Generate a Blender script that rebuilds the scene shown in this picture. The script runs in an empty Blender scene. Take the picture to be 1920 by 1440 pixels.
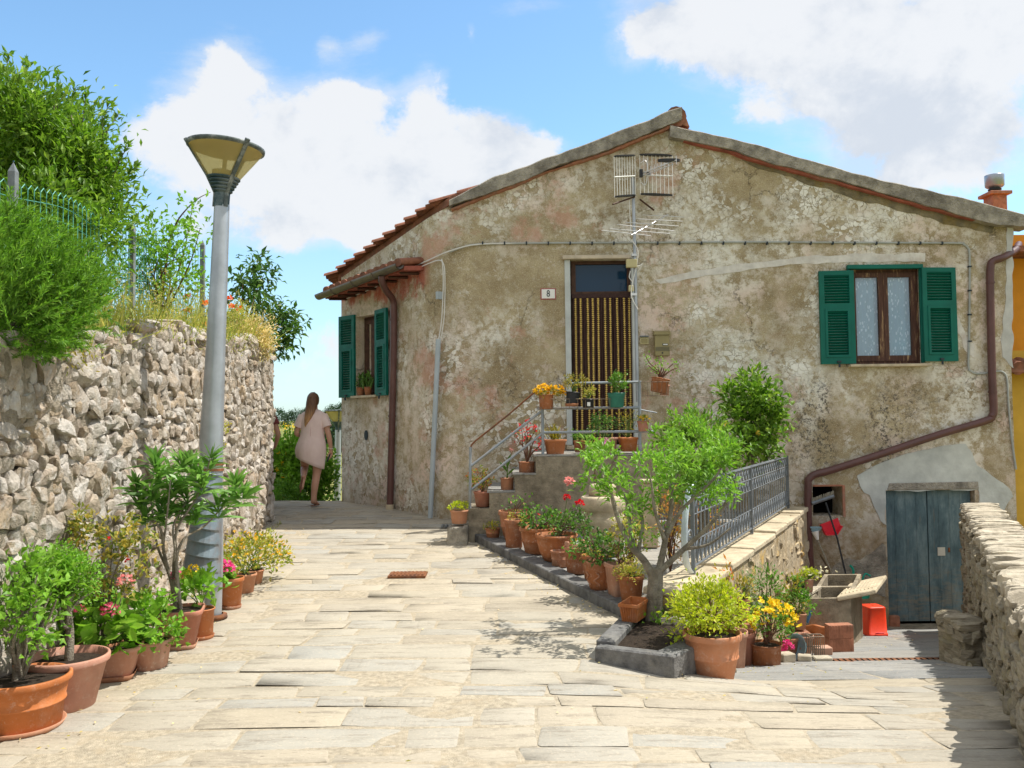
import bpy, math, random
import numpy as np
from mathutils import Vector, Matrix
random.seed(11)
RNG = np.random.default_rng(11)
SC = bpy.context.scene
COL = SC.collection
V3 = lambda *a: np.array(a, dtype=float)
CAMZ = 1.6
FPX = 1600.0
PITCH = math.atan(70 / 1600.0)
ROLL = 0.011
_F = V3(0, math.cos(PITCH), math.sin(PITCH))
_U0 = V3(0, -math.sin(PITCH), math.cos(PITCH))
_R0 = V3(1, 0, 0)
_R = _R0 * math.cos(ROLL) - _U0 * math.sin(ROLL)
_U = _R0 * math.sin(ROLL) + _U0 * math.cos(ROLL)
CAM = V3(0, 0, CAMZ)
def ray(px, py):
 return _F + (px - 960) / FPX * _R + (720 - py) / FPX * _U
def at(px, py, d):
 r = ray(px, py)
 return CAM + r * (d / r[1])
def on_plane(px, py, p, n):
 r = ray(px, py)
 return CAM + r * (np.dot(p - CAM, n) / np.dot(r, n))
def on_surf(px, py, f, y0=2.5, y1=40):
 r = ray(px, py)
 y = y0
 while y < y1:
  p = CAM + r * (y / r[1])
  if p[2] <= f(p[0], p[1]):
   return p
  y += 0.01
 return CAM + r * (y1 / r[1])
def sstep(a, b, x):
 t = np.clip((x - a) / (b - a), 0, 1)
 return t * t * (3 - 2 * t)
YF = 11.4                                   # the plane of the house front
def z_path(x, y):
 t = np.clip((y - 3) / 9.5, 0, 1.0)
 z = 0.37 * t * t
 far = np.maximum(y - 13.6, 0)
 return z - 0.16 * far
KA = on_surf(884, 1013, z_path)[:2]         # kerb line of the terrace, far and near end
KB = on_surf(1173, 1164, z_path)[:2]
def z_court(x, y):
 k = 0.35
 s = (y - 4.75)
 soft = np.where(s / k > 20, s, k * np.log1p(np.exp(np.clip(s / k, -30, 30))))
 return -0.18 * soft
def low_wall_x(y):
 return 1.35 + 0.51 * (y - 6.4)
def g(x, y):
 x = np.asarray(x, float)
 y = np.asarray(y, float)
 t = sstep(5.3, 6.5, y)
 c = (1 - t) * 1.3 + t * (low_wall_x(y) - 0.3)
 w = (1 - t) * 1.1 + t * 0.14
 b = sstep(-1, 1, (x - c) / w)
 return (1 - b) * z_path(x, y) + b * z_court(x, np.minimum(y, 12))
def gz(x, y):
 return float(g(x, y))
def z_ter(x, y):
 return float(z_path(x, y)) + 0.085
class MB:
 def __init__(s):
  s.v, s.f, s.m, s.s, s.n = [], [], [], [], 0
 def add(s, v, f, mi=0, smooth=False):
  v = np.asarray(v, float).reshape(-1, 3)
  if isinstance(f, np.ndarray):
   groups = [f]
  else:
   d = {}
   for q in f:
    d.setdefault(len(q), []).append(q)
   groups = [np.array(q) for q in d.values()]
  for q in groups:
   if len(q) == 0:
    continue
   s.f.append(q.astype(np.int64) + s.n)
   s.m.append(np.full(len(q), mi))
   s.s.append(np.full(len(q), smooth))
  s.v.append(v)
  s.n += len(v)
  return s
 def build(s, name, mats, parent=None, loc=None, bevel=0, seg=1):
  if not isinstance(mats, (list, tuple)):
   mats = [mats]
  v = np.concatenate(s.v)
  if parent is not None:
   off = V3(*parent['_w'])
  elif loc is not None:
   off = np.array(loc, float)
  else:
   lo, hi = v.min(0), v.max(0)
   off = V3((lo[0] + hi[0]) / 2, (lo[1] + hi[1]) / 2, lo[2])
  v = v - off
  me = bpy.data.meshes.new(name)
  loops = np.concatenate([q.ravel() for q in s.f])
  tot = np.concatenate([np.full(len(q), q.shape[1]) for q in s.f])
  st = np.concatenate([[0], np.cumsum(tot)[:-1]])
  me.vertices.add(len(v))
  me.vertices.foreach_set('co', v.astype(np.float32).ravel())
  me.loops.add(len(loops))
  me.loops.foreach_set('vertex_index', loops.astype(np.int32))
  me.polygons.add(len(tot))
  me.polygons.foreach_set('loop_start', st.astype(np.int32))
  me.polygons.foreach_set('material_index', np.concatenate(s.m).astype(np.int32))
  me.polygons.foreach_set('use_smooth', np.concatenate(s.s).astype(bool))
  for m in mats:
   me.materials.append(m)
  me.update(calc_edges=True)
  me.validate()
  o = bpy.data.objects.new(name, me)
  COL.objects.link(o)
  if parent is not None:
   o.parent = parent
   o['_w'] = list(parent['_w'])
  else:
   o.location = off
   o['_w'] = list(off)
  if bevel:
   b = o.modifiers.new('Bevel', 'BEVEL')
   b.width = bevel
   b.segments = seg
   b.limit_method = 'ANGLE'
  return o
def thing(name, label, cat, loc, group=None):
 o = bpy.data.objects.new(name, None)
 o.empty_display_size = 0.1
 COL.objects.link(o)
 o.location = loc
 o['_w'] = [float(q) for q in loc]
 return tag(o, label, cat, group)
def tag(o, label, cat, group=None):
 o['label'] = label
 o['category'] = cat
 if group:
  o['group'] = group
 return o
def kind(o, k, label=None):
 o['kind'] = k
 if label:
  o['label'] = label
 return o
BOXF = [(0, 3, 2, 1), (4, 5, 6, 7), (0, 1, 5, 4), (1, 2, 6, 5), (2, 3, 7, 6), (3, 0, 4, 7)]
def box(mb, c, size, rz=0, mi=0, rx=0, ry=0):
 x, y, z = np.array(size) / 2
 v = np.array([(-x, -y, -z), (x, -y, -z), (x, y, -z), (-x, y, -z), (-x, -y, z), (x, -y, z), (x, y, z), (-x, y, z)])
 m = np.array(Matrix.Rotation(rz, 3, 'Z') @ Matrix.Rotation(ry, 3, 'Y') @ Matrix.Rotation(rx, 3, 'X'))
 mb.add(v @ m.T + np.array(c), BOXF, mi)
 return mb
def hexa(mb, bottom, top, mi=0):
 v = np.concatenate([np.array(bottom, float), np.array(top, float)])
 mb.add(v, BOXF, mi)
 return mb
def prism(mb, poly, vec, mi=0):
 p = np.array(poly, float)
 n = len(p)
 v = np.concatenate([p, p + np.array(vec, float)])
 f = [tuple(range(n))[::-1], tuple(range(n, 2 * n))] + [(i, (i + 1) % n, n + (i + 1) % n, n + i) for i in range(n)]
 mb.add(v, f, mi)
 return mb
def tube(mb, pts, r, seg=8, mi=0, caps=True, smooth=True, flat=None):
 p = np.array(pts, float)
 n = len(p)
 r = np.full(n, r, float) if np.isscalar(r) else np.array(r, float)
 t = np.gradient(p, axis=0)
 t /= np.linalg.norm(t, axis=1)[:, None] + 1e-12
 ref = V3(0, 0, 1) if abs(t[0][2]) < 0.9 else V3(1, 0, 0)
 a = np.cross(t[0], ref)
 a /= np.linalg.norm(a)
 rings = []
 ang = np.linspace(0, 2 * np.pi, seg, endpoint=False)
 for i in range(n):
  a = a - t[i] * np.dot(a, t[i])
  a /= np.linalg.norm(a) + 1e-12
  b = np.cross(t[i], a)
  ka, kb = (1, 1) if flat is None else flat
  rings.append(p[i] + r[i] * (np.cos(ang)[:, None] * a * ka + np.sin(ang)[:, None] * b * kb))
 v = np.concatenate(rings)
 i = np.arange(n - 1)[:, None] * seg
 j = np.arange(seg)[None, :]
 j2 = (j + 1) % seg
 f = np.stack([i + j, i + j2, i + seg + j2, i + seg + j], -1).reshape(-1, 4)
 mb.add(v, f, mi, smooth)
 if caps:
  mb.add(rings[0], [tuple(range(seg))[::-1]], mi)
  mb.add(rings[-1], [tuple(range(seg))], mi)
 return mb
def curve(pts, n=6):
 p = [np.array(q, float) for q in pts]
 p = [2 * p[0] - p[1]] + p + [2 * p[-1] - p[-2]]
 out = []
 for i in range(1, len(p) - 2):
  for k in range(n):
   t = k / n
   out.append(0.5 * (2 * p[i] + (p[i + 1] - p[i - 1]) * t + (2 * p[i - 1] - 5 * p[i] + 4 * p[i + 1] - p[i + 2]) * t * t
        + (3 * p[i] - p[i - 1] - 3 * p[i + 1] + p[i + 2]) * t ** 3))
 out.append(p[-2])
 return np.array(out)
def lathe(mb, prof, c, seg=28, mi=0, sq=0.0, rz=0, ribs=0, ribd=0.0, ribz=(0, 1), smooth=True, ax=None, wob=0, asp=1.0):
 ang = np.linspace(0, 2 * np.pi, seg, endpoint=False)
 k = np.ones(seg)
 if sq:
  e = 2 + 8 * sq
  k = (np.abs(np.cos(ang)) ** e + np.abs(np.sin(ang)) ** e) ** (-1 / e)
 n = len(prof)
 v = np.zeros((n, seg, 3))
 for i, (r, z) in enumerate(prof):
  rr = r * k
  if ribs and ribz[0] <= z <= ribz[1]:
   rr = rr - ribd * (0.5 + 0.5 * np.cos(ang * ribs))
  if wob:
   rr = rr * (1 + wob * np.sin(ang * 3 + i * .7) * np.sin(ang * 5 + 1))
  v[i, :, 0] = rr * np.cos(ang)
  v[i, :, 1] = rr * np.sin(ang) * asp
  v[i, :, 2] = z
 v = v.reshape(-1, 3)
 m = np.array(Matrix.Rotation(rz, 3, 'Z'))
 if ax is not None:
  m = np.array(ax) @ m
 v = v @ m.T + np.array(c, float)
 i = np.arange(n - 1)[:, None] * seg
 j = np.arange(seg)[None, :]
 j2 = (j + 1) % seg
 f = np.stack([i + j, i + j2, i + seg + j2, i + seg + j], -1).reshape(-1, 4)
 mb.add(v, f, mi, smooth)
 return mb
def disc(mb, c, r, seg=24, mi=0, sq=0, rz=0, ax=None, wob=0.0, asp=1.0):
 prof = [(r, 0), (r * .66, wob * .6), (r * .33, wob), (r * .02, wob)]
 return lathe(mb, prof, c, seg, mi, sq, rz, ax=ax, asp=asp)
def grid(mb, o, du, dv, nu, nv, fn=None, mi=0, smooth=True):
 u, w = np.meshgrid(np.linspace(0, 1, nu + 1), np.linspace(0, 1, nv + 1), indexing='ij')
 v = np.array(o) + u[..., None] * np.array(du) + w[..., None] * np.array(dv)
 if fn is not None:
  v = fn(v, u, w)
 i, j = np.meshgrid(np.arange(nu), np.arange(nv), indexing='ij')
 a = i * (nv + 1) + j
 f = np.stack([a, a + nv + 1, a + nv + 2, a + 1], -1).reshape(-1, 4)
 mb.add(v.reshape(-1, 3), f, mi, smooth)
 return mb
def sinnoise(p, f, seed):
 r = np.random.default_rng(seed)
 out = 0
 for k in range(5):
  d = r.normal(size=3)
  d /= np.linalg.norm(d)
  out = out + np.sin(p @ d * f * (0.7 + 0.35 * k) + r.uniform(0, 6.28))
 return out / 3.2
def _ico(sub):
 import bmesh
 bm = bmesh.new()
 bmesh.ops.create_icosphere(bm, subdivisions=sub, radius=1)
 v = np.array([x.co[:] for x in bm.verts])
 f = np.array([[x.index for x in q.verts] for q in bm.faces])
 bm.free()
 return v, f
ICO3, ICO2 = _ico(3), _ico(2)
def stone(mb, c, ex, ey, ez, sx, sy, sz, seed, rough=.12, block=.55, mi=0, ico=None, smooth=False, cuts=0):
 v, f = ico or ICO3
 p = np.sign(v) * np.abs(v) ** block
 p = p / np.abs(p).max()
 n = 1 + rough * sinnoise(v, 2.3, seed) + rough * .5 * sinnoise(v, 6.0, seed + 1)
 p = p * n[:, None]
 if cuts:                                  # broken faces
  rr = np.random.default_rng(seed)
  for _ in range(cuts):
   d = rr.normal(size=3)
   d /= np.linalg.norm(d)
   p = p - np.maximum(0, p @ d - rr.uniform(.52, .85))[:, None] * d
  p = p * (1 + .02 * sinnoise(v, 9, seed + 2))[:, None]
 q = np.array(c) + p[:, :1] * sx * np.array(ex) + p[:, 1:2] * sy * np.array(ey) + p[:, 2:3] * sz * np.array(ez)
 mb.add(q, f, mi, smooth)
def unit(a):
 return a / (np.linalg.norm(a, axis=-1, keepdims=True) + 1e-9)
def leaf_faces(mb, P, D, L, W, mi=0, fold=.25, droop=.15, kind='oval', up=None):
 n = len(P)
 if n == 0:
  return
 D = unit(np.asarray(D, float))
 L = np.broadcast_to(np.asarray(L, float), (n,))[:, None]
 W = np.broadcast_to(np.asarray(W, float), (n,))[:, None]
 rnd = RNG.normal(size=(n, 3)) * .55 + V3(0, 0, 1)
 S = unit(np.cross(D, rnd))
 U = unit(np.cross(S, D))
 if kind == 'oval':
  b = P
  l = P + .5 * L * D + .5 * W * S + fold * W * U
  r = P + .5 * L * D - .5 * W * S + fold * W * U
  m = P + .52 * L * D
  t = P + L * D - droop * L * U
  v = np.stack([b, l, t, r, m], 1).reshape(-1, 3)
  a = np.arange(n)[:, None] * 5
  f = np.concatenate([a + np.array([0, 4, 1]), a + np.array([4, 2, 1]), a + np.array([0, 3, 4]), a + np.array([4, 3, 2])])
  mb.add(v, f, mi, False)
 elif kind == 'blade':
  pts = []
  for k, (s, w) in enumerate(((0, .25), (.35, 1), (.72, .75), (1, .02))):
   c = P + s * L * D - droop * s * s * L * V3(0, 0, 1)
   pts += [c + .5 * w * W * S + fold * w * W * U * .5, c - .5 * w * W * S + fold * w * W * U * .5]
  v = np.stack(pts, 1).reshape(-1, 3)
  a = np.arange(n)[:, None] * 8
  f = np.concatenate([a + np.array([k, k + 1, k + 3, k + 2]) for k in (0, 2, 4)])
  mb.add(v, f, mi, False)
 elif kind == 'round':
  ang = np.linspace(0, 2 * np.pi, 7, endpoint=False)
  c = P + .5 * L * D
  pts = [c + U * 0.0]
  for k, q in enumerate(ang):
   rr = .5 * (1 + (.12 if k % 2 else -.05))
   pts.append(c + rr * L * np.cos(q) * D + rr * W * np.sin(q) * S + U * L * (.1 + .07 * math.sin(3 * q)))
  v = np.stack(pts, 1).reshape(-1, 3)
  a = np.arange(n)[:, None] * 8
  f = np.concatenate([a + np.array([0, 1 + k, 1 + (k + 1) % 7]) for k in range(7)])
  mb.add(v, f, mi, False)
def sphere_dirs(n, zmin=-1.0):
 d = unit(RNG.normal(size=(n * 3 + 20, 3)))
 d = d[d[:, 2] >= zmin][:n]
 return d
def crown_pts(c, r, ncl, per, spread, shell=.5, zmin=-.7, lump=.25, out=.7, up=.35, jit=.8):
 c = np.array(c, float)
 r = np.array(r, float)
 d = sphere_dirs(ncl, zmin)
 ncl = len(d)
 rad = shell + (1 - shell) * RNG.random(ncl) ** .6
 rad = rad * (1 + lump * sinnoise(d, 3.1, int(RNG.integers(1e6))))
 cc = c + d * rad[:, None] * r
 P = np.repeat(cc, per, 0) + RNG.normal(size=(ncl * per, 3)) * spread
 D = out * unit((P - c) / r) + jit * unit(RNG.normal(size=P.shape)) + V3(0, 0, up)
 return P, D, cc
def stems(mb, base, tips, r0=.008, r1=.002, mi=0, seg=5, sag=.15, split=.0):
 base = np.array(base, float)
 for t in tips:
  t = np.array(t, float)
  h = t - base
  m1 = base + h * .35 + V3(0, 0, np.linalg.norm(h) * sag) + RNG.normal(size=3) * .04 * np.linalg.norm(h)
  m2 = base + h * .7 + V3(0, 0, np.linalg.norm(h) * sag * .6) + RNG.normal(size=3) * .04 * np.linalg.norm(h)
  p = curve([base, m1, m2, t], 3)
  tube(mb, p, np.linspace(r0, r1, len(p)), seg, mi, caps=False)
class NT:
 def __init__(s, name):
  s.mat = bpy.data.materials.new(name)
  s.mat.use_nodes = True
  s.t = s.mat.node_tree
  s.t.nodes.clear()
  s.out = s.t.nodes.new('ShaderNodeOutputMaterial')
 def n(s, typ, ins=None, **props):
  nd = s.t.nodes.new(typ)
  for k, v in props.items():
   setattr(nd, k, v)
  for k, v in (ins or {}).items():
   s.put(nd.inputs[k], v)
  return nd
 def put(s, sock, v):
  if isinstance(v, bpy.types.NodeSocket):
   s.t.links.new(v, sock)
  elif isinstance(v, (tuple, list)) and sock.type == 'RGBA' and len(v) == 3:
   sock.default_value = (*v, 1)
  else:
   sock.default_value = v
 def pos(s):
  return s.n('ShaderNodeNewGeometry').outputs['Position']
 def obj(s):
  return s.n('ShaderNodeTexCoord').outputs['Object']
 def island(s):
  return s.n('ShaderNodeNewGeometry').outputs['Random Per Island']
 def objrand(s):
  return s.n('ShaderNodeObjectInfo').outputs['Random']
 def xyz(s, v):
  return s.n('ShaderNodeSeparateXYZ', {0: v}).outputs
 def scale(s, v, k):
  return s.n('ShaderNodeMapping', {'Vector': v, 'Scale': k if isinstance(k, (tuple, list)) else (k, k, k)}).outputs[0]
 def shift(s, v, k):
  return s.n('ShaderNodeMapping', {'Vector': v, 'Location': k}).outputs[0]
 def noise(s, v, sc=5, det=4, ro=.55, dist=0.0, col=False):
  nd = s.n('ShaderNodeTexNoise', {'Vector': v, 'Scale': sc, 'Detail': det, 'Roughness': ro, 'Distortion': dist})
  return nd.outputs['Color' if col else 'Fac']
 def vor(s, v, sc=5, feature='F1', out='Distance', rnd=1.0):
  return s.n('ShaderNodeTexVoronoi', {'Vector': v, 'Scale': sc, 'Randomness': rnd}, feature=feature).outputs[out]
 def ramp(s, f, stops, interp='LINEAR'):
  nd = s.n('ShaderNodeValToRGB', {'Fac': f})
  r = nd.color_ramp
  r.interpolation = interp
  while len(r.elements) < len(stops):
   r.elements.new(.5)
  for e, (p, c) in zip(r.elements, stops):
   e.position = p
   e.color = (c, c, c, 1) if np.isscalar(c) else (*c, 1)
  return nd.outputs['Color']
 def mix(s, f, a, b, mode='MIX'):
  nd = s.n('ShaderNodeMix', data_type='RGBA', blend_type=mode)
  nd.clamp_factor = True
  s.put(nd.inputs[0], f)
  s.put(nd.inputs[6], a)
  s.put(nd.inputs[7], b)
  return nd.outputs[2]
 def m(s, op, a, b=0.0, c=0.0, clamp=False):
  nd = s.n('ShaderNodeMath', operation=op)
  nd.use_clamp = clamp
  for i, q in enumerate((a, b, c)):
   s.put(nd.inputs[i], q)
  return nd.outputs[0]
 def rng(s, v, a, b, lo=0.0, hi=1.0):
  return s.n('ShaderNodeMapRange', {0: v, 1: a, 2: b, 3: lo, 4: hi}).outputs[0]
 def sm(s, v, a, b, lo=0.0, hi=1.0):
  nd = s.n('ShaderNodeMapRange', {0: v, 1: a, 2: b, 3: lo, 4: hi}, interpolation_type='SMOOTHSTEP')
  return nd.outputs[0]
 def bump(s, h, strength=.4, dist=.02, normal=None):
  ins = {'Height': h, 'Strength': strength, 'Distance': dist}
  if normal is not None:
   ins['Normal'] = normal
  return s.n('ShaderNodeBump', ins).outputs[0]
 def bsdf(s, col, rough=.8, metal=0.0, spec=.3, normal=None, **kw):
  ins = {'Base Color': col, 'Roughness': rough, 'Metallic': metal, 'Specular IOR Level': spec}
  if normal is not None:
   ins['Normal'] = normal
  ins.update(kw)
  return s.n('ShaderNodeBsdfPrincipled', ins).outputs[0]
 def done(s, sh, disp=None):
  s.t.links.new(sh, s.out.inputs['Surface'])
  return s.mat
M = {}
def simple(name, c, rough=.7, metal=0.0, spec=.3, var=.25, sc=12, bump=.15, bd=.01, dirt=None):
 t = NT(name)
 p = t.pos()
 n = t.noise(p, sc, 5, .6)
 lo = tuple(x * (1 - var) for x in c)
 hi = tuple(min(1, x * (1 + var)) for x in c)
 col = t.ramp(n, [(.3, lo), (.7, hi)])
 if dirt:
  col = t.mix(t.ramp(t.noise(p, sc * .35, 6, .65), [(.5, 0), (.68, .75)]), col, dirt)
 M[name] = t.done(t.bsdf(col, rough, metal, spec, t.bump(t.noise(p, sc * 6, 4), bump, bd)))
 return M[name]
def leafmat(name, stops, rough=.45, trans=.35, spec=.35):
 t = NT(name)
 if name.startswith('lf_') and name != 'lf_distant':
  stops = [(c[0] * 1.4, c[1] * 1.25, c[2] * 1.15) for c in stops]
 k = t.island()
 col = t.ramp(k, [(i / max(1, len(stops) - 1), c) for i, c in enumerate(stops)])
 if name.startswith('lf_'):
  cl = t.ramp(t.noise(t.pos(), 5.5, 3, .6), [(.32, .62), (.5, 1.0), (.68, 1.28)])
  col = t.mix(1.0, col, cl, 'MULTIPLY')
 hsv = t.n('ShaderNodeHueSaturation', {'Hue': .5, 'Saturation': 1.05, 'Value': 1.6, 'Color': col}).outputs[0]
 a = t.bsdf(col, rough, 0, spec)
 b = t.n('ShaderNodeBsdfTranslucent', {'Color': hsv}).outputs[0]
 mx = t.n('ShaderNodeMixShader', {0: trans, 1: a, 2: b}).outputs[0]
 M[name] = t.done(mx)
 return M[name]
def make_plaster():
 t = NT('old_plaster')
 p = t.pos()
 x, y, z = t.xyz(p)
 wp = t.n('ShaderNodeVectorMath', {0: p, 1: t.n('ShaderNodeVectorMath', {0: t.noise(p, 2.5, 4, .6, col=True), 3: .35}, operation='SCALE').outputs[0]}, operation='ADD').outputs[0]
 col = t.ramp(t.noise(p, .9, 9, .68, .3), [(.30, (.15, .115, .07)), (.43, (.28, .225, .14)), (.57, (.39, .325, .215)), (.76, (.52, .455, .34))])
 col = t.mix(t.ramp(t.noise(p, 5.5, 6, .7), [(.42, .0), (.72, .75)]), col, (.23, .165, .09))
 col = t.mix(t.ramp(t.noise(p, 85, 2, .5), [(.56, 0), (.68, .7)]), col, (.60, .53, .42))
 col = t.mix(t.ramp(t.noise(p, 60, 3, .6), [(.3, .8), (.43, 0)]), col, (.13, .095, .06))
 cell = t.vor(wp, 15, 'F1', 'Color')
 edge = t.vor(wp, 15, 'DISTANCE_TO_EDGE')
 zone = t.ramp(t.noise(t.shift(p, (3.1, 0, 1.7)), .72, 7, .68), [(.47, 0), (.60, 1)])
 fine = t.noise(p, 7.5, 6, .7)
 cs = t.xyz(cell)[0]
 flake = t.m('MULTIPLY', t.m('MULTIPLY', zone, t.sm(t.m('ADD', cs, t.m('MULTIPLY', fine, 1.1)), .82, 1.0)), t.sm(edge, .015, .05))
 white = t.ramp(t.noise(p, 3.5, 4), [(.35, (.66, .64, .60)), (.65, (.84, .83, .81))])
 pinkz = t.ramp(t.noise(t.shift(p, (7.7, 2, .4)), .75, 5, .6), [(.53, 0), (.64, .75)])
 white = t.mix(pinkz, white, (.56, .36, .31))
 col = t.mix(t.m('MULTIPLY', t.m('MULTIPLY', zone, t.sm(edge, .03, .0)), .55), col, (.15, .11, .07))
 col = t.mix(t.m('MULTIPLY', flake, .9), col, white)
 fl2 = t.m('MULTIPLY', t.ramp(t.noise(p, 14, 6, .75), [(.55, 0), (.63, .8)]), t.ramp(t.noise(t.shift(p, (1, 5, 2)), .7, 4), [(.44, 0), (.6, 1)]))
 col = t.mix(fl2, col, (.52, .47, .41))
 wash = t.m('MULTIPLY', t.ramp(t.noise(t.shift(p, (2.3, 4, 8.1)), .62, 6, .62), [(.44, 0), (.58, 1)]), t.ramp(t.noise(p, 6, 9, .78), [(.45, .03), (.56, .80)]))
 wcol = t.mix(t.ramp(t.noise(t.shift(p, (5, 2, 1.4)), .6, 4, .6), [(.47, 0), (.62, .8)]), (.70, .68, .64), (.66, .50, .45))
 col = t.mix(wash, col, wcol)
 pk = t.m('MULTIPLY', t.ramp(t.noise(t.shift(p, (9, 1, 3)), 1.3, 7, .7), [(.56, 0), (.64, .55)]), t.sm(x, 4.2, 1.5))
 col = t.mix(pk, col, (.47, .25, .20))
 chm = t.sm(y, 11.62, 11.8)
 band = t.m('MULTIPLY', chm, t.m('MULTIPLY', t.sm(t.m('ADD', z, t.m('MULTIPLY', t.noise(t.scale(p, (2.4, 2.4, 1.3)), 2.2, 7, .7), 1.0)), 3.86, 4.05), t.sm(z, 3.84, 3.78)))
 col = t.mix(t.m('MULTIPLY', band, .85), col, (.40, .10, .075))
 strk = t.m('MULTIPLY', chm, t.ramp(t.noise(t.scale(p, (3.2, 3.2, .5)), 2.2, 8, .72), [(.47, 0), (.66, .6)]))
 col = t.mix(strk, col, (.58, .52, .45))
 damp = t.m('MULTIPLY', t.sm(t.m('ADD', z, t.m('MULTIPLY', t.noise(p, 1.4, 5), 1.5)), 1.9, .75), t.ramp(t.noise(p, 2.2, 7, .7), [(.25, .25), (.7, .9)]))
 col = t.mix(damp, col, (.20, .145, .085))
 dx = t.m('ABSOLUTE', t.m('SUBTRACT', x, 4.55))
 mould = t.m('MULTIPLY', t.m('MULTIPLY', t.sm(dx, 1.5, .4), t.m('MULTIPLY', t.sm(z, 2.3, 1.9), t.sm(z, .7, 1.2))), t.ramp(t.noise(p, 26, 4, .8), [(.5, 0), (.6, 1)]))
 mould = t.m('MULTIPLY', mould, t.ramp(t.noise(t.scale(p, (2.2, 1, .5)), 1.2, 3), [(.46, 0), (.62, .9)]))
 col = t.mix(mould, col, (.055, .05, .045))
 ck = t.vor(t.n('ShaderNodeVectorMath', {0: p, 1: t.n('ShaderNodeVectorMath', {0: t.noise(p, 3, 6, .7, col=True), 3: .7}, operation='SCALE').outputs[0]}, operation='ADD').outputs[0], .75, 'DISTANCE_TO_EDGE')
 crack = t.m('MULTIPLY', t.sm(ck, .006, .002), t.ramp(t.noise(p, .8, 3), [(.52, 0), (.62, 1)]))
 col = t.mix(t.m('MULTIPLY', crack, .5), col, (.09, .07, .05))
 col = t.mix(1.0, col, (1.17, 1.17, 1.12), 'MULTIPLY')
 h = t.m('ADD', t.m('MULTIPLY', t.noise(p, 38, 5, .7), .5), t.m('ADD', t.m('MULTIPLY', flake, .7), t.m('MULTIPLY', t.noise(p, 4, 4), 1.2)))
 h = t.m('SUBTRACT', h, t.m('MULTIPLY', crack, 1.2))
 M['plaster'] = t.done(t.bsdf(col, .95, 0, .15, t.bump(h, .75, .02)))
def make_stone(name, stops, bumpsc=18, bd=.02, lichen=None, streak=False, spots=(.55, .5, .42), rough=.92, strength=.9):
 t = NT(name)
 p = t.pos()
 k = t.island()
 col = t.ramp(k, [(i / max(1, len(stops) - 1), c) for i, c in enumerate(stops)])
 q = t.scale(p, (1.2, 1.2, 6)) if streak else p
 col = t.mix(t.ramp(t.noise(q, 7, 8, .7), [(.3, .7), (.6, 0)]), col, tuple(c * .4 for c in stops[0]))
 col = t.mix(t.ramp(t.noise(q, 11, 7, .75), [(.52, 0), (.66, .75)]), col, spots)
 if lichen:
  col = t.mix(t.ramp(t.noise(p, 3.4, 7, .7), [(.54, 0), (.64, .8)]), col, lichen)
 h = t.m('ADD', t.noise(q, bumpsc, 7, .7), t.m('MULTIPLY', t.vor(q, bumpsc * .6), .5))
 M[name] = t.done(t.bsdf(col, rough, 0, .2, t.bump(h, strength, bd)))
def make_paving(name, stops, sand=(.46, .41, .32), grain=(.5, 2.6, 1), dark=(.22, .19, .15), film=.24):
 t = NT(name)
 p = t.pos()
 k = t.island()
 stops = [tuple(x * .88 for x in c) for c in stops]
 col = t.ramp(k, [(i / max(1, len(stops) - 1), c) for i, c in enumerate(stops)])
 q = t.scale(p, grain)
 col = t.mix(t.ramp(t.noise(p, 2.6, 8, .68), [(.42, 0), (.64, film)]), col, sand)
 col = t.mix(t.ramp(t.noise(q, 5.5, 9, .75), [(.34, .75), (.5, 0)]), col, dark)
 col = t.mix(t.ramp(t.noise(p, 55, 3, .6), [(.55, 0), (.7, .5)]), col, (.58, .50, .39))
 col = t.mix(t.ramp(t.noise(q, 26, 5, .75), [(.3, .75), (.4, 0)]), col, (.12, .10, .08))
 col = t.mix(t.ramp(t.noise(p, .55, 5, .6), [(.48, 0), (.66, .3)]), col, tuple(x * 1.1 for x in dark))
 hk = t.n('ShaderNodeTexWave', {'Vector': t.scale(p, (1, .35, 1)), 'Scale': 4.5, 'Distortion': 1.2, 'Detail': 2, 'Detail Scale': 3}, wave_type='BANDS', bands_direction='X').outputs['Fac']
 hk = t.m('MULTIPLY', t.sm(hk, .82, .97), t.m('MULTIPLY', t.sm(t.m('FRACT', t.m('MULTIPLY', k, 7.31)), .94, .95), t.ramp(t.noise(p, 7, 3), [(.48, 0), (.62, 1)])))
 col = t.mix(t.m('MULTIPLY', hk, .12), col, dark)
 h = t.m('SUBTRACT', t.m('ADD', t.noise(q, 13, 8, .72), t.m('MULTIPLY', t.noise(p, 70, 3), .3)), t.m('MULTIPLY', hk, .12))
 M[name] = t.done(t.bsdf(col, .85, 0, .25, t.bump(h, .55, .018)))
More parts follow.
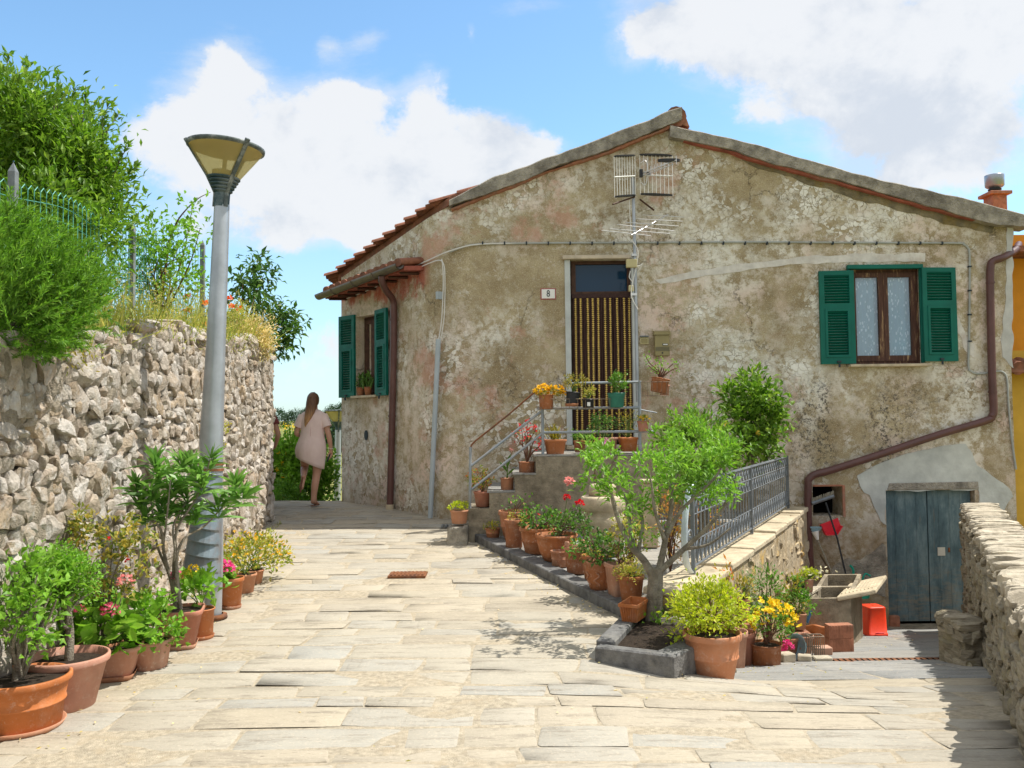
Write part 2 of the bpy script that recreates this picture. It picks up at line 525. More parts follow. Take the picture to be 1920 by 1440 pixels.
def make_terracotta(name, c, chalk=.35, dirt=.35, rough=.8, streak=True):
 t = NT(name)
 p = t.obj()
 w = t.n('ShaderNodeVectorMath', {0: p, 1: t.n('ShaderNodeCombineXYZ', {0: t.m('MULTIPLY', t.objrand(), 40), 1: 0.0, 2: 0.0}).outputs[0]}, operation='ADD').outputs[0]
 col = t.ramp(t.noise(w, 4, 6, .6), [(.3, tuple(x * .72 for x in c)), (.7, tuple(min(1, x * 1.15) for x in c))])
 col = t.mix(t.m('MULTIPLY', t.ramp(t.noise(w, 7, 7, .7), [(.5, 0), (.72, 1)]), chalk), col, (.62, .47, .37))
 if streak:
  col = t.mix(t.m('MULTIPLY', t.ramp(t.noise(t.scale(w, (9, 9, 1.2)), 2, 4), [(.52, 0), (.7, 1)]), dirt), col, tuple(x * .35 for x in c))
 col = t.mix(t.m('MULTIPLY', t.objrand(), .3), col, (.30, .12, .06))
 col = t.mix(t.sm(t.m('FRACT', t.m('MULTIPLY', t.objrand(), 13.7)), .3, 1.0, 0, .4), col, (.60, .40, .30))
 zc = t.xyz(p)[2]
 foot = t.m('MULTIPLY', t.sm(t.m('ADD', zc, t.m('MULTIPLY', t.noise(w, 9, 5, .7), .12)), .14, .03), .55)
 col = t.mix(t.m('MULTIPLY', foot, dirt * 1.4), col, (.13, .09, .06))
 col = t.mix(t.m('MULTIPLY', t.ramp(t.noise(w, 26, 6, .75), [(.56, 0), (.66, .6)]), min(1, chalk * 1.6)), col, (.66, .54, .45))
 M[name] = t.done(t.bsdf(col, rough, 0, .2, t.bump(t.noise(w, 45, 6, .65), .3, .01)))
def make_mats():
 make_plaster()
 make_stone('rubble', [(.42, .35, .26), (.52, .46, .38), (.62, .56, .49), (.47, .36, .24), (.57, .51, .45), (.67, .62, .56), (.49, .37, .26), (.45, .39, .32)], lichen=(.62, .59, .55), spots=(.64, .61, .57), bumpsc=13, bd=.05, strength=1.0)
 make_stone('schist', [(.28, .24, .17), (.37, .32, .23), (.46, .40, .30), (.31, .26, .18)], bumpsc=14, streak=True, lichen=(.30, .26, .15), spots=(.42, .38, .31))
 make_stone('coping', [(.50, .44, .33), (.60, .53, .41), (.43, .37, .28), (.56, .50, .39)], bumpsc=16, spots=(.64, .58, .47))
 make_stone('lichen_stone', [(.46, .37, .24), (.54, .45, .31), (.40, .32, .21), (.50, .40, .26)], lichen=(.60, .38, .09), spots=(.55, .49, .38))
 make_paving('paving_stone', [(.50, .435, .33), (.47, .435, .36), (.51, .445, .335), (.445, .43, .38), (.53, .465, .36), (.47, .41, .315), (.455, .43, .37), (.50, .445, .35), (.43, .42, .38)])
 make_paving('slate', [(.31, .315, .31), (.37, .365, .35), (.34, .33, .305), (.29, .30, .305), (.41, .385, .345)], (.36, .34, .29), dark=(.13, .13, .125), film=.3)
 simple('dark_slate', (.15, .148, .145), .8, var=.45, sc=14, bump=.6, bd=.012, dirt=(.24, .23, .21))
 simple('mortar', (.44, .38, .285), .95, var=.3, sc=30, bump=.8, bd=.012, dirt=(.44, .36, .25))
 simple('wall_mortar', (.45, .385, .295), .95, var=.4, sc=16, bump=1.0, bd=.06, dirt=(.27, .22, .16))
 simple('dark_joint', (.10, .085, .065), .95, var=.4, sc=14, bump=1.0, bd=.04)
 simple('concrete', (.30, .255, .185), .92, var=.4, sc=9, bump=.8, bd=.02, dirt=(.14, .115, .08))
 simple('pale_concrete', (.52, .44, .31), .92, var=.25, sc=8, bump=.5, bd=.012, dirt=(.30, .25, .17))
 simple('mossy_concrete', (.20, .17, .11), .95, var=.5, sc=6, bump=.8, bd=.02, dirt=(.30, .20, .04))
 simple('verge_concrete', (.33, .30, .25), .93, var=.5, sc=7, bump=1, bd=.03, dirt=(.12, .105, .085))
 simple('cement_patch', (.52, .54, .51), .9, var=.16, sc=4, bump=.5, bd=.012, dirt=(.34, .36, .35))
 simple('white_patch', (.66, .63, .58), .9, var=.15, sc=9, bump=.5, bd=.01, dirt=(.48, .40, .33))
 simple('grey_render', (.52, .52, .50), .9, var=.15, sc=5, bump=.3, bd=.01)
 simple('yellow_render', (.62, .38, .06), .9, var=.12, sc=3, bump=.25, bd=.01)
 simple('orange_render', (.72, .30, .03), .9, var=.1, sc=3, bump=.2, bd=.01)
 simple('earth', (.20, .155, .09), .97, var=.4, sc=5, bump=.8, bd=.03, dirt=(.12, .13, .05))
 simple('soil', (.055, .038, .026), .97, var=.5, sc=40, bump=1, bd=.02)
 simple('roof_tile', (.25, .105, .065), .88, var=.45, sc=6, bump=.5, bd=.01, dirt=(.15, .105, .08))
 simple('red_brick', (.38, .165, .10), .9, var=.3, sc=14, bump=.6, bd=.01, dirt=(.28, .19, .14))
 simple('soffit_red', (.33, .10, .07), .9, var=.35, sc=6, bump=.3, dirt=(.25, .16, .11))
 simple('brown_pipe', (.105, .045, .04), .42, spec=.45, var=.2, sc=5, bump=.08, dirt=(.15, .08, .07))
 simple('gutter_metal', (.16, .135, .105), .5, .4, var=.2, sc=4, bump=.08)
 simple('grey_pvc', (.40, .46, .50), .5, var=.1, sc=3, bump=.05)
 simple('conduit', (.36, .38, .36), .6, var=.15, sc=6, bump=.05)
 simple('galv', (.40, .43, .47), .42, .55, spec=.5, var=.16, sc=5, bump=.08, dirt=(.33, .35, .38))
 simple('galv_rust', (.40, .43, .46), .5, .45, var=.2, sc=5, bump=.1, dirt=(.36, .16, .07))
 simple('shield_metal', (.22, .27, .31), .5, .4, var=.25, sc=6, bump=.15, dirt=(.30, .15, .08))
 simple('rust', (.22, .09, .04), .85, .1, var=.4, sc=20, bump=.4, dirt=(.10, .06, .05))
 simple('rail_metal', (.30, .34, .38), .5, .3, var=.2, sc=9, bump=.1, dirt=(.38, .36, .33))
 simple('iron', (.17, .19, .21), .5, .4, var=.2, sc=9, bump=.1, dirt=(.26, .28, .30))
 simple('pale_iron', (.55, .62, .68), .5, .2, var=.1, sc=6)
 simple('chrome', (.36, .40, .45), .35, .85, spec=.5, var=.06, sc=3, bump=.02)
 simple('alu', (.66, .66, .66), .35, .6, var=.08, sc=5, bump=.03)
 simple('black_plastic', (.025, .027, .03), .5, var=.2, sc=8, bump=.05)
 simple('lamp_green', (.035, .07, .08), .5, .2, var=.3, sc=12, bump=.1, dirt=(.26, .29, .30))
 simple('lamp_strap', (.10, .12, .12), .55, .2, var=.4, sc=30, bump=.1, dirt=(.42, .44, .43))
 simple('shutter_green', (.003, .125, .092), .5, spec=.25, var=.14, sc=5, bump=.06)
 simple('shutter_green_old', (.003, .115, .085), .55, spec=.25, var=.3, sc=8, bump=.1, dirt=(.01, .16, .12))
 simple('dark_wood', (.075, .035, .022), .6, var=.4, sc=14, bump=.3)
 simple('cream_box', (.50, .44, .24), .5, var=.08, sc=4, bump=.04)
 simple('olive_metal', (.30, .25, .12), .45, .25, var=.12, sc=5, bump=.06)
 simple('white_paint', (.78, .78, .75), .5, var=.06, sc=6, bump=.05)
 simple('white_cable', (.70, .69, .66), .5, var=.05)
 simple('black_cable', (.03, .03, .03), .6, var=.1)
 simple('ink', (.03, .04, .05), .6, var=.05)
 simple('plate_red', (.40, .12, .12), .5, var=.1)
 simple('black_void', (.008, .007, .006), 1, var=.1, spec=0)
 simple('door_jamb', (.50, .53, .52), .7, var=.12, sc=6, bump=.15)
 simple('door_lintel', (.55, .47, .36), .8, var=.2, sc=6, bump=.2)
 simple('curtain_brown', (.045, .018, .014), .55, var=.3, sc=30, bump=.4, bd=.01)
 simple('curtain_yellow', (.74, .52, .15), .5, var=.3, sc=24, bump=.5, bd=.01)
 simple('red_plastic', (.78, .05, .014), .42, spec=.45, var=.12, sc=9, bump=.06, dirt=(.62, .09, .04))
 simple('dustpan_red', (.75, .03, .05), .4, spec=.5, var=.08, bump=.03)
 simple('pink_plastic', (.70, .33, .33), .5, var=.1, bump=.03)
 simple('teal_plastic', (.02, .35, .25), .4, var=.1, bump=.03)
 simple('blue_plastic', (.05, .15, .28), .4, var=.1, bump=.03)
 simple('green_plastic', (.03, .19, .14), .45, spec=.4, var=.15, bump=.04)
 simple('charcoal_plastic', (.035, .04, .05), .5, var=.2, bump=.05)
 simple('blue_bowl', (.24, .38, .44), .35, spec=.5, var=.1, sc=6)
 simple('lemon_peel', (.72, .50, .05), .45, var=.1, sc=20, bump=.2)
 simple('bristle', (.30, .28, .22), .9, var=.3, sc=40, bump=.6)
 simple('wire_rust', (.26, .20, .15), .7, .3, var=.3, sc=20)
 simple('fence_green', (.10, .36, .30), .5, var=.2, sc=8)
 simple('fence_post', (.21, .23, .24), .6, .2, var=.3, sc=8, bump=.2, dirt=(.34, .34, .33))
 simple('bark', (.20, .165, .12), .95, var=.35, sc=14, bump=.9, bd=.015, dirt=(.33, .29, .22))
 simple('grey_bark', (.25, .215, .165), .95, var=.45, sc=16, bump=1, bd=.02, dirt=(.42, .39, .32))
 simple('twig', (.13, .09, .05), .9, var=.3, sc=20)
 simple('brown_stem', (.16, .08, .05), .8, var=.3, sc=20)
 simple('green_stem', (.10, .16, .03), .7, var=.3, sc=20)
 make_terracotta('terracotta', (.42, .155, .062))
 make_terracotta('terracotta_old', (.40, .165, .085), .5, .6)
 make_terracotta('terracotta_orange', (.52, .17, .05), .28, .22, .62, False)
 make_terracotta('terracotta_pink', (.50, .215, .15), .3, .25, .7)
 make_terracotta('terracotta_pale', (.54, .28, .19), .55, .35)
 t = NT('blue_door')
 p = t.pos()
 z = t.xyz(p)[2]
 col = t.ramp(t.noise(t.scale(p, (3, 1, 1)), 2.2, 8, .7), [(.3, (.05, .085, .10)), (.5, (.105, .165, .185)), (.72, (.22, .29, .30))])
 col = t.mix(t.m('MULTIPLY', t.ramp(t.noise(t.scale(p, (2, 1, 7)), 3, 6, .7), [(.45, 0), (.65, .7)]), t.sm(z, -.2, -.75)), col, (.25, .215, .155))
 col = t.mix(t.ramp(t.noise(t.scale(p, (14, 1, 1.3)), 2, 5), [(.62, 0), (.7, .7)]), col, (.16, .15, .12))
 col = t.mix(t.ramp(t.noise(p, 14, 4, .7), [(.64, 0), (.72, .7)]), col, (.20, .25, .25))
 M['blue_door'] = t.done(t.bsdf(col, .75, 0, .3, t.bump(t.noise(t.scale(p, (22, 1, 2)), 3, 6), .4, .008)))
 t = NT('worn_wood')
 p = t.pos()
 q = t.scale(p, (9, 9, 1))
 col = t.ramp(t.noise(q, 4, 6, .7), [(.35, (.06, .028, .02)), (.56, (.10, .045, .03)), (.66, (.38, .25, .13))])
 M['worn_wood'] = t.done(t.bsdf(col, .7, 0, .3, t.bump(t.noise(q, 9, 5), .4, .005)))
 t = NT('lace')
 p = t.pos()
 v = t.scale(p, (1, 1, 1))
 def leafy(rot, off, k):
  m_ = t.n('ShaderNodeMapping', {'Vector': v, 'Location': off, 'Rotation': (0, rot, 0), 'Scale': (1, 0, .42)}).outputs[0]
  return t.vor(m_, k, 'F1', 'Distance', .85)
 a = t.m('MINIMUM', leafy(.6, (0, 0, 0), 26), leafy(-.7, (.3, 0, .21), 26))
 b = leafy(.1, (.7, 0, .11), 30)
 col = t.mix(t.m('MAXIMUM', t.sm(a, .30, .22), t.m('MULTIPLY', t.sm(b, .24, .18), .6)), (.42, .57, .60), (.86, .93, .91))
 em = t.bsdf(col, .9, 0, .1)
 M['lace'] = t.done(em)
 for nm, tint in (('window_glass', (.9, .95, 1)),):
  t = NT(nm)
  fr = t.n('ShaderNodeFresnel', {'IOR': 1.45}).outputs[0]
  tr = t.n('ShaderNodeBsdfTransparent', {'Color': tint}).outputs[0]
  gl = t.n('ShaderNodeBsdfGlossy', {'Roughness': .03, 'Color': (1, 1, 1)}).outputs[0]
  M[nm] = t.done(t.n('ShaderNodeMixShader', {0: t.m('ADD', fr, .04), 1: tr, 2: gl}).outputs[0])
 t = NT('dark_glass')
 M['dark_glass'] = t.done(t.bsdf((.010, .04, .085), .08, 0, .35))
 t = NT('amber_glass')
 tr = t.n('ShaderNodeBsdfTransparent', {'Color': (.97, .92, .66)}).outputs[0]
 tl = t.n('ShaderNodeBsdfTranslucent', {'Color': (.82, .74, .45)}).outputs[0]
 gl = t.bsdf((.62, .53, .26), .2, 0, .5)
 m1 = t.n('ShaderNodeMixShader', {0: .45, 1: tr, 2: tl}).outputs[0]
 M['amber_glass'] = t.done(t.n('ShaderNodeMixShader', {0: .22, 1: m1, 2: gl}).outputs[0])
 leafmat('lf_hedge', [(.045, .12, .012), (.09, .20, .02), (.14, .27, .035), (.07, .16, .015), (.20, .33, .05)])
 leafmat('lf_rosemary', [(.05, .14, .015), (.09, .22, .025), (.14, .31, .035), (.07, .18, .02), (.19, .36, .05)], .6)
 leafmat('lf_dark', [(.022, .07, .014), (.04, .105, .02), (.06, .14, .025), (.10, .19, .045)])
 leafmat('lf_mid', [(.05, .14, .018), (.08, .20, .025), (.12, .26, .04), (.06, .16, .02)])
 leafmat('lf_bright', [(.08, .21, .02), (.13, .29, .03), (.17, .34, .05), (.10, .24, .02)])
 leafmat('lf_lime', [(.20, .31, .02), (.30, .40, .03), (.38, .44, .045), (.24, .34, .02)])
 leafmat('lf_yellowgreen', [(.18, .26, .025), (.36, .34, .05), (.12, .22, .025), (.42, .38, .09), (.07, .15, .02)])
 leafmat('lf_variegated', [(.06, .13, .02), (.38, .34, .07), (.10, .18, .03), (.45, .36, .08), (.05, .11, .02), (.30, .30, .06)])
 leafmat('lf_olive', [(.10, .14, .02), (.20, .20, .03), (.28, .24, .04), (.14, .16, .02)])
 leafmat('lf_redgreen', [(.08, .15, .02), (.14, .20, .03), (.34, .10, .04), (.10, .16, .03), (.28, .18, .05)])
 leafmat('lf_oleander', [(.06, .17, .03), (.10, .24, .045), (.15, .30, .07), (.08, .20, .03)], .4)
 leafmat('lf_grey', [(.16, .24, .14), (.22, .30, .18), (.12, .20, .09)])
 leafmat('lf_weed', [(.16, .24, .03), (.26, .32, .05), (.36, .36, .10), (.12, .20, .03), (.42, .38, .16)])
 leafmat('lf_dry', [(.45, .40, .20), (.55, .50, .30), (.38, .36, .14), (.30, .32, .10)])
 leafmat('lf_distant', [(.025, .065, .03), (.04, .09, .04), (.06, .11, .045)], trans=.15)
 leafmat('lf_orange', [(.50, .18, .05), (.42, .26, .07), (.30, .25, .05), (.20, .22, .05)])
 for nm, st in (('fl_yellow', [(.80, .58, .02), (.85, .66, .05), (.72, .45, .01)]), ('fl_red', [(.62, .02, .03), (.75, .05, .06), (.5, .015, .04)]),
     ('fl_pink', [(.72, .10, .22), (.80, .22, .32), (.65, .05, .16)]), ('fl_rose', [(.75, .28, .26), (.80, .42, .38), (.66, .18, .18)]),
     ('fl_poppy', [(.85, .16, .03), (.80, .09, .02), (.88, .25, .06)]), ('fl_magenta', [(.75, .05, .26), (.82, .14, .38)]),
     ('fl_mauve', [(.70, .30, .55), (.78, .42, .62)]), ('fl_golden', [(.80, .42, .02), (.85, .58, .04), (.55, .26, .01)]),
     ('fl_cream', [(.75, .70, .50), (.80, .77, .62)])):
  leafmat(nm, st, .55, .25, .2)
 t = NT('skin')
 M['skin'] = t.done(t.bsdf(t.ramp(t.noise(t.obj(), 6, 3), [(.3, (.52, .28, .19)), (.7, (.60, .34, .24))]), .5, 0, .35, **{'Subsurface Weight': .08, 'Subsurface Radius': (.02, .008, .005), 'Subsurface Scale': .3}))
 t = NT('dress_fabric')
 p = t.obj()
 M['dress'] = t.done(t.bsdf(t.ramp(t.noise(p, 9, 4), [(.3, (.78, .60, .56)), (.7, (.85, .68, .63))]), .9, 0, .1, t.bump(t.noise(t.scale(p, (6, 6, 1.6)), 2.5, 4), .5, .02), **{'Sheen Weight': .2}))
 t = NT('hair')
 p = t.obj()
 z = t.xyz(p)[2]
 hc = t.ramp(t.sm(z, 1.5, 1.22), [(0, (.18, .09, .045)), (1, (.64, .36, .16))])
 hc = t.mix(t.ramp(t.noise(t.scale(p, (40, 40, 3)), 2, 4), [(.35, .55), (.65, 0)]), hc, (.04, .02, .012))
 M['hair'] = t.done(t.bsdf(hc, .45, 0, .4, t.bump(t.noise(t.scale(p, (60, 60, 4)), 2, 3), .6, .01)))
 simple('sandal', (.20, .10, .06), .7, var=.2)
 simple('shirt', (.20, .05, .05), .9, var=.15)
 t = NT('field')
 p = t.pos()
 col = t.ramp(t.noise(t.scale(p, (1, .35, 1)), .02, 6, .6), [(.3, (.10, .15, .035)), (.45, (.27, .25, .09)), (.6, (.16, .20, .05)), (.75, (.34, .29, .11))])
 col = t.mix(t.ramp(t.noise(p, .5, 5, .7), [(.45, 0), (.7, .5)]), col, (.10, .14, .03))
 M['field'] = t.done(t.bsdf(col, .95, 0, .1, t.bump(t.noise(p, 3, 5), .8, .1)))
make_mats()
def lwall_x(y):
 return -2.74 - 0.067 * (y - 4.0)
WALL_END = 11.55
def lwall_top(y):
 return float(np.interp(y, [0, 3.5, 5.2, 6.5, 8.5, 11.6], [1.85, 1.9, 2.12, 2.36, 2.52, 2.62]))
def rwall_x(y):
 return 2.5 + 0.483 * (y - 4.3)
def rwall_top(y):
 return float(np.interp(y, [0, 3.6, 7, 10.9], [.74, .70, .60, .50]))
CA = V3(-0.89, YF, 0)                        # corner of front and side wall
CB = V3(-2.68, 13.4, 0)
CE = unit(CB - CA)
CN = V3(-CE[1], CE[0], 0)
if CN[1] > 0:
 CN = -CN
CL = float(np.linalg.norm(CB - CA))
def build_ground():
 mb = MB()
 xs = np.concatenate([[-3000, -1200, -500, -200, -90, -40, -20, -12, -8], np.arange(-6, 8.01, .25), [10, 14, 20, 40, 90, 200, 500, 1200, 3000]])
 ys = np.concatenate([[-3000, -800, -200, -60, -20, -8, -3, 0], np.arange(1, 15.01, .25), [16, 18, 21, 25, 32, 45, 65, 90, 130, 180, 240, 320, 450, 700, 1200, 3000]])
 X, Y = np.meshgrid(xs, ys, indexing='ij')
 Z = g(X, np.clip(Y, 3, 13.6))
 yy = Y
 dist = np.hypot(X, yy - 12)
 drop = np.where(yy > 13.4, np.minimum((yy - 13.4) * .20, 5.5), 0)
 drop = np.where(np.abs(X) > 8, np.maximum(drop, np.minimum((np.abs(X) - 8) * .2, 5)), drop)
 rise = np.interp(dist, [0, 60, 120, 240, 400, 900, 3000], [0, 0, 1.5, 5.4, 8.0, 8, 8])
 roll = np.where(dist > 40, 1.2 * np.sin(X * .021 + 1) * np.cos(Y * .013), 0) * np.clip((dist - 40) / 60, 0, 1)
 Z = Z - drop + rise + roll - 0.03
 nx, ny = len(xs), len(ys)
 i, j = np.meshgrid(np.arange(nx - 1), np.arange(ny - 1), indexing='ij')
 a = i * ny + j
 f = np.stack([a, a + ny, a + ny + 1, a + 1], -1).reshape(-1, 4)
 ctr = (X[:-1, :-1].ravel() + X[1:, 1:].ravel()) / 2, (Y[:-1, :-1].ravel() + Y[1:, 1:].ravel()) / 2
 v = np.stack([X, Y, Z], -1).reshape(-1, 3)
 near = (np.abs(ctr[0]) < 9) & (ctr[1] > -4) & (ctr[1] < 16)
 mb.add(v, f, 0, True)
 mb.m[-1] = np.where(near, 1, 0)
 kind(mb.build('ground', [M['field'], M['earth']], loc=(0, 0, 0)), 'structure')
def pave(mb, row0, row1, xl, xr, hrow, wslab, zfun, seed, ang=0.0, gap=.008, rough=.005, lift=.009, mi=0, breaks=(), wave=0.0, clipl=False):
 r = np.random.default_rng(seed)
 y = row0
 while y < row1:
  h = r.uniform(*hrow)
  for bk in breaks:
   if y < bk - .02 < y + h + .1:
    h = bk - y
  x = xl(y) - r.uniform(0, .4)
  xe = xr(y + h * .5)
  while x < xe:
   w = r.uniform(*wslab)
   x1 = min(x + w, xe + .02)
   if xe - x1 < .14:
    x1 = xe + .02
   nu, nv = max(3, int((x1 - x) / .10)), max(3, int(h / .07))
   e0, e1 = min(.2, .014 / (x1 - x)), min(.2, .014 / h)
   ua = np.concatenate([[0], np.linspace(e0, 1 - e0, nu - 1), [1]])
   va = np.concatenate([[0], np.linspace(e1, 1 - e1, nv - 1), [1]])
   u, q = np.meshgrid(ua, va, indexing='ij')
   sk = r.normal(0, .014, 4)
   gp = gap * r.uniform(.4, 1.3)
   du, dq = 2 * u - 1, 2 * q - 1
   uu = .5 + .5 * du * (1 - .02 * dq ** 8)
   qq = .5 + .5 * dq * (1 - .06 * np.abs(du) ** 12)
   px = x + gp + uu * (x1 - x - 2 * gp) + (q - .5) * sk[0]
   py = y + gap + qq * (h - 2 * gap) + (u - .5) * sk[1]
   py = py + wave * np.sin(px * .9 + .5 * y) * sstep(1.5, .6, px)
   P = np.stack([px, py, np.zeros_like(px)], -1).reshape(-1, 3)
   eu = np.minimum(u, 1 - u) * (x1 - x)
   ev = np.minimum(q, 1 - q) * h
   e = np.minimum(eu, ev).ravel()
   wob = sinnoise(P, 9, seed + 3) * .014
   P[:, 0] += wob
   P[:, 1] += np.roll(wob, 3)
   lim = np.array([xr(v) for v in np.clip(P[:, 1], y + .01, y + h - .01)])
   P[:, 0] = np.minimum(P[:, 0], lim - .006 + .004 * np.sin(P[:, 1] * 40))
   if clipl:
    P[:, 0] = np.maximum(P[:, 0], np.array([xl(v) for v in P[:, 1]]))
   ca, sa = math.cos(ang), math.sin(ang)
   cx, cy = 0, 6
   X = cx + (P[:, 0] - cx) * ca - (P[:, 1] - cy) * sa
   Y = cy + (P[:, 0] - cx) * sa + (P[:, 1] - cy) * ca
   tilt = r.normal(0, .0025, 2)
   Z = zfun(X, Y) + lift * np.where(e < .003, .3, np.where(e < .02, .9, 1)) + rough * sinnoise(P, 7, seed + 5)
   Z = Z + r.normal(0, .0025) + (u.ravel() - .5) * tilt[0] + (q.ravel() - .5) * tilt[1]
   i, j = np.meshgrid(np.arange(nu), np.arange(nv), indexing='ij')
   a = i * (nv + 1) + j
   f = np.stack([a, a + nv + 1, a + nv + 2, a + 1], -1).reshape(-1, 4)
   mb.add(np.stack([X, Y, Z], -1), f, mi, True)
   x = x1
  y += h
def kerb_x(y):
 return KA[0] + (KB[0] - KA[0]) * (y - KA[1]) / (KB[1] - KA[1])
def path_right(y):
 if y < 6.04:
  return rwall_x(y)
 if y < KB[1]:
  return 1.25 if y < 6.3 else .95
 if y < KA[1]:
  return kerb_x(y) + .02
 if y < YF:
  return -.55
 return CA[0] + (CB[0] - CA[0]) * (y - YF) / 2.0 + .1 if y < 13.4 else -2.4
def path_left(y):
 return lwall_x(y) - .1 if y < WALL_END else -3.4 - (y - WALL_END) * 1.2
def bed_sheet(mb, y0, y1, xl, xr, z, off, n=130, m=30, mi=0):
 ys = np.linspace(y0, y1, n)
 V = []
 for y in ys:
  a, b = xl(y), xr(y)
  x = np.linspace(a, b, m)
  V.append(np.stack([x, np.full(m, y), z(x, np.full(m, y)) + off], -1))
 V = np.concatenate(V)
 i, j = np.meshgrid(np.arange(n - 1), np.arange(m - 1), indexing='ij')
 a = i * m + j
 mb.add(V, np.stack([a, a + 1, a + m + 1, a + m], -1).reshape(-1, 4), mi, True)
def court_left(y):
 return low_wall_x(y) - .15
def build_paving():
 mb = MB()
 pave(mb, 1.6, 14.2, path_left, path_right, (.17, .31), (.28, .85), g, 5, breaks=(6.04,), wave=.04)
 bed_sheet(mb, 1.6, 6.038, path_left, path_right, g, .0035, mi=1)
 bed_sheet(mb, 6.042, 14.2, path_left, path_right, g, .0035, mi=1)
 kind(mb.build('path', [M['paving_stone'], M['mortar']], loc=(0, 0, 0)), 'structure')
 mb = MB()
 pave(mb, 6.04, 7.0, lambda y: 1.3, lambda y: rwall_x(y) + .1, (.40, .52), (.9, 1.8), g, 21, lift=.014, mi=0)
 pave(mb, 7.0, 11.42, court_left, lambda y: rwall_x(y) + .1, (.42, .62), (.8, 1.7), g, 22, lift=.014, mi=0)
 bed_sheet(mb, 6.05, 11.42, lambda y: 1.25 if y < 6.6 else court_left(y), lambda y: rwall_x(y) + .1, g, .006, mi=1)
 kind(mb.build('courtyard_paving', [M['slate'], M['mortar']], loc=(0, 0, 0)), 'structure')
 mb = MB()
 dr = MB()
 y = 7.28
 for x in np.arange(2.55, 4.0, .05):
  z0, z1 = gz(x, y) + .018, gz(x + .05, y) + .018
  hexa(dr, [V3(x, y - .05, z0 - .02), V3(x + .05, y - .05, z1 - .02), V3(x + .05, y + .05, z1 - .02), V3(x, y + .05, z0 - .02)], [V3(x, y - .05, z0), V3(x + .05, y - .05, z1), V3(x + .05, y + .05, z1), V3(x, y + .05, z0)])
  box(dr, (x + .025, y, (z0 + z1) / 2 + .0005), (.016, .07, .002), mi=1)
 tag(dr.build('drain_grate', [M['rust'], M['black_void']]), 'thin rusty drain grate crossing the slate courtyard', 'drain grate')
 c = on_surf(765, 1080, z_path)
 t = thing('manhole_cover', 'small rusty red manhole cover set in the pale stone path', 'manhole cover', (c[0], c[1], c[2] + .024))
 mb = MB()
 box(mb, (c[0], c[1], c[2] + .012), (.36, .26, .02))
 mb.build('rim', M['rust'], t)
 mb = MB()
 for k in range(9):
  box(mb, (c[0] - .15 + k * .0375, c[1], c[2] + .026), (.02, .2, .008))
 mb.build('grid_top', M['rust'], t)
 c = on_surf(848, 990, z_path)
 mb = MB()
 for k in range(6):
  box(mb, (c[0] - .12 + k * .045, c[1], c[2] + .03), (.028, .26, .015))
 tag(mb.build('gully_cover', M['iron']), 'small grey slotted gully cover beside the stone block at the stair foot', 'drain cover')
def ter_z(x, y):
 return z_path(x, y) + .085
def build_terrace():
 mb = MB()
 pave(mb, KB[1], KA[1], lambda y: kerb_x(y) + .16, lambda y: low_wall_x(y) - .30, (.36, .5), (.4, .8), lambda x, y: ter_z(x, y) - .018, 31, mi=0, clipl=True)
 bed_sheet(mb, KB[1], YF, lambda y: kerb_x(min(y, KA[1])) + .1, lambda y: low_wall_x(y) - .28, lambda x, y: ter_z(x, y), -.016, mi=1)
 pave(mb, KA[1], YF, lambda y: 1.2, lambda y: low_wall_x(y) - .30, (.3, .42), (.4, .8), lambda x, y: ter_z(x, y) - .018, 32, mi=0, clipl=True)
 kind(mb.build('terrace', [M['slate'], M['mortar']], loc=(0, 0, 0)), 'structure')
 mb = MB()
 n = 6
 for k in range(n):
  a = KA + (KB - KA) * k / n
  b = KA + (KB - KA) * (k + 1) / n
  d = unit(b - a)
  s = V3(-d[1], d[0])
  if s[0] < 0:
   s = -s
  a, b = a + d * .004, b - d * .004
  p = [V3(*a, 0), V3(*b, 0), V3(*(b + s * .17), 0), V3(*(a + s * .17), 0)]
  lo = [q + V3(0, 0, gz(q[0], q[1]) - .08) for q in p]
  hi = [q + V3(0, 0, ter_z(q[0], q[1]) + .008 + .003 * (k % 2)) for q in p]
  hexa(mb, lo, hi)
 kind(mb.build('kerb', M['dark_slate'], bevel=.008), 'structure')
def face_stones(mb, P0, e, n, length, zlo, zhi, hrow, wst, depth, seed, block=.55, rough=.13, ico=None, gapk=1.0, skip=.04, smooth=False, cuts=0):
 r = np.random.default_rng(seed)
 up = V3(0, 0, 1)
 z = 0.0
 top = max(zhi(s) - zlo(s) for s in np.linspace(0, length, 12))
 while z < top:
  h = r.uniform(*hrow)
  s = -r.uniform(0, .15)
  while s < length:
   w = r.uniform(*wst) * (1.35 if r.random() < .12 else 1)
   hh = h * r.uniform(.8, 1.25)
   c = s + w / 2
   if 0 < c < length and r.random() > skip:
    zb = zlo(c) + z + h / 2 + r.normal(0, .015)
    if zb < zhi(c) - hh * .15 and zb > zlo(c) - .1:
     zc = min(zb, zhi(c) - hh * .36)
     dep = depth * r.uniform(.6, 1.2)
     tw = r.normal(0, .16)
     ee = e * math.cos(tw) + up * math.sin(tw)
     uu = up * math.cos(tw) - e * math.sin(tw)
     tl = r.normal(0, .18)
     nn = unit(n + e * tl)
     stone(mb, P0 + e * c + up * zc - n * depth * .35 + n * r.uniform(-.3, .3) * depth, ee, nn, uu, w * .53 * gapk, dep, hh * .55 * gapk, int(r.integers(1e6)), rough, block, 0, ico, smooth, cuts)
   s += w
  z += h
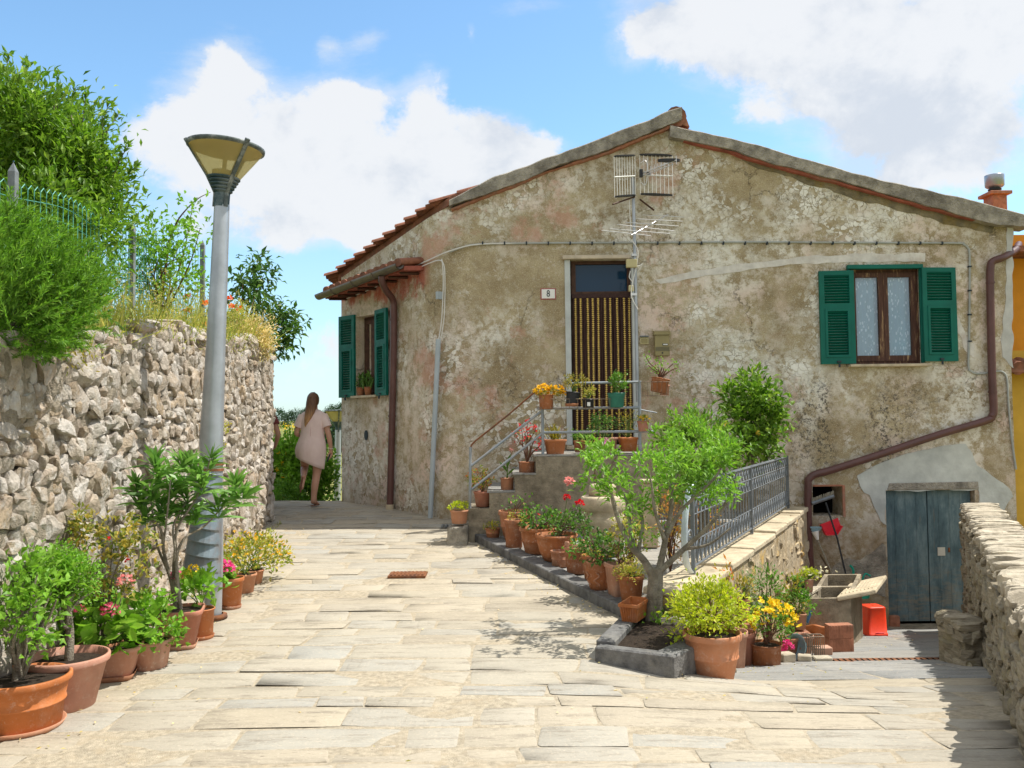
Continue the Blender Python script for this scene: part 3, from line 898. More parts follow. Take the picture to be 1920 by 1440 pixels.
def build_left_wall():
 y0, y1 = 1.4, WALL_END
 P0 = V3(lwall_x(y0), y0, 0)
 P1 = V3(lwall_x(y1), y1, 0)
 L = float(np.linalg.norm(P1 - P0))
 e = (P1 - P0) / L
 n = V3(e[1], -e[0], 0)
 yy = lambda s: y0 + s * e[1]
 zlo = lambda s: gz(lwall_x(yy(s)) + .1, min(yy(s), 13)) - .05
 zhi = lambda s: lwall_top(yy(s)) + .05 * math.sin(s * 2.3) + .03 * math.sin(s * 7.1)
 t = thing('retaining_wall', 'tall rubble stone retaining wall along the left of the path', 'stone wall', (P0[0], P0[1], 0))
 mb = MB()
 ns = int(L / .07)
 nz = 36
 S, Q = np.meshgrid(np.linspace(0, L, ns), np.linspace(0, 1, nz), indexing='ij')
 V = np.zeros(S.shape + (3,))
 for i in range(ns):
  s = S[i, 0]
  for j in range(nz):
   z = zlo(s) + (zhi(s) - .03 - zlo(s)) * Q[i, j]
   V[i, j] = P0 + e * s + V3(0, 0, z)
 V = V + n * (sinnoise(V.reshape(-1, 3), 13, 4).reshape(ns, nz, 1) * .03 - .008)
 i, j = np.meshgrid(np.arange(ns - 1), np.arange(nz - 1), indexing='ij')
 a = i * nz + j
 mb.add(V.reshape(-1, 3), np.stack([a, a + nz, a + nz + 1, a + 1], -1).reshape(-1, 4), 0, True)
 for s0, s1 in zip(np.linspace(0, L, 14)[:-1], np.linspace(0, L, 14)[1:]):
  q = [P0 + e * s0 - n * .02, P0 + e * s1 - n * .02, P0 + e * s1 - n * .5, P0 + e * s0 - n * .5]
  zz = [s0, s1, s1, s0]
  hexa(mb, [c + V3(0, 0, zlo(s) - .3) for c, s in zip(q, zz)], [c + V3(0, 0, zhi(s) - .06) for c, s in zip(q, zz)])
 mb.build('mortar_core', M['wall_mortar'], t)
 mb = MB()
 face_stones(mb, P0, e, n, L, zlo, zhi, (.10, .21), (.10, .30), .055, 3, block=.6, rough=.16, gapk=1.06, skip=.03, cuts=9)
 face_stones(mb, P0 + n * .004, e, n, L, zlo, zhi, (.07, .12), (.07, .17), .045, 44, block=.65, rough=.18, gapk=1.0, skip=.08, ico=ICO2, cuts=6)
 r = np.random.default_rng(8)
 s = 0
 while s < L:
  w = r.uniform(.16, .42)
  stone(mb, P0 + e * (s + w / 2) - n * .13 + V3(0, 0, zhi(s + w / 2) - .03 + r.normal(0, .02)), e, n, V3(0, 0, 1), w * .55, r.uniform(.15, .2), r.uniform(.05, .09), int(r.integers(1e6)), .14, .6, cuts=8)
  s += w
 face_stones(mb, P1 - n * .07, -n, e, .9, lambda s: .2, lambda s: lwall_top(y1) - .02, (.12, .2), (.12, .3), .05, 5, block=.6, rough=.16, gapk=1.0, cuts=8)
 mb.build('stonework', M['rubble'], t)
 mb = MB()
 ys = np.linspace(0.5, 12.2, 30)
 xs = np.array([-.35, -.8, -1.4, -2.2, -3.5, -6, -12, -30])
 V = np.zeros((30, len(xs), 3))
 for i, y in enumerate(ys):
  for j, x in enumerate(xs):
   V[i, j] = (lwall_x(min(y, WALL_END)) + x, y, lwall_top(min(y, WALL_END)) - .12 + .10 * min(-x, 3) + .04 * math.sin(3 * y + 2 * x))
 i, j = np.meshgrid(np.arange(29), np.arange(len(xs) - 1), indexing='ij')
 a = i * len(xs) + j
 mb.add(V.reshape(-1, 3), np.stack([a, a + len(xs), a + len(xs) + 1, a + 1], -1).reshape(-1, 4)[:, ::-1], 0, True)
 edge = V[-1]
 low = edge + np.array([-3.2, 3.2, 0])
 low[:, 2] = -1.2
 vv = np.concatenate([edge, low])
 k = len(xs)
 mb.add(vv, [(q, q + 1, k + q + 1, k + q) for q in range(k - 1)], 0, True)
 kind(mb.build('bank', M['earth'], loc=(0, 0, 0)), 'structure')
def build_low_wall():
 t = thing('terrace_wall', 'low lichened stone wall of the terrace under the iron railing', 'stone wall', (low_wall_x(6.4), 6.4, 0))
 A, B = V3(low_wall_x(6.36), 6.36, 0), V3(low_wall_x(YF - .02), YF - .02, 0)
 e = unit(B - A)
 n = V3(e[1], -e[0], 0)
 L = float(np.linalg.norm(B - A))
 th = .36
 ztop = lambda s: .34 + .10 * s / L
 core = MB()
 q = [A, B, B - n * th, A - n * th]
 ss = [0, L, L, 0]
 sub = 10
 for k in range(sub):
  s0, s1 = L * k / sub, L * (k + 1) / sub
  q = [A + e * s0 + n * .012, A + e * s1 + n * .012, A + e * s1 - n * th, A + e * s0 - n * th]
  hexa(core, [c + V3(0, 0, gz(c[0] + .3, c[1]) - .3) for c in q], [c + V3(0, 0, ztop(s) - .055) for c, s in zip(q, (s0, s1, s1, s0))])
 core.build('mortar_core', M['lichen_stone'], t)
 mb = MB()
 face_stones(mb, A, e, n, L, lambda s: gz((A + e * s)[0] + .3, (A + e * s)[1]) - .04, lambda s: ztop(s) - .05, (.08, .17), (.10, .34), .048, 13, block=.6, rough=.16, gapk=1.03, skip=.05, cuts=7)
 mb.build('stonework', M['lichen_stone'], t)
 mb = MB()
 face_stones(mb, A - n * th, n, -e, th, lambda s: gz(A[0] - .1, A[1]) - .12, lambda s: ztop(0) - .055, (.12, .2), (.16, .3), .04, 14, block=.45, rough=.12, gapk=1.02, skip=0)
 face_stones(mb, B - n * th, -e, -n, L, lambda s: .12, lambda s: ztop(L - s) - .055, (.12, .2), (.16, .3), .03, 15, block=.45, rough=.12, gapk=1.02, skip=0)
 mb.build('mossy_stonework', M['mossy_concrete'], t)
 mb = MB()
 k = 0
 s = -.03
 r = np.random.default_rng(4)
 while s < L - .01:
  w = min(r.uniform(.7, 1.15), L - s)
  q = [A + e * (s + .003) + n * .035, A + e * (s + w - .003) + n * .035, A + e * (s + w - .003) - n * (th + .03), A + e * (s + .003) - n * (th + .03)]
  hexa(mb, [c + V3(0, 0, ztop(s) - .053) for c in q], [c + V3(0, 0, ztop(s) + .004 * (k % 2)) for c in q])
  s += w
  k += 1
 mb.build('coping', M['pale_concrete'], t, bevel=.012, seg=2)
 return A, e, n, L, th, ztop
def build_right_wall():
 y0, y1 = 1.2, 10.9
 P0, P1 = V3(rwall_x(y0), y0, 0), V3(rwall_x(y1), y1, 0)
 L = float(np.linalg.norm(P1 - P0))
 e = (P1 - P0) / L
 n = V3(-e[1], e[0], 0)
 yy = lambda s: y0 + s * e[1]
 zlo = lambda s: gz((P0 + e * s)[0] - .15, yy(s)) - .06
 zhi = lambda s: rwall_top(yy(s))
 t = thing('parapet_wall', 'rough grey stone parapet with ridged pale coping on the right of the court', 'stone wall', (P0[0], P0[1], 0))
 mb = MB()
 th = .42
 for s0, s1 in zip(np.linspace(0, L, 15)[:-1], np.linspace(0, L, 15)[1:]):
  q = [P0 + e * s0 - n * .02, P0 + e * s0 - n * th, P0 + e * s1 - n * th, P0 + e * s1 - n * .02]
  zz = [s0, s0, s1, s1]
  hexa(mb, [c + V3(0, 0, zlo(s) - .3) for c, s in zip(q, zz)], [c + V3(0, 0, zhi(s) - .11) for c, s in zip(q, zz)])
 mb.build('mortar_core', M['wall_mortar'], t)
 mb = MB()
 face_stones(mb, P0, e, n, L, zlo, lambda s: zhi(s) - .09, (.045, .10), (.10, .34), .045, 23, block=.6, rough=.16, gapk=1.04, skip=.02, cuts=7)
 c = on_surf(1850, 1262, g)
 q = V3(rwall_x(6.85) - .20, 6.78, 0)
 zf, zt_ = lambda s: gz(q[0], 6.8) - .05, lambda s: gz(q[0], 6.8) + .33
 face_stones(mb, q, V3(1, 0, 0), V3(0, -1, 0), .3, zf, zt_, (.07, .13), (.12, .26), .05, 51, block=.5, rough=.14, gapk=1.08, skip=0, cuts=7)
 face_stones(mb, q, V3(0, 1, 0), V3(-1, 0, 0), .42, zf, zt_, (.07, .13), (.12, .26), .05, 52, block=.5, rough=.14, gapk=1.08, skip=0, cuts=7)
 for k in range(5):
  stone(mb, q + V3(.10 + .1 * (k % 2), .05 + .09 * k, gz(q[0], 6.8) + .31), V3(1, 0, 0), V3(0, 1, 0), V3(0, 0, 1), .13, .08, .04, 90 + k, .12, .5, cuts=7)
 hexa(mb, [q + V3(a, c, gz(q[0], 7) - .2) for a, c in ((0, 0), (.3, 0), (.3, .42), (0, .42))], [q + V3(a, c, gz(q[0], 6.8) + .31) for a, c in ((0, 0), (.3, 0), (.3, .42), (0, .42))])
 mb.build('stonework', M['schist'], t)
 mb = MB()
 r = np.random.default_rng(14)
 s = 0
 while s < L:
  w = r.uniform(.045, .10)
  sk = r.normal(0, .06)
  d = unit(-n + e * (sk + .35))
  stone(mb, P0 + e * (s + w / 2) - n * (th / 2 - .01) + V3(0, 0, zhi(s) - .05 + r.normal(0, .005)), d, e, V3(0, 0, 1), th / 2 + r.uniform(.0, .012), w * .62, r.uniform(.05, .058), int(r.integers(1e6)), .10, .4, cuts=4)
  s += w
 mb.build('coping', M['coping'], t)
def build_planter():
 a = on_surf(1115, 1243, g)
 b = on_surf(1262, 1274, g)
 c = V3(1.42, 6.12)
 d = V3(KB[0] + .03, KB[1] - .02)
 t = thing('planter_border', 'dark slate border of the raised bed at the foot of the small tree', 'planter', (a[0], a[1], gz(a[0], a[1])))
 mb = MB()
 def slab(p, q, w, inside, zt):
  p, q = V3(p[0], p[1], 0), V3(q[0], q[1], 0)
  dd = unit(q - p)
  s = V3(-dd[1], dd[0], 0)
  if np.dot(s[:2], inside[:2] - p[:2]) < 0:
   s = -s
  k = [p, q, q + s * w, p + s * w]
  hexa(mb, [x + V3(0, 0, gz(x[0], x[1]) - .1) for x in k], [x + V3(0, 0, zt) for x in k])
 ins = V3(1.1, 6.5, 0)
 zt = max(gz(a[0], a[1]), gz(b[0], b[1])) + .105
 slab(a, b, .09, ins, zt)
 slab(V3(b[0] + .004, b[1] + .0), V3(1.52, 6.05), .16, ins, zt - .006)
 slab(V3(d[0] - .03, d[1] - .02), V3(a[0] + .02, a[1] + .10), .13, ins, zt + .02)
 mb.build('slate_edge', M['dark_slate'], t, bevel=.01)
 mb = MB()
 poly = [(a[0] + .06, a[1] + .05), (b[0] - .02, b[1] + .06), (1.45, 6.12), (1.5, 6.5), (1.0, 6.95)]
 cx, cy = np.mean([p[0] for p in poly]), np.mean([p[1] for p in poly])
 v = [(cx, cy, zt + .01)] + [(x, y, zt - .035) for x, y in poly]
 n = len(poly)
 mb.add(v, [(0, 1 + i, 1 + (i + 1) % n) for i in range(n)], 0, True)
 mb.build('earth', M['soil'], t)
 return zt
build_ground()
build_paving()
build_terrace()
build_left_wall()
LW = build_low_wall()
build_right_wall()
PLZ = build_planter()
XR = at(1893, 600, YF)[0]
APX = at(1262, 236, YF)
APEX = (APX[0], APX[2])
ZL = at(838, 385, YF)[2]
ZR = at(1893, 408, YF)[2]
SLL = (APEX[1] - ZL) / (APEX[0] - CA[0])
SLR = (APEX[1] - ZR) / (XR - APEX[0])
def roof_z(x):
 return APEX[1] - SLL * (APEX[0] - x) if x <= APEX[0] else APEX[1] - SLR * (x - APEX[0])
def fx(px, py=600):
 return at(px, py, YF)[0]
def fz(px, py):
 return at(px, py, YF)[2]
DOOR = (fx(1066), fx(1192), fz(1130, 834), fz(1130, 487))
WIN = (fx(1594), fx(1728), fz(1660, 683), fz(1660, 503))
GAR = (fx(1664, 1050), fx(1832, 1050), fz(1750, 1174), fz(1750, 919))
VENT = (fx(1524, 940), fx(1579, 940), fz(1550, 967), fz(1550, 912))
def ch(px, py, off=0.0):
 return on_plane(px, py, CA + CN * off, CN)
def chp(s, z, off=0.0):
 p = CA + CE * s + CN * off
 return V3(p[0], p[1], z)
def ch_s(px, py):
 return float(np.dot(ch(px, py) - CA, CE))
SW = (ch_s(706, 660), ch_s(668, 660), ch(690, 741)[2], ch(705, 588)[2])   # side window opening: s0, s1, z0, z1
SW = (SW[0], SW[1], SW[2], SW[3])
RC = .42                                                                   # radius-ish of the rounded corner
def wall_cols(mb, pts, holes, top, bottom, depth, nrm):
 for (s0, p0), (s1, p1) in zip(pts[:-1], pts[1:]):
  cuts = [bottom]
  hs = [h for h in holes if h[0] < (s0 + s1) / 2 < h[1]]
  segs = []
  z = bottom
  for h in sorted(hs, key=lambda h: h[2]):
   segs.append((z, h[2]))
   z = h[3]
  for a, b in segs:
   mb.add([V3(p0[0], p0[1], a), V3(p1[0], p1[1], a), V3(p1[0], p1[1], b), V3(p0[0], p0[1], b)], [(0, 1, 2, 3)])
  mb.add([V3(p0[0], p0[1], z), V3(p1[0], p1[1], z), V3(p1[0], p1[1], top(*p1)), V3(p0[0], p0[1], top(*p0))], [(0, 1, 2, 3)])
def build_house():
 H = thing('old_house', 'weathered old two-sided house with peeling plaster and green shutters', 'house', (CA[0], CA[1], gz(CA[0], CA[1])))
 holes = [DOOR, WIN, GAR, VENT]
 mb = MB()
 zb = -1.6
 xs = sorted({CA[0] + RC, XR, APEX[0]} | {h[k] for h in holes for k in (0, 1)})
 ext = []
 for a, b in zip(xs[:-1], xs[1:]):
  ext += list(np.linspace(a, b, max(2, int((b - a) / .5) + 1)))[:-1]
 ext.append(xs[-1])
 wall_cols(mb, [(x, (x, YF)) for x in ext], holes, lambda x, y: roof_z(x) - .02, zb, .2, None)
 arc = [V3(CA[0] + RC, YF), None, CA[:2] + CE[:2] * RC]
 cpts = []
 for k in range(9):
  t = k / 8
  p = (1 - t) ** 2 * arc[0] + 2 * t * (1 - t) * CA[:2] + t * t * arc[2]
  cpts.append(p)
 for p, q in zip(cpts[:-1], cpts[1:]):
  mb.add([V3(*q, zb), V3(*p, zb), V3(*p, roof_z(p[0]) - .02), V3(*q, roof_z(q[0]) - .02)], [(0, 1, 2, 3)], smooth=True)
 ss = sorted([RC, SW[0], SW[1], CL])
 ext = []
 for a, b in zip(ss[:-1], ss[1:]):
  ext += list(np.linspace(a, b, max(2, int((b - a) / .4) + 1)))[:-1]
 ext.append(CL)
 pts = [(s, (CA + CE * s)[:2]) for s in ext]
 wall_cols(mb, [(s, p) for s, p in pts][::1], [SW], lambda x, y: roof_z(x) - .02, zb, .2, None)
 B2 = V3(CB[0] - .05, 18.0)
 zl = roof_z(CB[0])
 mb.add([V3(CB[0], CB[1], zb), V3(B2[0], B2[1], zb), V3(B2[0], B2[1], zl), V3(CB[0], CB[1], zl)], [(0, 1, 2, 3)])
 mb.add([V3(B2[0], B2[1], zb), V3(XR, 18, zb), V3(XR, 18, ZR), V3(APEX[0], 18, APEX[1]), V3(B2[0], B2[1], zl)], [(0, 1, 2, 3, 4)])
 mb.add([V3(XR, YF, zb), V3(XR, 18, zb), V3(XR, 18, ZR), V3(XR, YF, ZR)], [(0, 1, 2, 3)])
 for (x0, x1, z0, z1), d in ((DOOR, .2), (WIN, .14), (GAR, .2), (VENT, .35)):
  y = YF
  mb.add([V3(x0, y, z0), V3(x0, y + d, z0), V3(x0, y + d, z1), V3(x0, y, z1)], [(0, 1, 2, 3)])
  mb.add([V3(x1, y, z0), V3(x1, y + d, z0), V3(x1, y + d, z1), V3(x1, y, z1)], [(3, 2, 1, 0)])
  mb.add([V3(x0, y, z1), V3(x1, y, z1), V3(x1, y + d, z1), V3(x0, y + d, z1)], [(3, 2, 1, 0)])
  mb.add([V3(x0, y, z0), V3(x1, y, z0), V3(x1, y + d, z0), V3(x0, y + d, z0)], [(0, 1, 2, 3)])
 s0, s1, z0, z1 = SW
 d = -.26
 for a, b in (((s0, z0), (s0, z1)), ((s1, z0), (s1, z1)), ((s0, z1), (s1, z1)), ((s0, z0), (s1, z0))):
  mb.add([chp(*a), chp(*b), chp(*b, d), chp(*a, d)], [(0, 1, 2, 3)])
 mb.build('wall', M['plaster'], H)
 mb = MB()
 x0, x1, zz0, zz1 = VENT
 mb.add([V3(x0 - .3, YF + .36, zz0 - .3), V3(x1 + .3, YF + .36, zz0 - .3), V3(x1 + .3, YF + .36, zz1 + .3), V3(x0 - .3, YF + .36, zz1 + .3)], [(0, 1, 2, 3)])
 v = mb.build('cellar_opening', M['black_void'], H)
 fr = MB()
 box(fr, (x1 + .018, YF + .10, (zz0 + zz1) / 2), (.034, .24, zz1 - zz0 + .03))
 box(fr, ((x0 + x1) / 2, YF + .10, zz1 + .012), (x1 - x0 - .01, .24, .022))
 fr.build('brick_reveal', M['red_brick'], v)
 mb = MB()
 yf = YF - .06
 tk = .10
 ov = -.03
 cl0 = CA + CN * ov - CE * .1
 cl1 = CB + CN * ov + CE * .15
 pl = [(APEX[0], yf), (APEX[0], 18.2), (CB[0] - .25, 18.2), (cl1[0], cl1[1]), (cl0[0] + .02, yf)]
 lo = [V3(x, y, roof_z(x) - .02) for x, y in pl]
 prism(mb, lo[::-1], (0, 0, tk))
 pr = [(APEX[0], yf), (XR + .18, yf), (XR + .18, 18.2), (APEX[0], 18.2)]
 prism(mb, [V3(x, y, roof_z(x) - .06) for x, y in pr][::-1], (0, 0, .05))
 roof = mb.build('roof', M['roof_tile'], H)
 tl = MB()
 rng = np.random.default_rng(3)
 row = .2
 n = V3(SLL, 0, 1)
 for k in range(36):
  y = YF + .12 + k * row
  if y > 18:
   break
  if y < CB[1] + .1:
   xe = CA[0] + (CB[0] - CA[0]) * (y - YF) / (CB[1] - YF) - .13
  else:
   xe = CB[0] - .28
  x = xe
  j = 0
  while x < APEX[0] - .05:
   x2 = min(x + .40, APEX[0])
   for cap, yo, zo in ((True, 0, .065), (False, row / 2, .03)):
    if not cap and j > 5:
     continue
    pts = []
    ang = np.linspace(0, np.pi, 7)
    r0, r1 = (.092, .078) if cap else (.08, .092)
    jx = rng.normal(0, .012)
    for xx, rr, dz in ((x + jx, r0, .018), (x2 + .05, r1, -.004)):
     zz = roof_z(xx) + tk - .02 + dz + (zo - .05)
     sg = 1 if cap else -1
     for q in ang:
      pts.append(V3(xx, y + yo - rr * math.cos(q), zz + sg * rr * .62 * math.sin(q) + (0 if cap else .06)))
     for q in ang[::-1]:
      pts.append(V3(xx, y + yo - (rr - .014) * math.cos(q), zz + sg * (rr * .62 - .014) * math.sin(q) + (0 if cap else .06)))
    f = [(i, i + 14, (i + 1) % 14 + 14, (i + 1) % 14) for i in range(14)]
    f += [(i, i + 1, 12 - i, 13 - i) for i in range(6)]
    tl.add(np.array(pts), f, 0)
   x = x2
   j += 1
 tl.build('roof_tiles', M['roof_tile'], roof)
 rg = MB()
 for k in range(16):
  y0 = yf - .02 + k * .42
  tube(rg, [(APEX[0] + .03, y0, APEX[1] + .10), (APEX[0] + .03, y0 + .46, APEX[1] + .12)], [.14, .115], 12)
 rg.build('ridge_tiles', M['roof_tile'], roof)
 def verge(name, pixels, w0, w1, drop, mat, y0=YF - .13, y1=YF + .16):
  b = MB()
  up, lo_ = pixels
  n_ = 60
  U_ = np.array([at(px, py, y0) for px, py in up])
  L_ = np.array([at(px, py, y0) for px, py in lo_])
  xs_ = np.linspace(0, 1, n_)
  def interp(P):
   d_ = np.concatenate([[0], np.cumsum(np.linalg.norm(np.diff(P, axis=0), axis=1))])
   d_ /= d_[-1]
   return np.stack([np.interp(xs_, d_, P[:, i]) for i in range(3)], -1)
  U_, L_ = interp(U_), interp(L_)
  U_[:, 2] += sinnoise(U_, 5, 3) * .018 + sinnoise(U_, 17, 8) * .009
  L_[:, 2] += sinnoise(L_, 6, 5) * .02 + sinnoise(L_, 19, 7) * .012
  dy = V3(0, y1 - y0, 0)
  rings = np.stack([L_, U_ - V3(0, -.0, .02), U_ + V3(0, .03, .0), U_ + dy, L_ + dy], 1)
  rings[:, 0, 1] += sinnoise(U_, 7, 9) * .012
  v_ = rings.reshape(-1, 3)
  f_ = []
  for i in range(n_ - 1):
   for j in range(5):
    f_.append((i * 5 + j, i * 5 + (j + 1) % 5, (i + 1) * 5 + (j + 1) % 5, (i + 1) * 5 + j))
  b.add(v_, f_, 0, False)
  b.add(rings[0], [(4, 3, 2, 1, 0)])
  b.add(rings[-1], [(0, 1, 2, 3, 4)])
  return b.build(name, mat, roof)
 verge('verge_coping', ([(842, 374), (880, 352), (1000, 304), (1140, 252), (1240, 212), (1279, 200)], [(842, 389), (880, 374), (1000, 329), (1140, 280), (1240, 238), (1279, 222)]), 0, 0, 0, M['verge_concrete'])
 verge('verge_coping', ([(1257, 233), (1300, 243), (1420, 272), (1600, 320), (1760, 360), (1870, 388), (1935, 403)], [(1257, 254), (1300, 264), (1420, 296), (1600, 346), (1760, 390), (1870, 424), (1935, 426)]), 0, 0, 0, M['verge_concrete'])
 verge('verge_tile', ([(846, 388), (1000, 327), (1140, 279), (1262, 230)], [(846, 394), (1000, 334), (1140, 286), (1262, 238)]), 0, 0, 0, M['red_brick'], YF - .09, YF + .1)
 verge('verge_tile', ([(1268, 253), (1420, 294), (1600, 344), (1868, 418)], [(1268, 258), (1420, 302), (1600, 353), (1868, 424)]), 0, 0, 0, M['soffit_red'], YF - .09, YF + .1)
 b = MB()
 p = [at(1268, 230, YF - .05), at(1293, 238, YF - .05), at(1280, 203, YF - .05), at(1266, 214, YF - .05)]
 prism(b, p, (0, .3, 0))
 b.build('apex_brick', M['orange_render'] if False else M['red_brick'], roof)
 c = at(1866, 380, YF + 1.6)
 b = MB()
 zt = at(1866, 367, YF + 1.6)[2]
 box(b, (c[0], c[1], zt - .35), (.22, .26, .7))
 box(b, (c[0], c[1], zt + .012), (.33, .37, .05))
 chm = b.build('chimney', M['red_brick'], H, bevel=.006)
 b = MB()
 k = 1600 / (YF + 1.6)
 z0 = at(1866, 358, YF + 1.6)[2]
 lathe(b, [(.075, 0), (.07, .06), (.095, .07), (.095, .085), (.07, .10), (.075, .10)], (c[0], c[1], z0 - .06), 20, mi=1)
 lathe(b, [(.06, .03), (.115, .055), (.135, .075), (.138, .22), (.138, .24), (.12, .245), (.01, .25)], (c[0], c[1], z0 + .0), 24, mi=0)
 b.build('chimney_cowl', [M['chrome'], M['black_plastic']], chm)
 b = MB()
 g0, g1 = ch_s(795, 480), CL - .10
 zA, zB = ch(790, 492, .36)[2] + .02, ch(612, 556, .36)[2] + .03
 a = [chp(g0, zA - .02, -.0), chp(g1, zB - .02, -.0), chp(g1, zB - .06, .34), chp(g0, zA - .06, .34)]
 prism(b, [p + V3(0, 0, .0) for p in a], (0, 0, .06))
 eav = b.build('eaves', M['soffit_red'], H)
 b = MB()
 nt_ = 12
 for i in range(nt_):
  s = g0 + (g1 - g0) * (i + .5) / nt_
  z = zA + (zB - zA) * (i + .5) / nt_
  tube(b, [chp(s, z + .06, .38), chp(s, z + .13, .0)], [.095, .085], 10, flat=(1, .6))
 b.build('eaves_tiles', M['roof_tile'], eav)
 b = MB()
 for s in np.linspace(g0 + .1, g1 - .1, 8):
  q0 = chp(s, zA + (zB - zA) * (s - g0) / (g1 - g0) - .05, .02)
  q1 = chp(s, zA + (zB - zA) * (s - g0) / (g1 - g0) - .075, .33)
  tube(b, [q0, q1], .022, 4, smooth=False)
 b.build('rafters', M['dark_wood'], eav)
 b = MB()
 gp0, gp1 = chp(g0 - .02, zA + .012, .42), chp(g1 + .06, zB + .0, .42)
 ang = np.linspace(np.pi, 2 * np.pi, 9)
 V = []
 N_ = 12
 for i in range(N_ + 1):
  p = gp0 + (gp1 - gp0) * i / N_
  for rr in (.075, .066):
   for q in (ang if rr == .075 else ang[::-1]):
    V.append(p + CN * rr * math.cos(q) + V3(0, 0, rr * math.sin(q)))
 m_ = 18
 f = [(i * m_ + j, i * m_ + (j + 1) % m_, (i + 1) * m_ + (j + 1) % m_, (i + 1) * m_ + j) for i in range(N_) for j in range(m_)]
 b.add(V, f, 0, True)
 b.add(V[-m_:], [tuple(range(m_))])
 for t in (.27, .52, .78):
  p = gp0 + (gp1 - gp0) * t
  r_ = np.linspace(np.pi, 2 * np.pi, 9)
  tube(b, [p + CN * .08 * math.cos(q) + V3(0, 0, .08 * math.sin(q)) for q in r_], .009, 6)
 b.build('gutter', M['gutter_metal'], H)
 b = MB()
 sp = ch_s(737, 700)
 pts = [ch(716, 518, .42), ch(717, 530, .40), ch(724, 545, .28), ch(736, 562, .10), ch(738, 590, .07), ch(737, 700, .065), ch(731, 951, .065)]
 tube(b, curve(pts, 5), .049, 14)
 for py in (600, 780):
  p = ch(737 if py < 700 else 735, py, .065)
  tube(b, [p + V3(0, 0, -.015), p + V3(0, 0, .015)], .056, 14)
 b.build('downpipe', M['brown_pipe'], H)
 b = MB()
 p = ch(731, 951, .065)
 tube(b, [p - V3(0, 0, .06), p + V3(0, 0, .04)], .06, 12)
 b.build('downpipe_shoe', M['pale_concrete'], H)
 b = MB()
 p0, p1 = ch(822, 636, .05), ch(806, 988, .07)
 tube(b, [p0, p0 + (p1 - p0) * .5, p1], .034, 12)
 tube(b, [p0 + (p1 - p0) * .495, p0 + (p1 - p0) * .505], .037, 12)
 b.build('cable_duct', M['grey_pvc'], H)
 b = MB()
 tube(b, curve([ch(822, 640, .03), ch(828, 600, .02), ch(831, 540, .02), ch(830, 500, .02), ch(824, 488, .03), ch(790, 500, .03), ch(700, 540, .03), ch(650, 560, .03)], 4), .008, 5)
 tube(b, curve([ch(826, 640, .03), ch(833, 590, .015), ch(834, 510, .02), ch(828, 486, .03)], 4), .007, 5)
 tube(b, curve([ch(650, 553, .03), ch(700, 532, .03), ch(790, 494, .03), at(845, 470, YF - .03), at(900, 458, YF - .03), at(1000, 456, YF - .025)], 4), .009, 5)
 b.build('cable', M['white_cable'], H)
 b = MB()
 p = ch(824, 554, .02)
 box(b, p, (.05, .09, .10), math.atan2(CE[1], CE[0]))
 b.build('junction_box', M['grey_pvc'], H)
 b = MB()
 run = [(842, 471), (870, 463), (900, 458), (1000, 456), (1200, 455), (1400, 454), (1600, 455), (1790, 456), (1806, 458), (1814, 464), (1818, 478), (1818, 560), (1817, 640), (1816, 688), (1822, 697), (1835, 701), (1866, 697), (1879, 697), (1888, 710), (1891, 760), (1898, 830), (1905, 880)]
 P = [at(px, py, YF - .022) for px, py in run]
 P[0][1] += .06
 tube(b, curve(P, 3), .0135, 7)
 for px in range(905, 1800, 41):
  p = at(px, 456, YF - .02)
  box(b, p, (.02, .045, .04), mi=1)
 for py in (500, 545, 590, 640):
  box(b, at(1818, py, YF - .02), (.04, .045, .02), mi=1)
 b.build('conduit', [M['conduit'], M['ink']], H)
 b = MB()
 p = at(1818, 457, YF - .004)
 lathe(b, [(.001, -.006), (.075, -.006), (.08, 0)], p, 20, ax=Matrix.Rotation(math.pi / 2, 3, 'X'))
 b.build('conduit_patch', M['concrete'], H)
 b = MB()
 run = [(1960, 441), (1925, 462), (1880, 483), (1862, 490), (1857, 503), (1857, 560), (1860, 700), (1863, 765), (1860, 780), (1848, 789), (1760, 815), (1650, 852), (1560, 881), (1530, 889), (1518, 897), (1515, 912), (1516, 1000), (1520, 1068)]
 P = [at(px, py, YF - .075) for px, py in run]
 P[0][1] += .6
 P[1][1] += .25
 tube(b, curve(P, 4), .049, 14)
 for px, py in ((1857, 530), (1861, 735), (1517, 1046)):
  p = at(px, py, YF - .075)
  tube(b, [p - V3(0, 0, .012), p + V3(0, 0, .012)], .057, 14)
 b.build('waste_pipe', M['brown_pipe'], H)
 def patch(name, pix, mat, off=.004, th=.01):
  b = MB()
  pp = [at(px, py, YF - off) for px, py in pix]
  out = []
  for i in range(len(pp)):
   a_, c_ = pp[i], pp[(i + 1) % len(pp)]
   m_ = max(2, int(np.linalg.norm(c_ - a_) / .04))
   for k_ in range(m_):
    out.append(a_ + (c_ - a_) * k_ / m_)
  out = np.array(out)
  out[:, 0] += sinnoise(out, 24, 31) * .012
  out[:, 2] += sinnoise(out, 24, 37) * .012
  prism(b, out, (0, th, 0))
  return b.build(name, mat, H)
 patch('cement_patch', [(1607, 893), (1640, 872), (1700, 850), (1760, 838), (1812, 833), (1822, 850), (1832, 872), (1870, 898), (1896, 920), (1899, 930), (1880, 960), (1838, 958), (1835, 918), (1660, 921), (1661, 985), (1652, 975), (1630, 930), (1612, 912)], M['cement_patch'], .012, .02)
 patch('white_patch', [(1228, 524), (1300, 508), (1400, 494), (1500, 482), (1600, 476), (1734, 475), (1733, 490), (1640, 491), (1510, 494), (1420, 503), (1330, 517), (1240, 532)], M['white_patch'], .006, .01)
 patch('white_patch', [(1790, 585), (1800, 600), (1812, 630), (1826, 645), (1828, 672), (1812, 660), (1800, 634), (1792, 615)], M['white_patch'], .006, .01)
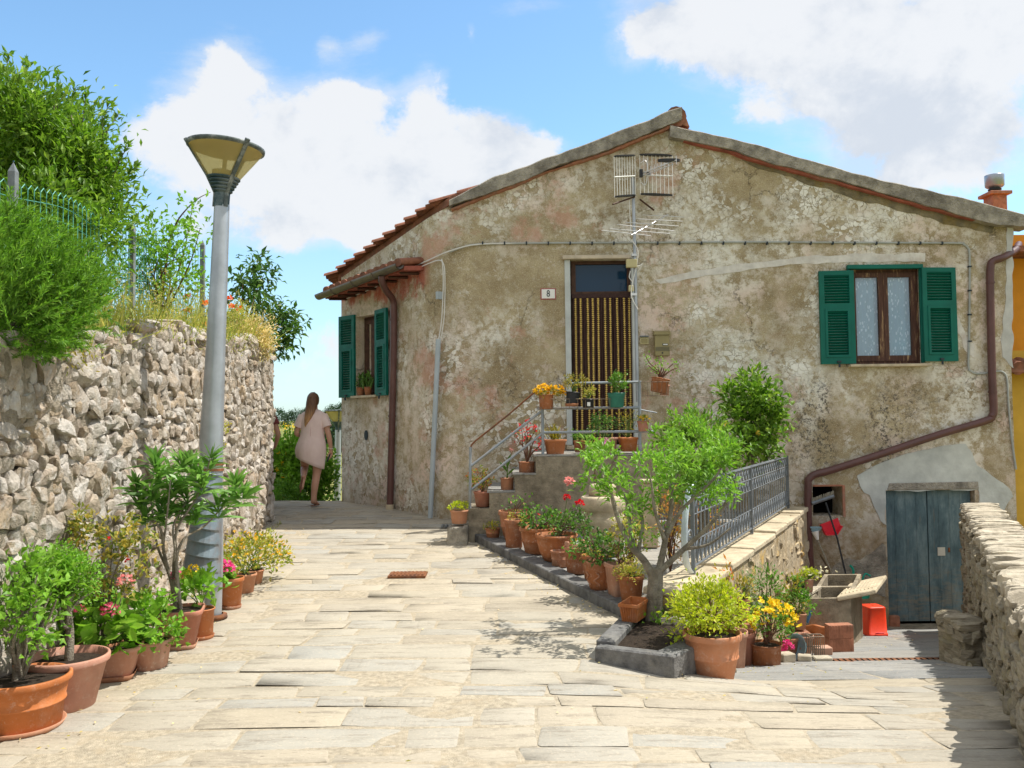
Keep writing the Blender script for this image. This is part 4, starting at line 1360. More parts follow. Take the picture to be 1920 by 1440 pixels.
 patch('cement_patch', [(1578, 1052), (1590, 1046), (1612, 1050), (1635, 1036), (1655, 1018), (1661, 1022), (1662, 1060), (1661, 1120), (1640, 1112), (1606, 1104), (1585, 1110), (1566, 1100), (1556, 1076), (1562, 1060)], M['verge_concrete'], .008, .014)
 patch('verge_mortar', [(1385, 292), (1420, 300), (1520, 326), (1600, 349), (1700, 376), (1800, 404), (1866, 424), (1862, 436), (1835, 432), (1800, 424), (1770, 420), (1745, 408), (1690, 396), (1640, 380), (1600, 374), (1560, 356), (1520, 348), (1480, 330), (1430, 318), (1392, 302)], M['mossy_concrete'], .010, .016)
 patch('corner_render', [(1888, 425), (1899, 427), (1899, 690), (1880, 668), (1877, 640), (1886, 560)], M['grey_render'], .005, .01)
 x0, x1, z0, z1 = DOOR
 b = MB()
 jw = .075
 box(b, (x0 - jw / 2 + .03, YF + .02, (z0 + z1) / 2), (jw, .10, z1 - z0))
 box(b, (x1 + jw / 2 - .05, YF + .02, (z0 + z1) / 2), (jw, .10, z1 - z0))
 fr = b.build('door_frame', M['door_jamb'], H, bevel=.005)
 b = MB()
 box(b, ((x0 + x1) / 2 - .01, YF - .0, z1 + .026), (x1 - x0 + .12, .16, .05))
 b.build('door_lintel', M['door_lintel'], H, bevel=.006)
 b = MB()
 box(b, ((x0 + x1) / 2, YF - .02, z0 - .03), (x1 - x0 + .1, .3, .05))
 b.build('door_step', M['pale_concrete'], H, bevel=.008)
 dx0, dx1 = x0 + .05, x1 - .035
 ztr = fz(1130, 549)
 b = MB()
 yd = YF + .12
 for c_, s_ in (((dx0 + .03, yd, (z0 + z1) / 2), (.06, .06, z1 - z0)), ((dx1 - .03, yd, (z0 + z1) / 2), (.06, .06, z1 - z0)),
     (((dx0 + dx1) / 2, yd - .003, z1 - .02), (dx1 - dx0, .06, .05)), (((dx0 + dx1) / 2, yd - .003, ztr), (dx1 - dx0, .07, .06))):
  box(b, c_, s_)
 dr = b.build('door', M['dark_wood'], H)
 b = MB()
 box(b, ((dx0 + dx1) / 2, yd + .01, (ztr + z1) / 2), (dx1 - dx0 - .1, .012, z1 - ztr - .06))
 b.build('transom_pane', M['dark_glass'], dr)
 b = MB()
 box(b, ((dx0 + dx1) / 2, yd + .05, (ztr + z0) / 2), (dx1 - dx0, .04, ztr - z0))
 b.build('door_leaf', M['dark_wood'], dr)
 b, gold_b = MB(), []
 rr = np.random.default_rng(2)
 xc = dx0 + .03
 box(b, ((dx0 + dx1) / 2, YF + .06, ztr - .035), (dx1 - dx0, .03, .05))
 n_ = 34
 w = (dx1 - dx0 - .02) / n_
 gold = {int(f * n_) for f in (.05, .12, .25, .33, .43, .54, .64, .75, .86, .96)}
 for k in range(n_):
  x = dx0 + .015 + w * (k + .5)
  zz = np.linspace(ztr - .06, z0 + .03, 36)
  sway = np.cumsum(rr.normal(0, .0008, 36))
  if k in gold:
   by = MB()
   gold_b.append(by)
   for q in range(70):
    z = ztr - .06 - (q + .5) * (ztr - z0 - .09) / 70
    xx = x + np.interp(z, zz[::-1], sway[::-1])
    stone(by, (xx, YF + .055, z), V3(1, 0, 0), V3(0, 1, 0), V3(0, 0, 1), .0185, .010, .0145, 5, 0, .9, 0, OCT)
  else:
   tube(b, np.stack([x + sway, np.full(36, YF + .06), zz], -1), w * .46, 5, smooth=True)
 cu = b.build('door_curtain', M['curtain_brown'], H)
 for by in gold_b:
  by.build('bead_strand', M['curtain_yellow'], cu)
 x0, x1, z0, z1 = WIN
 yw = YF + .10
 def window(parent, T_, w_, h_, yo, frame_mat, curtain=True):
  b = MB()
  def bb(cx, cz, sx, sz, d=0.0, t_=.05, m_=b, mi=0):
   p = [T_(cx + i * sx / 2, d + j * t_ / 2, cz + k_ * sz / 2) for k_ in (-1, 1) for i, j in ((-1, -1), (1, -1), (1, 1), (-1, 1))]
   hexa(m_, p[:4], p[4:], mi)
  f_ = .045
  bb(f_ / 2, h_ / 2, f_, h_)
  bb(w_ - f_ / 2, h_ / 2, f_, h_)
  bb(w_ / 2, h_ - f_ / 2, w_ - 2 * f_, f_)
  bb(w_ / 2, f_ / 2 + .0, w_ - 2 * f_, f_)
  wf = b.build('window_frame', frame_mat, parent)
  cw = (w_ - 2 * f_) / 2
  for q in (0, 1):
   b = MB()
   xa = f_ + q * cw + .002
   s_ = .062
   bb(xa + s_ / 2, h_ / 2, s_, h_ - 2 * f_ - .004, -.02, .045, b)
   bb(xa + cw - .004 - s_ / 2, h_ / 2, s_, h_ - 2 * f_ - .004, -.02, .045, b)
   bb(xa + cw / 2, h_ - f_ - .035, cw - .004 - 2 * s_, .062, -.02, .045, b)
   bb(xa + cw / 2, f_ + .04, cw - .004 - 2 * s_, .076, -.02, .045, b)
   cs = b.build('casement', frame_mat, wf)
   b = MB()
   bb(xa + cw / 2, h_ / 2, cw - 2 * s_, h_ - 2 * f_ - .13, -.018, .006, b)
   b.build('pane', M['window_glass'], wf)
   if curtain:
    b = MB()
    p00, p10 = T_(xa + s_ - .01, .035, f_ + .05), T_(xa + cw - s_ + .01, .035, f_ + .05)
    up = T_(xa, .035, h_ - f_ - .04) - T_(xa, .035, f_ + .05)
    nn = unit(T_(0, 1, 0) - T_(0, 0, 0))
    grid(b, p00, p10 - p00, up, 20, 4, lambda v_, u_, w2: v_ + nn * (.008 * np.sin(u_ * 21 + q))[..., None])
    b.build('lace_curtain', M['lace'], wf)
  return wf
 window(H, lambda x, d, z: V3(x0 + x, yw + d, z0 + z), x1 - x0, z1 - z0, 0, M['worn_wood'])
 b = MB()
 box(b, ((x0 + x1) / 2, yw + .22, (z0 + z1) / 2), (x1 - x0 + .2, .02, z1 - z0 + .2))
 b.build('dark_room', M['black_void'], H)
 b = MB()
 box(b, ((x0 + x1) / 2, YF - .025, z0 - .02), (x1 - x0 + .12, .22, .035))
 b.build('window_sill', M['white_paint'] if False else M['pale_concrete'], H, bevel=.005)
 b = MB()
 xa, xb = at(1588, 500, YF - .03)[0], at(1729, 500, YF - .03)[0]
 zc = fz(1660, 503)
 box(b, ((xa + xb) / 2, YF - .02, zc + .015), (xb - xa, .08, .055))
 box(b, (xa + .02, YF - .01, (zc + z0) / 2), (.035, .05, zc - z0 - .03))
 box(b, (xb - .02, YF - .01, (zc + z0) / 2), (.035, .05, zc - z0 - .03))
 b.build('shutter_frame', M['shutter_green'], H, bevel=.004)
 def shutter(T_, w_, h_, mat, split=.62, name='shutter'):
  b = MB()
  def bb(cx, cz, sx, sz, d=0.0, t_=.04, m_=None, tilt=0):
   p = []
   for k_ in (-1, 1):
    for i, j in ((-1, -1), (1, -1), (1, 1), (-1, 1)):
     dd, zz_ = j * t_ / 2, k_ * sz / 2
     p.append(T_(cx + i * sx / 2, d + dd * math.cos(tilt) - zz_ * math.sin(tilt), cz + dd * math.sin(tilt) + zz_ * math.cos(tilt)))
   hexa(m_ or b, p[:4], p[4:])
  s_ = .062
  bb(s_ / 2, h_ / 2, s_, h_)
  bb(w_ - s_ / 2, h_ / 2, s_, h_)
  bb(w_ / 2, h_ - .03, w_ - 2 * s_, .06)
  bb(w_ / 2, .045, w_ - 2 * s_, .09)
  zm = h_ * split
  bb(w_ / 2, zm, w_ - 2 * s_, .075)
  f_ = .032
  zl_, zh_ = .09, zm - .0375
  bb(s_ + f_ / 2, (zl_ + zh_) / 2, f_, zh_ - zl_ - .004, -.012, .035)
  bb(w_ - s_ - f_ / 2, (zl_ + zh_) / 2, f_, zh_ - zl_ - .004, -.012, .035)
  bb(w_ / 2, zl_ + f_ / 2, w_ - 2 * s_ - 2 * f_, f_, -.012, .035)
  bb(w_ / 2, zh_ - f_ / 2, w_ - 2 * s_ - 2 * f_, f_, -.012, .035)
  sh = b.build(name, mat, H)
  for a_, c_, wd in ((zm + .04, h_ - .06, w_ - 2 * s_), (zl_ + f_, zh_ - f_, w_ - 2 * s_ - 2 * f_)):
   n_ = int((c_ - a_) / .036)
   b2 = MB()
   for q in range(n_):
    z_ = a_ + (q + .5) * (c_ - a_) / n_
    bb(w_ / 2, z_, wd, .008, 0.002, .042, b2, -.62)
   b2.build('louvre_panel', mat, sh)
  b3 = MB()
  bb(w_ * .5, .03, .05, .022, -.03, .03, b3)
  bb(w_ * .5, -.02, .02, .05, -.04, .02, b3)
  b3.build('shutter_catch', M['ink'], sh)
  return sh
 hs = fz(1565, 509) - fz(1565, 683)
 zs = fz(1565, 683)
 xl0, xl1 = fx(1536), fx(1600)
 shutter(lambda x, d, z: V3(xl0 + x, YF - .065 + d + .04 * (1 - x / .46), zs + z), xl1 - xl0 - .01, hs, M['shutter_green'])
 xr0, xr1 = fx(1726), fx(1791)
 zs2 = fz(1758, 678)
 shutter(lambda x, d, z: V3(xr0 + x, YF - .065 + d + .03 * (x / .46), zs2 + z), xr1 - xr0, fz(1758, 503) - zs2, M['shutter_green'])
 s0, s1, z0, z1 = SW
 dd = -.17
 window(H, lambda x, d, z: chp(s0 + x, z0 + z, dd - d), s1 - s0, z1 - z0, 0, M['dark_wood'], False)
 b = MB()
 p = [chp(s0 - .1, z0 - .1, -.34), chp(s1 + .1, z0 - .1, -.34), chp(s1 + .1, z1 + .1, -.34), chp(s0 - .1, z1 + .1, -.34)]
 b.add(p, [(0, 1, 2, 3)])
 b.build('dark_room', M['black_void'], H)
 b = MB()
 q = [chp(s0 - .06, z0 - .035, -.2), chp(s0 - .06, z0 - .035, .07), chp(s1 + .06, z0 - .035, .07), chp(s1 + .06, z0 - .035, -.2)]
 hexa(b, q[::-1], [v_ + V3(0, 0, .033) for v_ in q][::-1])
 b.build('window_sill', M['pale_concrete'], H)
 hgt = z1 - z0 + .06
 wsh = .40
 a0 = math.radians(9)
 hin = chp(s0 - .01, z0 - .02, .02)
 di = unit(-CE * math.cos(a0) + CN * math.sin(a0))
 dn = unit(np.cross(di, V3(0, 0, 1)))
 shutter(lambda x, d, z: hin + di * x - dn * d + V3(0, 0, z), wsh, hgt, M['shutter_green_old'])
 hin2 = chp(s1 + .01, z0 - .02, .02)
 di2 = unit(CE * math.cos(a0 * .5) + CN * math.sin(a0 * .5))
 dn2 = unit(np.cross(di2, V3(0, 0, 1)))
 shutter(lambda x, d, z: hin2 + di2 * x + dn2 * d + V3(0, 0, z), wsh, hgt, M['shutter_green_old'])
 b = MB()
 p = ch(687, 816, .006)
 R_ = np.array(Matrix((tuple(CE), tuple(-CN), (0, 0, 1))).transposed())
 ang = np.linspace(0, 2 * np.pi, 20, endpoint=False)
 prism(b, [p + CE * .045 * math.cos(q) + V3(0, 0, .075 * math.sin(q)) for q in ang], CN * .012)
 b.build('oval_vent', M['ink'], H)
 x0, x1, z0, z1 = GAR
 b = MB()
 xm = (x0 + x1) / 2 + .0
 yd = YF + .12
 nb = 4
 leaf = []
 for a_, c_ in ((x0 + .012, xm - .006), (xm + .006, x1 - .012)):
  b = MB()
  for q in range(nb):
   w_ = (c_ - a_) / nb
   box(b, (a_ + w_ * (q + .5), yd, (z0 + z1) / 2 + .02), (w_ - .003, .045, z1 - z0 - .05))
  leaf.append(b.build('cellar_door', M['blue_door'], H))
 b = MB()
 box(b, ((x0 + x1) / 2, yd + .06, (z0 + z1) / 2), (x1 - x0, .02, z1 - z0))
 b.build('door_backing', M['black_void'], H)
 b = MB()
 p = at(1765, 1034, yd - .03)
 box(b, p, (.10, .006, .11))
 b.build('lock_plate', M['alu'], leaf[1])
 b = MB()
 box(b, p + V3(.105, 0, .02), (.02, .01, .06))
 b.build('keyhole', M['rust'], leaf[1])
 b = MB()
 for q in (.28, .8):
  box(b, (x1 + .006, yd - .03, z0 + (z1 - z0) * q), (.03, .05, .09))
 b.build('hinge', M['rust'], H)
 b = MB()
 xa, xb = fx(1662, 905), fx(1834, 905)
 prism(b, [V3(xa, YF - .022, z1 + .005), V3(xb, YF - .022, z1 + .005), V3(xb - .01, YF - .022, z1 + .11), V3(xa + .03, YF - .022, z1 + .10)], (0, .2, 0))
 b.build('cellar_lintel', M['verge_concrete'], H, bevel=.008)
 b = MB()
 box(b, ((x0 + x1) / 2, YF - .02, z0 - .035), (x1 - x0 + .06, .34, .08))
 b.build('cellar_step', M['concrete'], H, bevel=.012)
 return H
OCT = (np.array([(1, 0, 0), (-1, 0, 0), (0, 1, 0), (0, -1, 0), (0, 0, 1), (0, 0, -1)], float),
  np.array([(0, 2, 4), (2, 1, 4), (1, 3, 4), (3, 0, 4), (2, 0, 5), (1, 2, 5), (3, 1, 5), (0, 3, 5)]))
HOUSE = build_house()
def build_front_items():
 p = at(1028, 551, YF - .012)
 t = thing('house_number_sign', 'small white enamel plate with the number 8 left of the front door', 'house number', p)
 b = MB()
 box(b, p + V3(0, .006, 0), (.205, .008, .152))
 b.build('border', M['plate_red'], t, bevel=.004)
 b = MB()
 box(b, p + V3(0, -.001, 0), (.178, .008, .125))
 b.build('plate', M['white_paint'], t, bevel=.003)
 cu = bpy.data.curves.new('numeral', 'FONT')
 cu.body = '8'
 cu.size = .125
 cu.align_x = 'CENTER'
 cu.align_y = 'CENTER'
 cu.extrude = .002
 tmp = bpy.data.objects.new('numeral', cu)
 COL.objects.link(tmp)
 bpy.context.view_layer.update()
 me = bpy.data.meshes.new_from_object(tmp.evaluated_get(bpy.context.evaluated_depsgraph_get()))
 bpy.data.objects.remove(tmp)
 bpy.data.curves.remove(cu)
 o = bpy.data.objects.new('numeral', me)
 COL.objects.link(o)
 me.materials.clear()
 me.materials.append(M['ink'])
 o.parent = t
 o.location = (0, -.008, 0)
 o.rotation_euler = (math.pi / 2, 0, 0)
 o.scale = (.8, 1, 1)
 p = at(1241, 645, YF - .05)
 t = thing('letter_box', 'olive metal letter box with ribbed front right of the door', 'letter box', p)
 w, h = .195, .30
 b = MB()
 box(b, p + V3(0, .01, -.02), (w, .08, h - .02))
 b.build('body', M['olive_metal'], t, bevel=.006)
 b = MB()
 hexa(b, [p + V3(x, y, h / 2 - .03) for x, y in ((-w / 2 - .01, -.05), (w / 2 + .01, -.05), (w / 2 + .01, .05), (-w / 2 - .01, .05))],
   [p + V3(x, y, h / 2 + (.01 if y < 0 else .035)) for x, y in ((-w / 2 - .01, -.05), (w / 2 + .01, -.05), (w / 2 + .01, .05), (-w / 2 - .01, .05))])
 b.build('lid', M['olive_metal'], t)
 b = MB()
 for k in range(4):
  box(b, p + V3(0, -.031, -.045 - k * .016), (w - .012, .004, .006))
 box(b, p + V3(.0, -.032, -.12), (.016, .006, .02))
 b.build('grooves', M['ink'], t)
 b = MB()
 box(b, p + V3(.04, -.033, -.01), (.075, .006, .024))
 np_ = b.build('name_plate', M['ink'], t)
 b = MB()
 box(b, p + V3(.04, -.038, -.01), (.06, .003, .014))
 b.build('name_slip', M['white_paint'], np_)
 p = at(1208, 639, YF - .012)
 t = thing('door_bell', 'little cream bell push with grey sheltering slate beside the letter box', 'door bell', p)
 b = MB()
 box(b, p, (.115, .03, .09))
 b.build('case', M['cream_box'], t, bevel=.004)
 b = MB()
 box(b, p + V3(0, -.018, 0), (.08, .008, .055))
 b.build('button', M['olive_metal'], t)
 b = MB()
 box(b, p + V3(0, -.01, .06), (.12, .05, .012))
 b.build('hood', M['iron'], t)
 ym = YF - .30
 c = at(1187, 334, ym)
 base = at(1189, 585, YF - .10)
 t = thing('tv_aerial', 'television aerial with two white grid panels on a mast by the door', 'aerial', base)
 b = MB()
 x = base[0]
 top = c[2]
 tube(b, [V3(x, ym + .02, base[2] - 1.2), V3(x, ym + .02, base[2] + .1), V3(c[0], ym + .02, top + .02)], .022, 12)
 b.build('mast', M['galv'], t)
 for py in (478, 552):
  b = MB()
  q = at(1189, py, ym)
  box(b, V3(q[0], (ym + YF) / 2, q[2]), (.03, YF - ym, .03))
  box(b, V3(q[0], ym + .02, q[2]), (.07, .07, .03))
  b.build('bracket', M['alu'], t)
 for (pxa, pya, pxb, pyb, hpx, dy) in ((1152, 332, 1191, 330, 76, -.20), (1200, 328, 1261, 330, 76, .06)):
  A_, B_ = at(pxa, pya, ym + dy), at(pxb, pyb, ym - .02)
  hh = hpx * ym / FPX
  b = MB()
  n_ = 9
  for k in range(n_):
   q = A_ + (B_ - A_) * k / (n_ - 1)
   tube(b, [q - V3(0, 0, hh / 2), q + V3(0, 0, hh / 2)], .0045, 5)
  tube(b, [A_, B_], .009, 6)
  gp = b.build('grid_panel', M['white_paint'], t)
  b = MB()
  for sgn in (-1, 1):
   q0, q1 = A_ + V3(0, 0, sgn * hh / 2), B_ + V3(0, 0, sgn * hh / 2)
   d_ = unit(q1 - q0)
   s_ = V3(-d_[1], d_[0], 0)
   w_ = np.linalg.norm(q1 - q0)
   poly = [q0 + d_ * w_ * (.5 - .5 * math.cos(v)) + s_ * .045 * math.sin(v) for v in np.linspace(0, 2 * np.pi, 18, endpoint=False)]
   prism(b, poly, (0, 0, .016))
  b.build('panel_shoe', M['black_plastic'], gp)
 b = MB()
 q0, q1 = at(1205, 325, ym), at(1268, 300, ym - .55)
 tube(b, [q0, q1], .009, 6)
 q2 = at(1205, 329, ym)
 tube(b, [q2, at(1262, 308, ym - .5)], .006, 6)
 for k in range(8):
  q = q0 + (q1 - q0) * (.25 + .75 * k / 7)
  tube(b, [q - V3(0, 0, .055), q + V3(0, 0, .055)], .004, 5)
 tube(b, curve([q0 + V3(-.02, 0, .14), q0 + V3(.03, -.01, .17), q0 + V3(.06, -.02, .1), q0 + V3(.05, 0, -.1), q0 + V3(.02, 0, -.16), q0 + V3(-.02, 0, -.12)], 4), .006, 6)
 b.build('director_boom', M['alu'], t)
 b = MB()
 p_ = at(1254, 303, ym - .5)
 poly = [p_ + V3(.14 * math.cos(v), .04 * math.sin(v), 0) for v in np.linspace(0, 2 * np.pi, 18, endpoint=False)]
 prism(b, poly, (0, 0, .03))
 box(b, at(1202, 325, ym), (.04, .05, .10))
 box(b, at(1216, 325, ym - .04), (.05, .02, .03))
 b.build('director_shoe', M['black_plastic'], t)
 b = MB()
 tube(b, [at(1190, 369, ym), at(1149, 383, ym - .25)], .012, 6)
 tube(b, [at(1200, 374, ym), at(1226, 394, ym + .2)], .012, 6)
 b.build('brace', M['dark_wood'], t)
 b = MB()
 q0, q1 = at(1184, 441, ym - .03), at(1253, 402, ym + .26)
 q0 = at(1184, 441, ym - .3)
 tube(b, [q0, q1], .009, 6)
 for f_, xa, xb, ya, yb in ((.02, 1128, 1220, 432, 442), (.12, 1143, 1256, 429, 438), (.3, 1157, 1264, 421, 433), (.42, 1173, 1272, 417, 424), (.65, 1186, 1280, 410, 415), (.9, 1205, 1283, 403, 407)):
  m_ = q0 + (q1 - q0) * f_
  A_, B_ = at(xa, ya, m_[1]), at(xb, yb, m_[1])
  tube(b, [A_, B_], .0055, 5)
 b.build('yagi_array', M['alu'], t)
 b = MB()
 for pxs in (((1183, 440), (1181, 400), (1180, 370)), ((1186, 452), (1196, 470), (1193, 500), (1186, 530), (1184, 556), (1196, 580)), ((1190, 500), (1200, 498), (1205, 494)), ((1182, 508), (1180, 520), (1186, 528))):
  tube(b, curve([at(px, py, ym - .03) for px, py in pxs], 5), .007, 6)
 b.build('cable', M['white_cable'], t)
 b = MB()
 q = at(1184, 494, ym - .03)
 box(b, q, (.14, .06, .11))
 b.build('amplifier_box', M['cream_box'], t, bevel=.006)
 b = MB()
 q = at(1183, 541, ym - .0)
 box(b, q, (.06, .06, .08))
 b.build('amplifier_box', M['cream_box'], t, bevel=.006)
build_front_items()
def build_neighbour():
 x0 = XR + .03
 t = thing('yellow_house', 'yellow rendered neighbouring house behind the parapet at the right edge', 'house', (x0, YF + .5, -1.2))
 b = MB()
 y = YF + .35
 box(b, (x0 + 3, y + 3, -1.4 + 1.95), (6, 6, 3.9))
 b.build('wall', M['yellow_render'], t)
 b = MB()
 box(b, (x0 + 3.06, y + 3.2, -1.4 + 4.75), (5.8, 5.6, 1.69))
 b.build('upper_wall', M['orange_render'], t)
 b = MB()
 zt = at(1905, 690, y)[2]
 for k in range(10):
  tube(b, [V3(x0 + .1 + k * .17, y + .05, zt + .08), V3(x0 + .1 + k * .17, y - .3, zt - .02)], [.085, .095], 10)
 box(b, (x0 + 1.0, y - .1, zt - .05), (2.0, .4, .05))
 b.build('canopy_roof', M['roof_tile'], t)
 b = MB()
 hexa(b, [V3(x0 - .02, y - .15, 3.85), V3(x0 + 6.2, y - .15, 3.85), V3(x0 + 6.2, y + 6.2, 3.85), V3(x0 - .02, y + 6.2, 3.85)], [V3(x0 - .02, y - .15, 3.93), V3(x0 + 6.2, y - .15, 3.93), V3(x0 + 6.2, y + 6.2, 4.9), V3(x0 - .02, y + 6.2, 4.9)])
 b.build('roof', M['roof_tile'], t)
build_neighbour()
YS = 10.0
def sz(px, py, d=None):
 return at(px, py, d or YS)[2]
def sx(px, py=900, d=None):
 return at(px, py, d or YS)[0]
STEPS = [(878, 917, 954), (917, 965, 924), (965, 1005, 891), (1005, 1206, 855)]    # px left, px right, py of the tread
def build_stairs():
 t = thing('entrance_staircase', 'mossy concrete staircase of four steps rising to the front door', 'staircase', (sx(900), YS, gz(sx(900), YS)))
 b = MB()
 prof = []
 zb = .0
 prof.append(V3(sx(878), YS, zb))
 for a, c, y in STEPS:
  z = sz((a + c) / 2, y)
  prof.append(V3(sx(a), YS, z))
  prof.append(V3(sx(c), YS, z))
 prof.append(V3(sx(1206), YS, zb))
 for a, c, y in STEPS:
  x0, x1, z = sx(a), sx(c), sz((a + c) / 2, y)
  n = max(2, int((x1 - x0) / .12))
  xs = np.linspace(x0, x1, n + 1)
  for p, q in zip(xs[:-1], xs[1:]):
   w = [.006 * math.sin(9 * v) for v in (p, q)]
   hexa(b, [V3(p, YS + w[0], zb), V3(q, YS + w[1], zb), V3(q, YF - .001, zb), V3(p, YF - .001, zb)],
     [V3(p, YS + w[0] + .01, z + w[1] * .5), V3(q, YS + w[1] + .01, z + w[0] * .5), V3(q, YF - .001, z), V3(p, YF - .001, z)])
 b.build('steps', M['concrete'], t)
 b = MB()
 for a, c, y in STEPS[1:]:
  x0, x1, z = sx(a), sx(c), sz((a + c) / 2, y)
  box(b, ((x0 + x1) / 2 - .01, YS + .70, z + .012), (x1 - x0 + .03, 1.39, .02))
 b.build('tread_slabs', M['slate'], t)
 t2 = thing('stone_block', 'rough pebbly stone block at the foot of the stairs carrying a pot', 'stone block', at(858, 1015, YS - .12))
 b = MB()
 x0, x1 = sx(840, 1000, YS - .1), sx(881, 1000, YS - .1)
 hexa(b, [V3(x0 - .01, YS - .2, .05), V3(x1 - .02, YS - .2, .05), V3(x1 - .02, YS + .1, .05), V3(x0 - .01, YS + .1, .05)],
   [V3(x0, YS - .19, sz(860, 985)), V3(x1 - .02, YS - .19, sz(860, 985)), V3(x1 - .02, YS + .1, sz(860, 985)), V3(x0, YS + .1, sz(860, 985))])
 b.build('block', M['verge_concrete'], t2, bevel=.02, seg=2)
 yr = YS + .06
 A = lambda px, py, dy=0: at(px, py, yr + dy)
 r = thing('stair_railing', 'pale grey tube railing with rusty handrail along the entrance stairs', 'railing', A(882, 955))
 b = MB()
 tube(b, [A(881, 957), A(882, 838)], .017, 8)
 b.build('post', M['rail_metal'], r)
 b = MB()
 tube(b, [A(1018, 858), A(1017, 766)], .017, 8)
 b.build('post', M['rail_metal'], r)
 b = MB()
 tube(b, [A(1200, 853), A(1199, 714)], .019, 8)
 b.build('post', M['rail_metal'], r)
 b = MB()
 tube(b, curve([A(882, 850), A(883, 838), A(889, 829), A(910, 812), A(955, 776), A(998, 739), A(1006, 733)], 4), .012, 6)
 b.build('handrail', M['rust'], r)
 for pts in (((884, 873), (1014, 772)), ((884, 918), (976, 845), (1017, 812)), ((1060, 719), (1202, 716)), ((1007, 766), (1199, 764)), ((1017, 811), (1196, 809))):
  b = MB()
  tube(b, [A(*p) for p in pts], .015, 8)
  b.build('rail', M['rail_metal'], r)
 b = MB()
 for y in (.3, .9):
  tube(b, [A(1199, 717), A(1199, 717, 1.2)], .015, 8)
 b.build('rail', M['rail_metal'], r)
 b = MB()
 z = lambda py: A(1100, py)[2]
 for k, py in enumerate((748, 765)):
  p0, p1 = A(1004, py, -.16), A(1170, py, -.16)
  tube(b, [p0, p1], .004, 5)
 for px in range(1006, 1176, 15):
  p = A(px, 765)
  tube(b, [V3(p[0], yr - .16, z(748)), V3(p[0], yr - .16, z(766)), V3(p[0], yr + .02, z(766))], .0028, 4)
 for px in (1006, 1055, 1090, 1172):
  tube(b, [A(px, 718), A(px, 748, -.16)], .003, 4)
 b.build('pot_basket', M['wire_rust'], r)
 b = MB()
 for py in (716, 742):
  tube(b, [A(1203, py), A(1255, py, -.05)], .004, 5)
  tube(b, [A(1203, py, -.2), A(1255, py, -.25)], .004, 5)
 for px in range(1205, 1258, 9):
  tube(b, [A(px, 716, -.22), A(px, 743, -.22), A(px, 743, -.02)], .0026, 4)
 tube(b, curve([A(1255, 730), A(1290, 741), A(1350, 748)], 4), .003, 4)
 b.build('hanging_basket', M['wire_rust'], r)
 b = MB()
 tube(b, [A(1196, 810), A(1232, 808)], .012, 6)
 tube(b, [A(1200, 768), A(1232, 774)], .008, 6)
 b.build('spur', M['rail_metal'], r)
build_stairs()
def pot_shape(t, c, R, H, style, mat, saucer=None, soil=.9, rz=0.0, taper=.72, tilt=None, seg=32, empty=False):
 c = np.array(c, float)
 z0 = .02 if saucer else 0
 ax = tilt
 h = H - z0
 rb = R * taper
 sq, ribs, ribd = 0, 0, 0
 if style == 'square':
  sq = .55
 if style in ('ribbed', 'squareribbed'):
  ribs, ribd = 30, R * .06
  sq = .55 if style == 'squareribbed' else 0
 th = max(.008, R * .07)
 lip = {'bowl': .12, 'thin': .07}.get(style, .15)
 if style == 'bowl':
  prof = [(.01, 0), (rb * .85, 0), (rb, .02 * h), (R * .80, .35 * h), (R * .91, .68 * h), (R * .93, (1 - lip) * h), (R * .985, (1 - lip) * h + .004), (R, (1 - lip / 2) * h), (R * .985, h), (R - th, h * .995), (R - th * 1.4, .85 * h), (R * .6, .5 * h)]
 elif style == 'banded':
  prof = [(.01, 0), (rb, 0), (rb + .004, .02 * h), (R * .84, .45 * h), (R * .885, .47 * h), (R * .885, .5 * h), (R * .86, .52 * h), (R * .925, (1 - lip) * h), (R * .985, (1 - lip) * h + .003), (R, (1 - lip) * h + .012), (R, h - .006), (R * .985, h), (R - th, h), (R - th * 1.2, .85 * h), (R * .65, .5 * h)]
 else:
  prof = [(.01, 0), (rb - .006, 0), (rb, .008), (R * .92, (1 - lip) * h), (R * .98, (1 - lip) * h + .003), (R, (1 - lip) * h + .012), (R, h - .008), (R * .985, h), (R - th, h), (R - th * 1.1, .85 * h), (rb * .9, .4 * h)]
 pr = []
 for r_, z_ in prof:
  pr.append((r_, z_ + z0))
 b = MB()
 lathe(b, pr, c, seg if seg > 24 or not ribs else 90, 0, sq, rz, ribs if not ribs else ribs, ribd, (z0 + .03 * h, z0 + (1 - lip) * h - .01), ax=ax)
 if ribs:
  b = MB()
  lathe(b, pr, c, 120, 0, sq, rz, ribs, ribd, (z0 + .03 * h, z0 + (1 - lip) * h - .01), ax=ax)
 pot = b.build('pot', M[mat], t)
 if not empty:
  b = MB()
  top = V3(0, 0, z0 + h * soil)
  if ax is not None:
   top = np.array(ax) @ top
  disc(b, c + top, (R - th * 1.3) * (.95 if style != 'bowl' else .93), 24, 0, sq, rz, ax=ax, wob=.012)
  b.build('soil', M['soil'], t)
 if saucer:
  b = MB()
  rs = rb * 1.14
  lathe(b, [(.01, 0), (rs * .9, 0), (rs, .035), (rs * .97, .036), (rs * .88, .012), (.01, .012)], c, 32, 0, sq, rz)
  b.build('saucer', M[saucer], t)
 tp = V3(0, 0, z0 + h * soil)
 if ax is not None:
  tp = np.array(ax) @ tp
 return c + tp
def spot(px, by, rw, ry, surf=None, d=None, taper=.72):
 if d is None:
  d0 = on_surf(px, by, surf)[1]
  R = rw * d0 / FPX / 2
  d = d0 + R * taper
  R = rw * d / FPX / 2
  x = at(px, by, d)[0]
  z = float(surf(x, d))
 else:
  R = rw * d / FPX / 2
  p = at(px, by, d - R * taper)
  x, z = at(px, by, d)[0], p[2]
 H = at(px, ry, d)[2] - z
 return V3(x, d, z), R, H
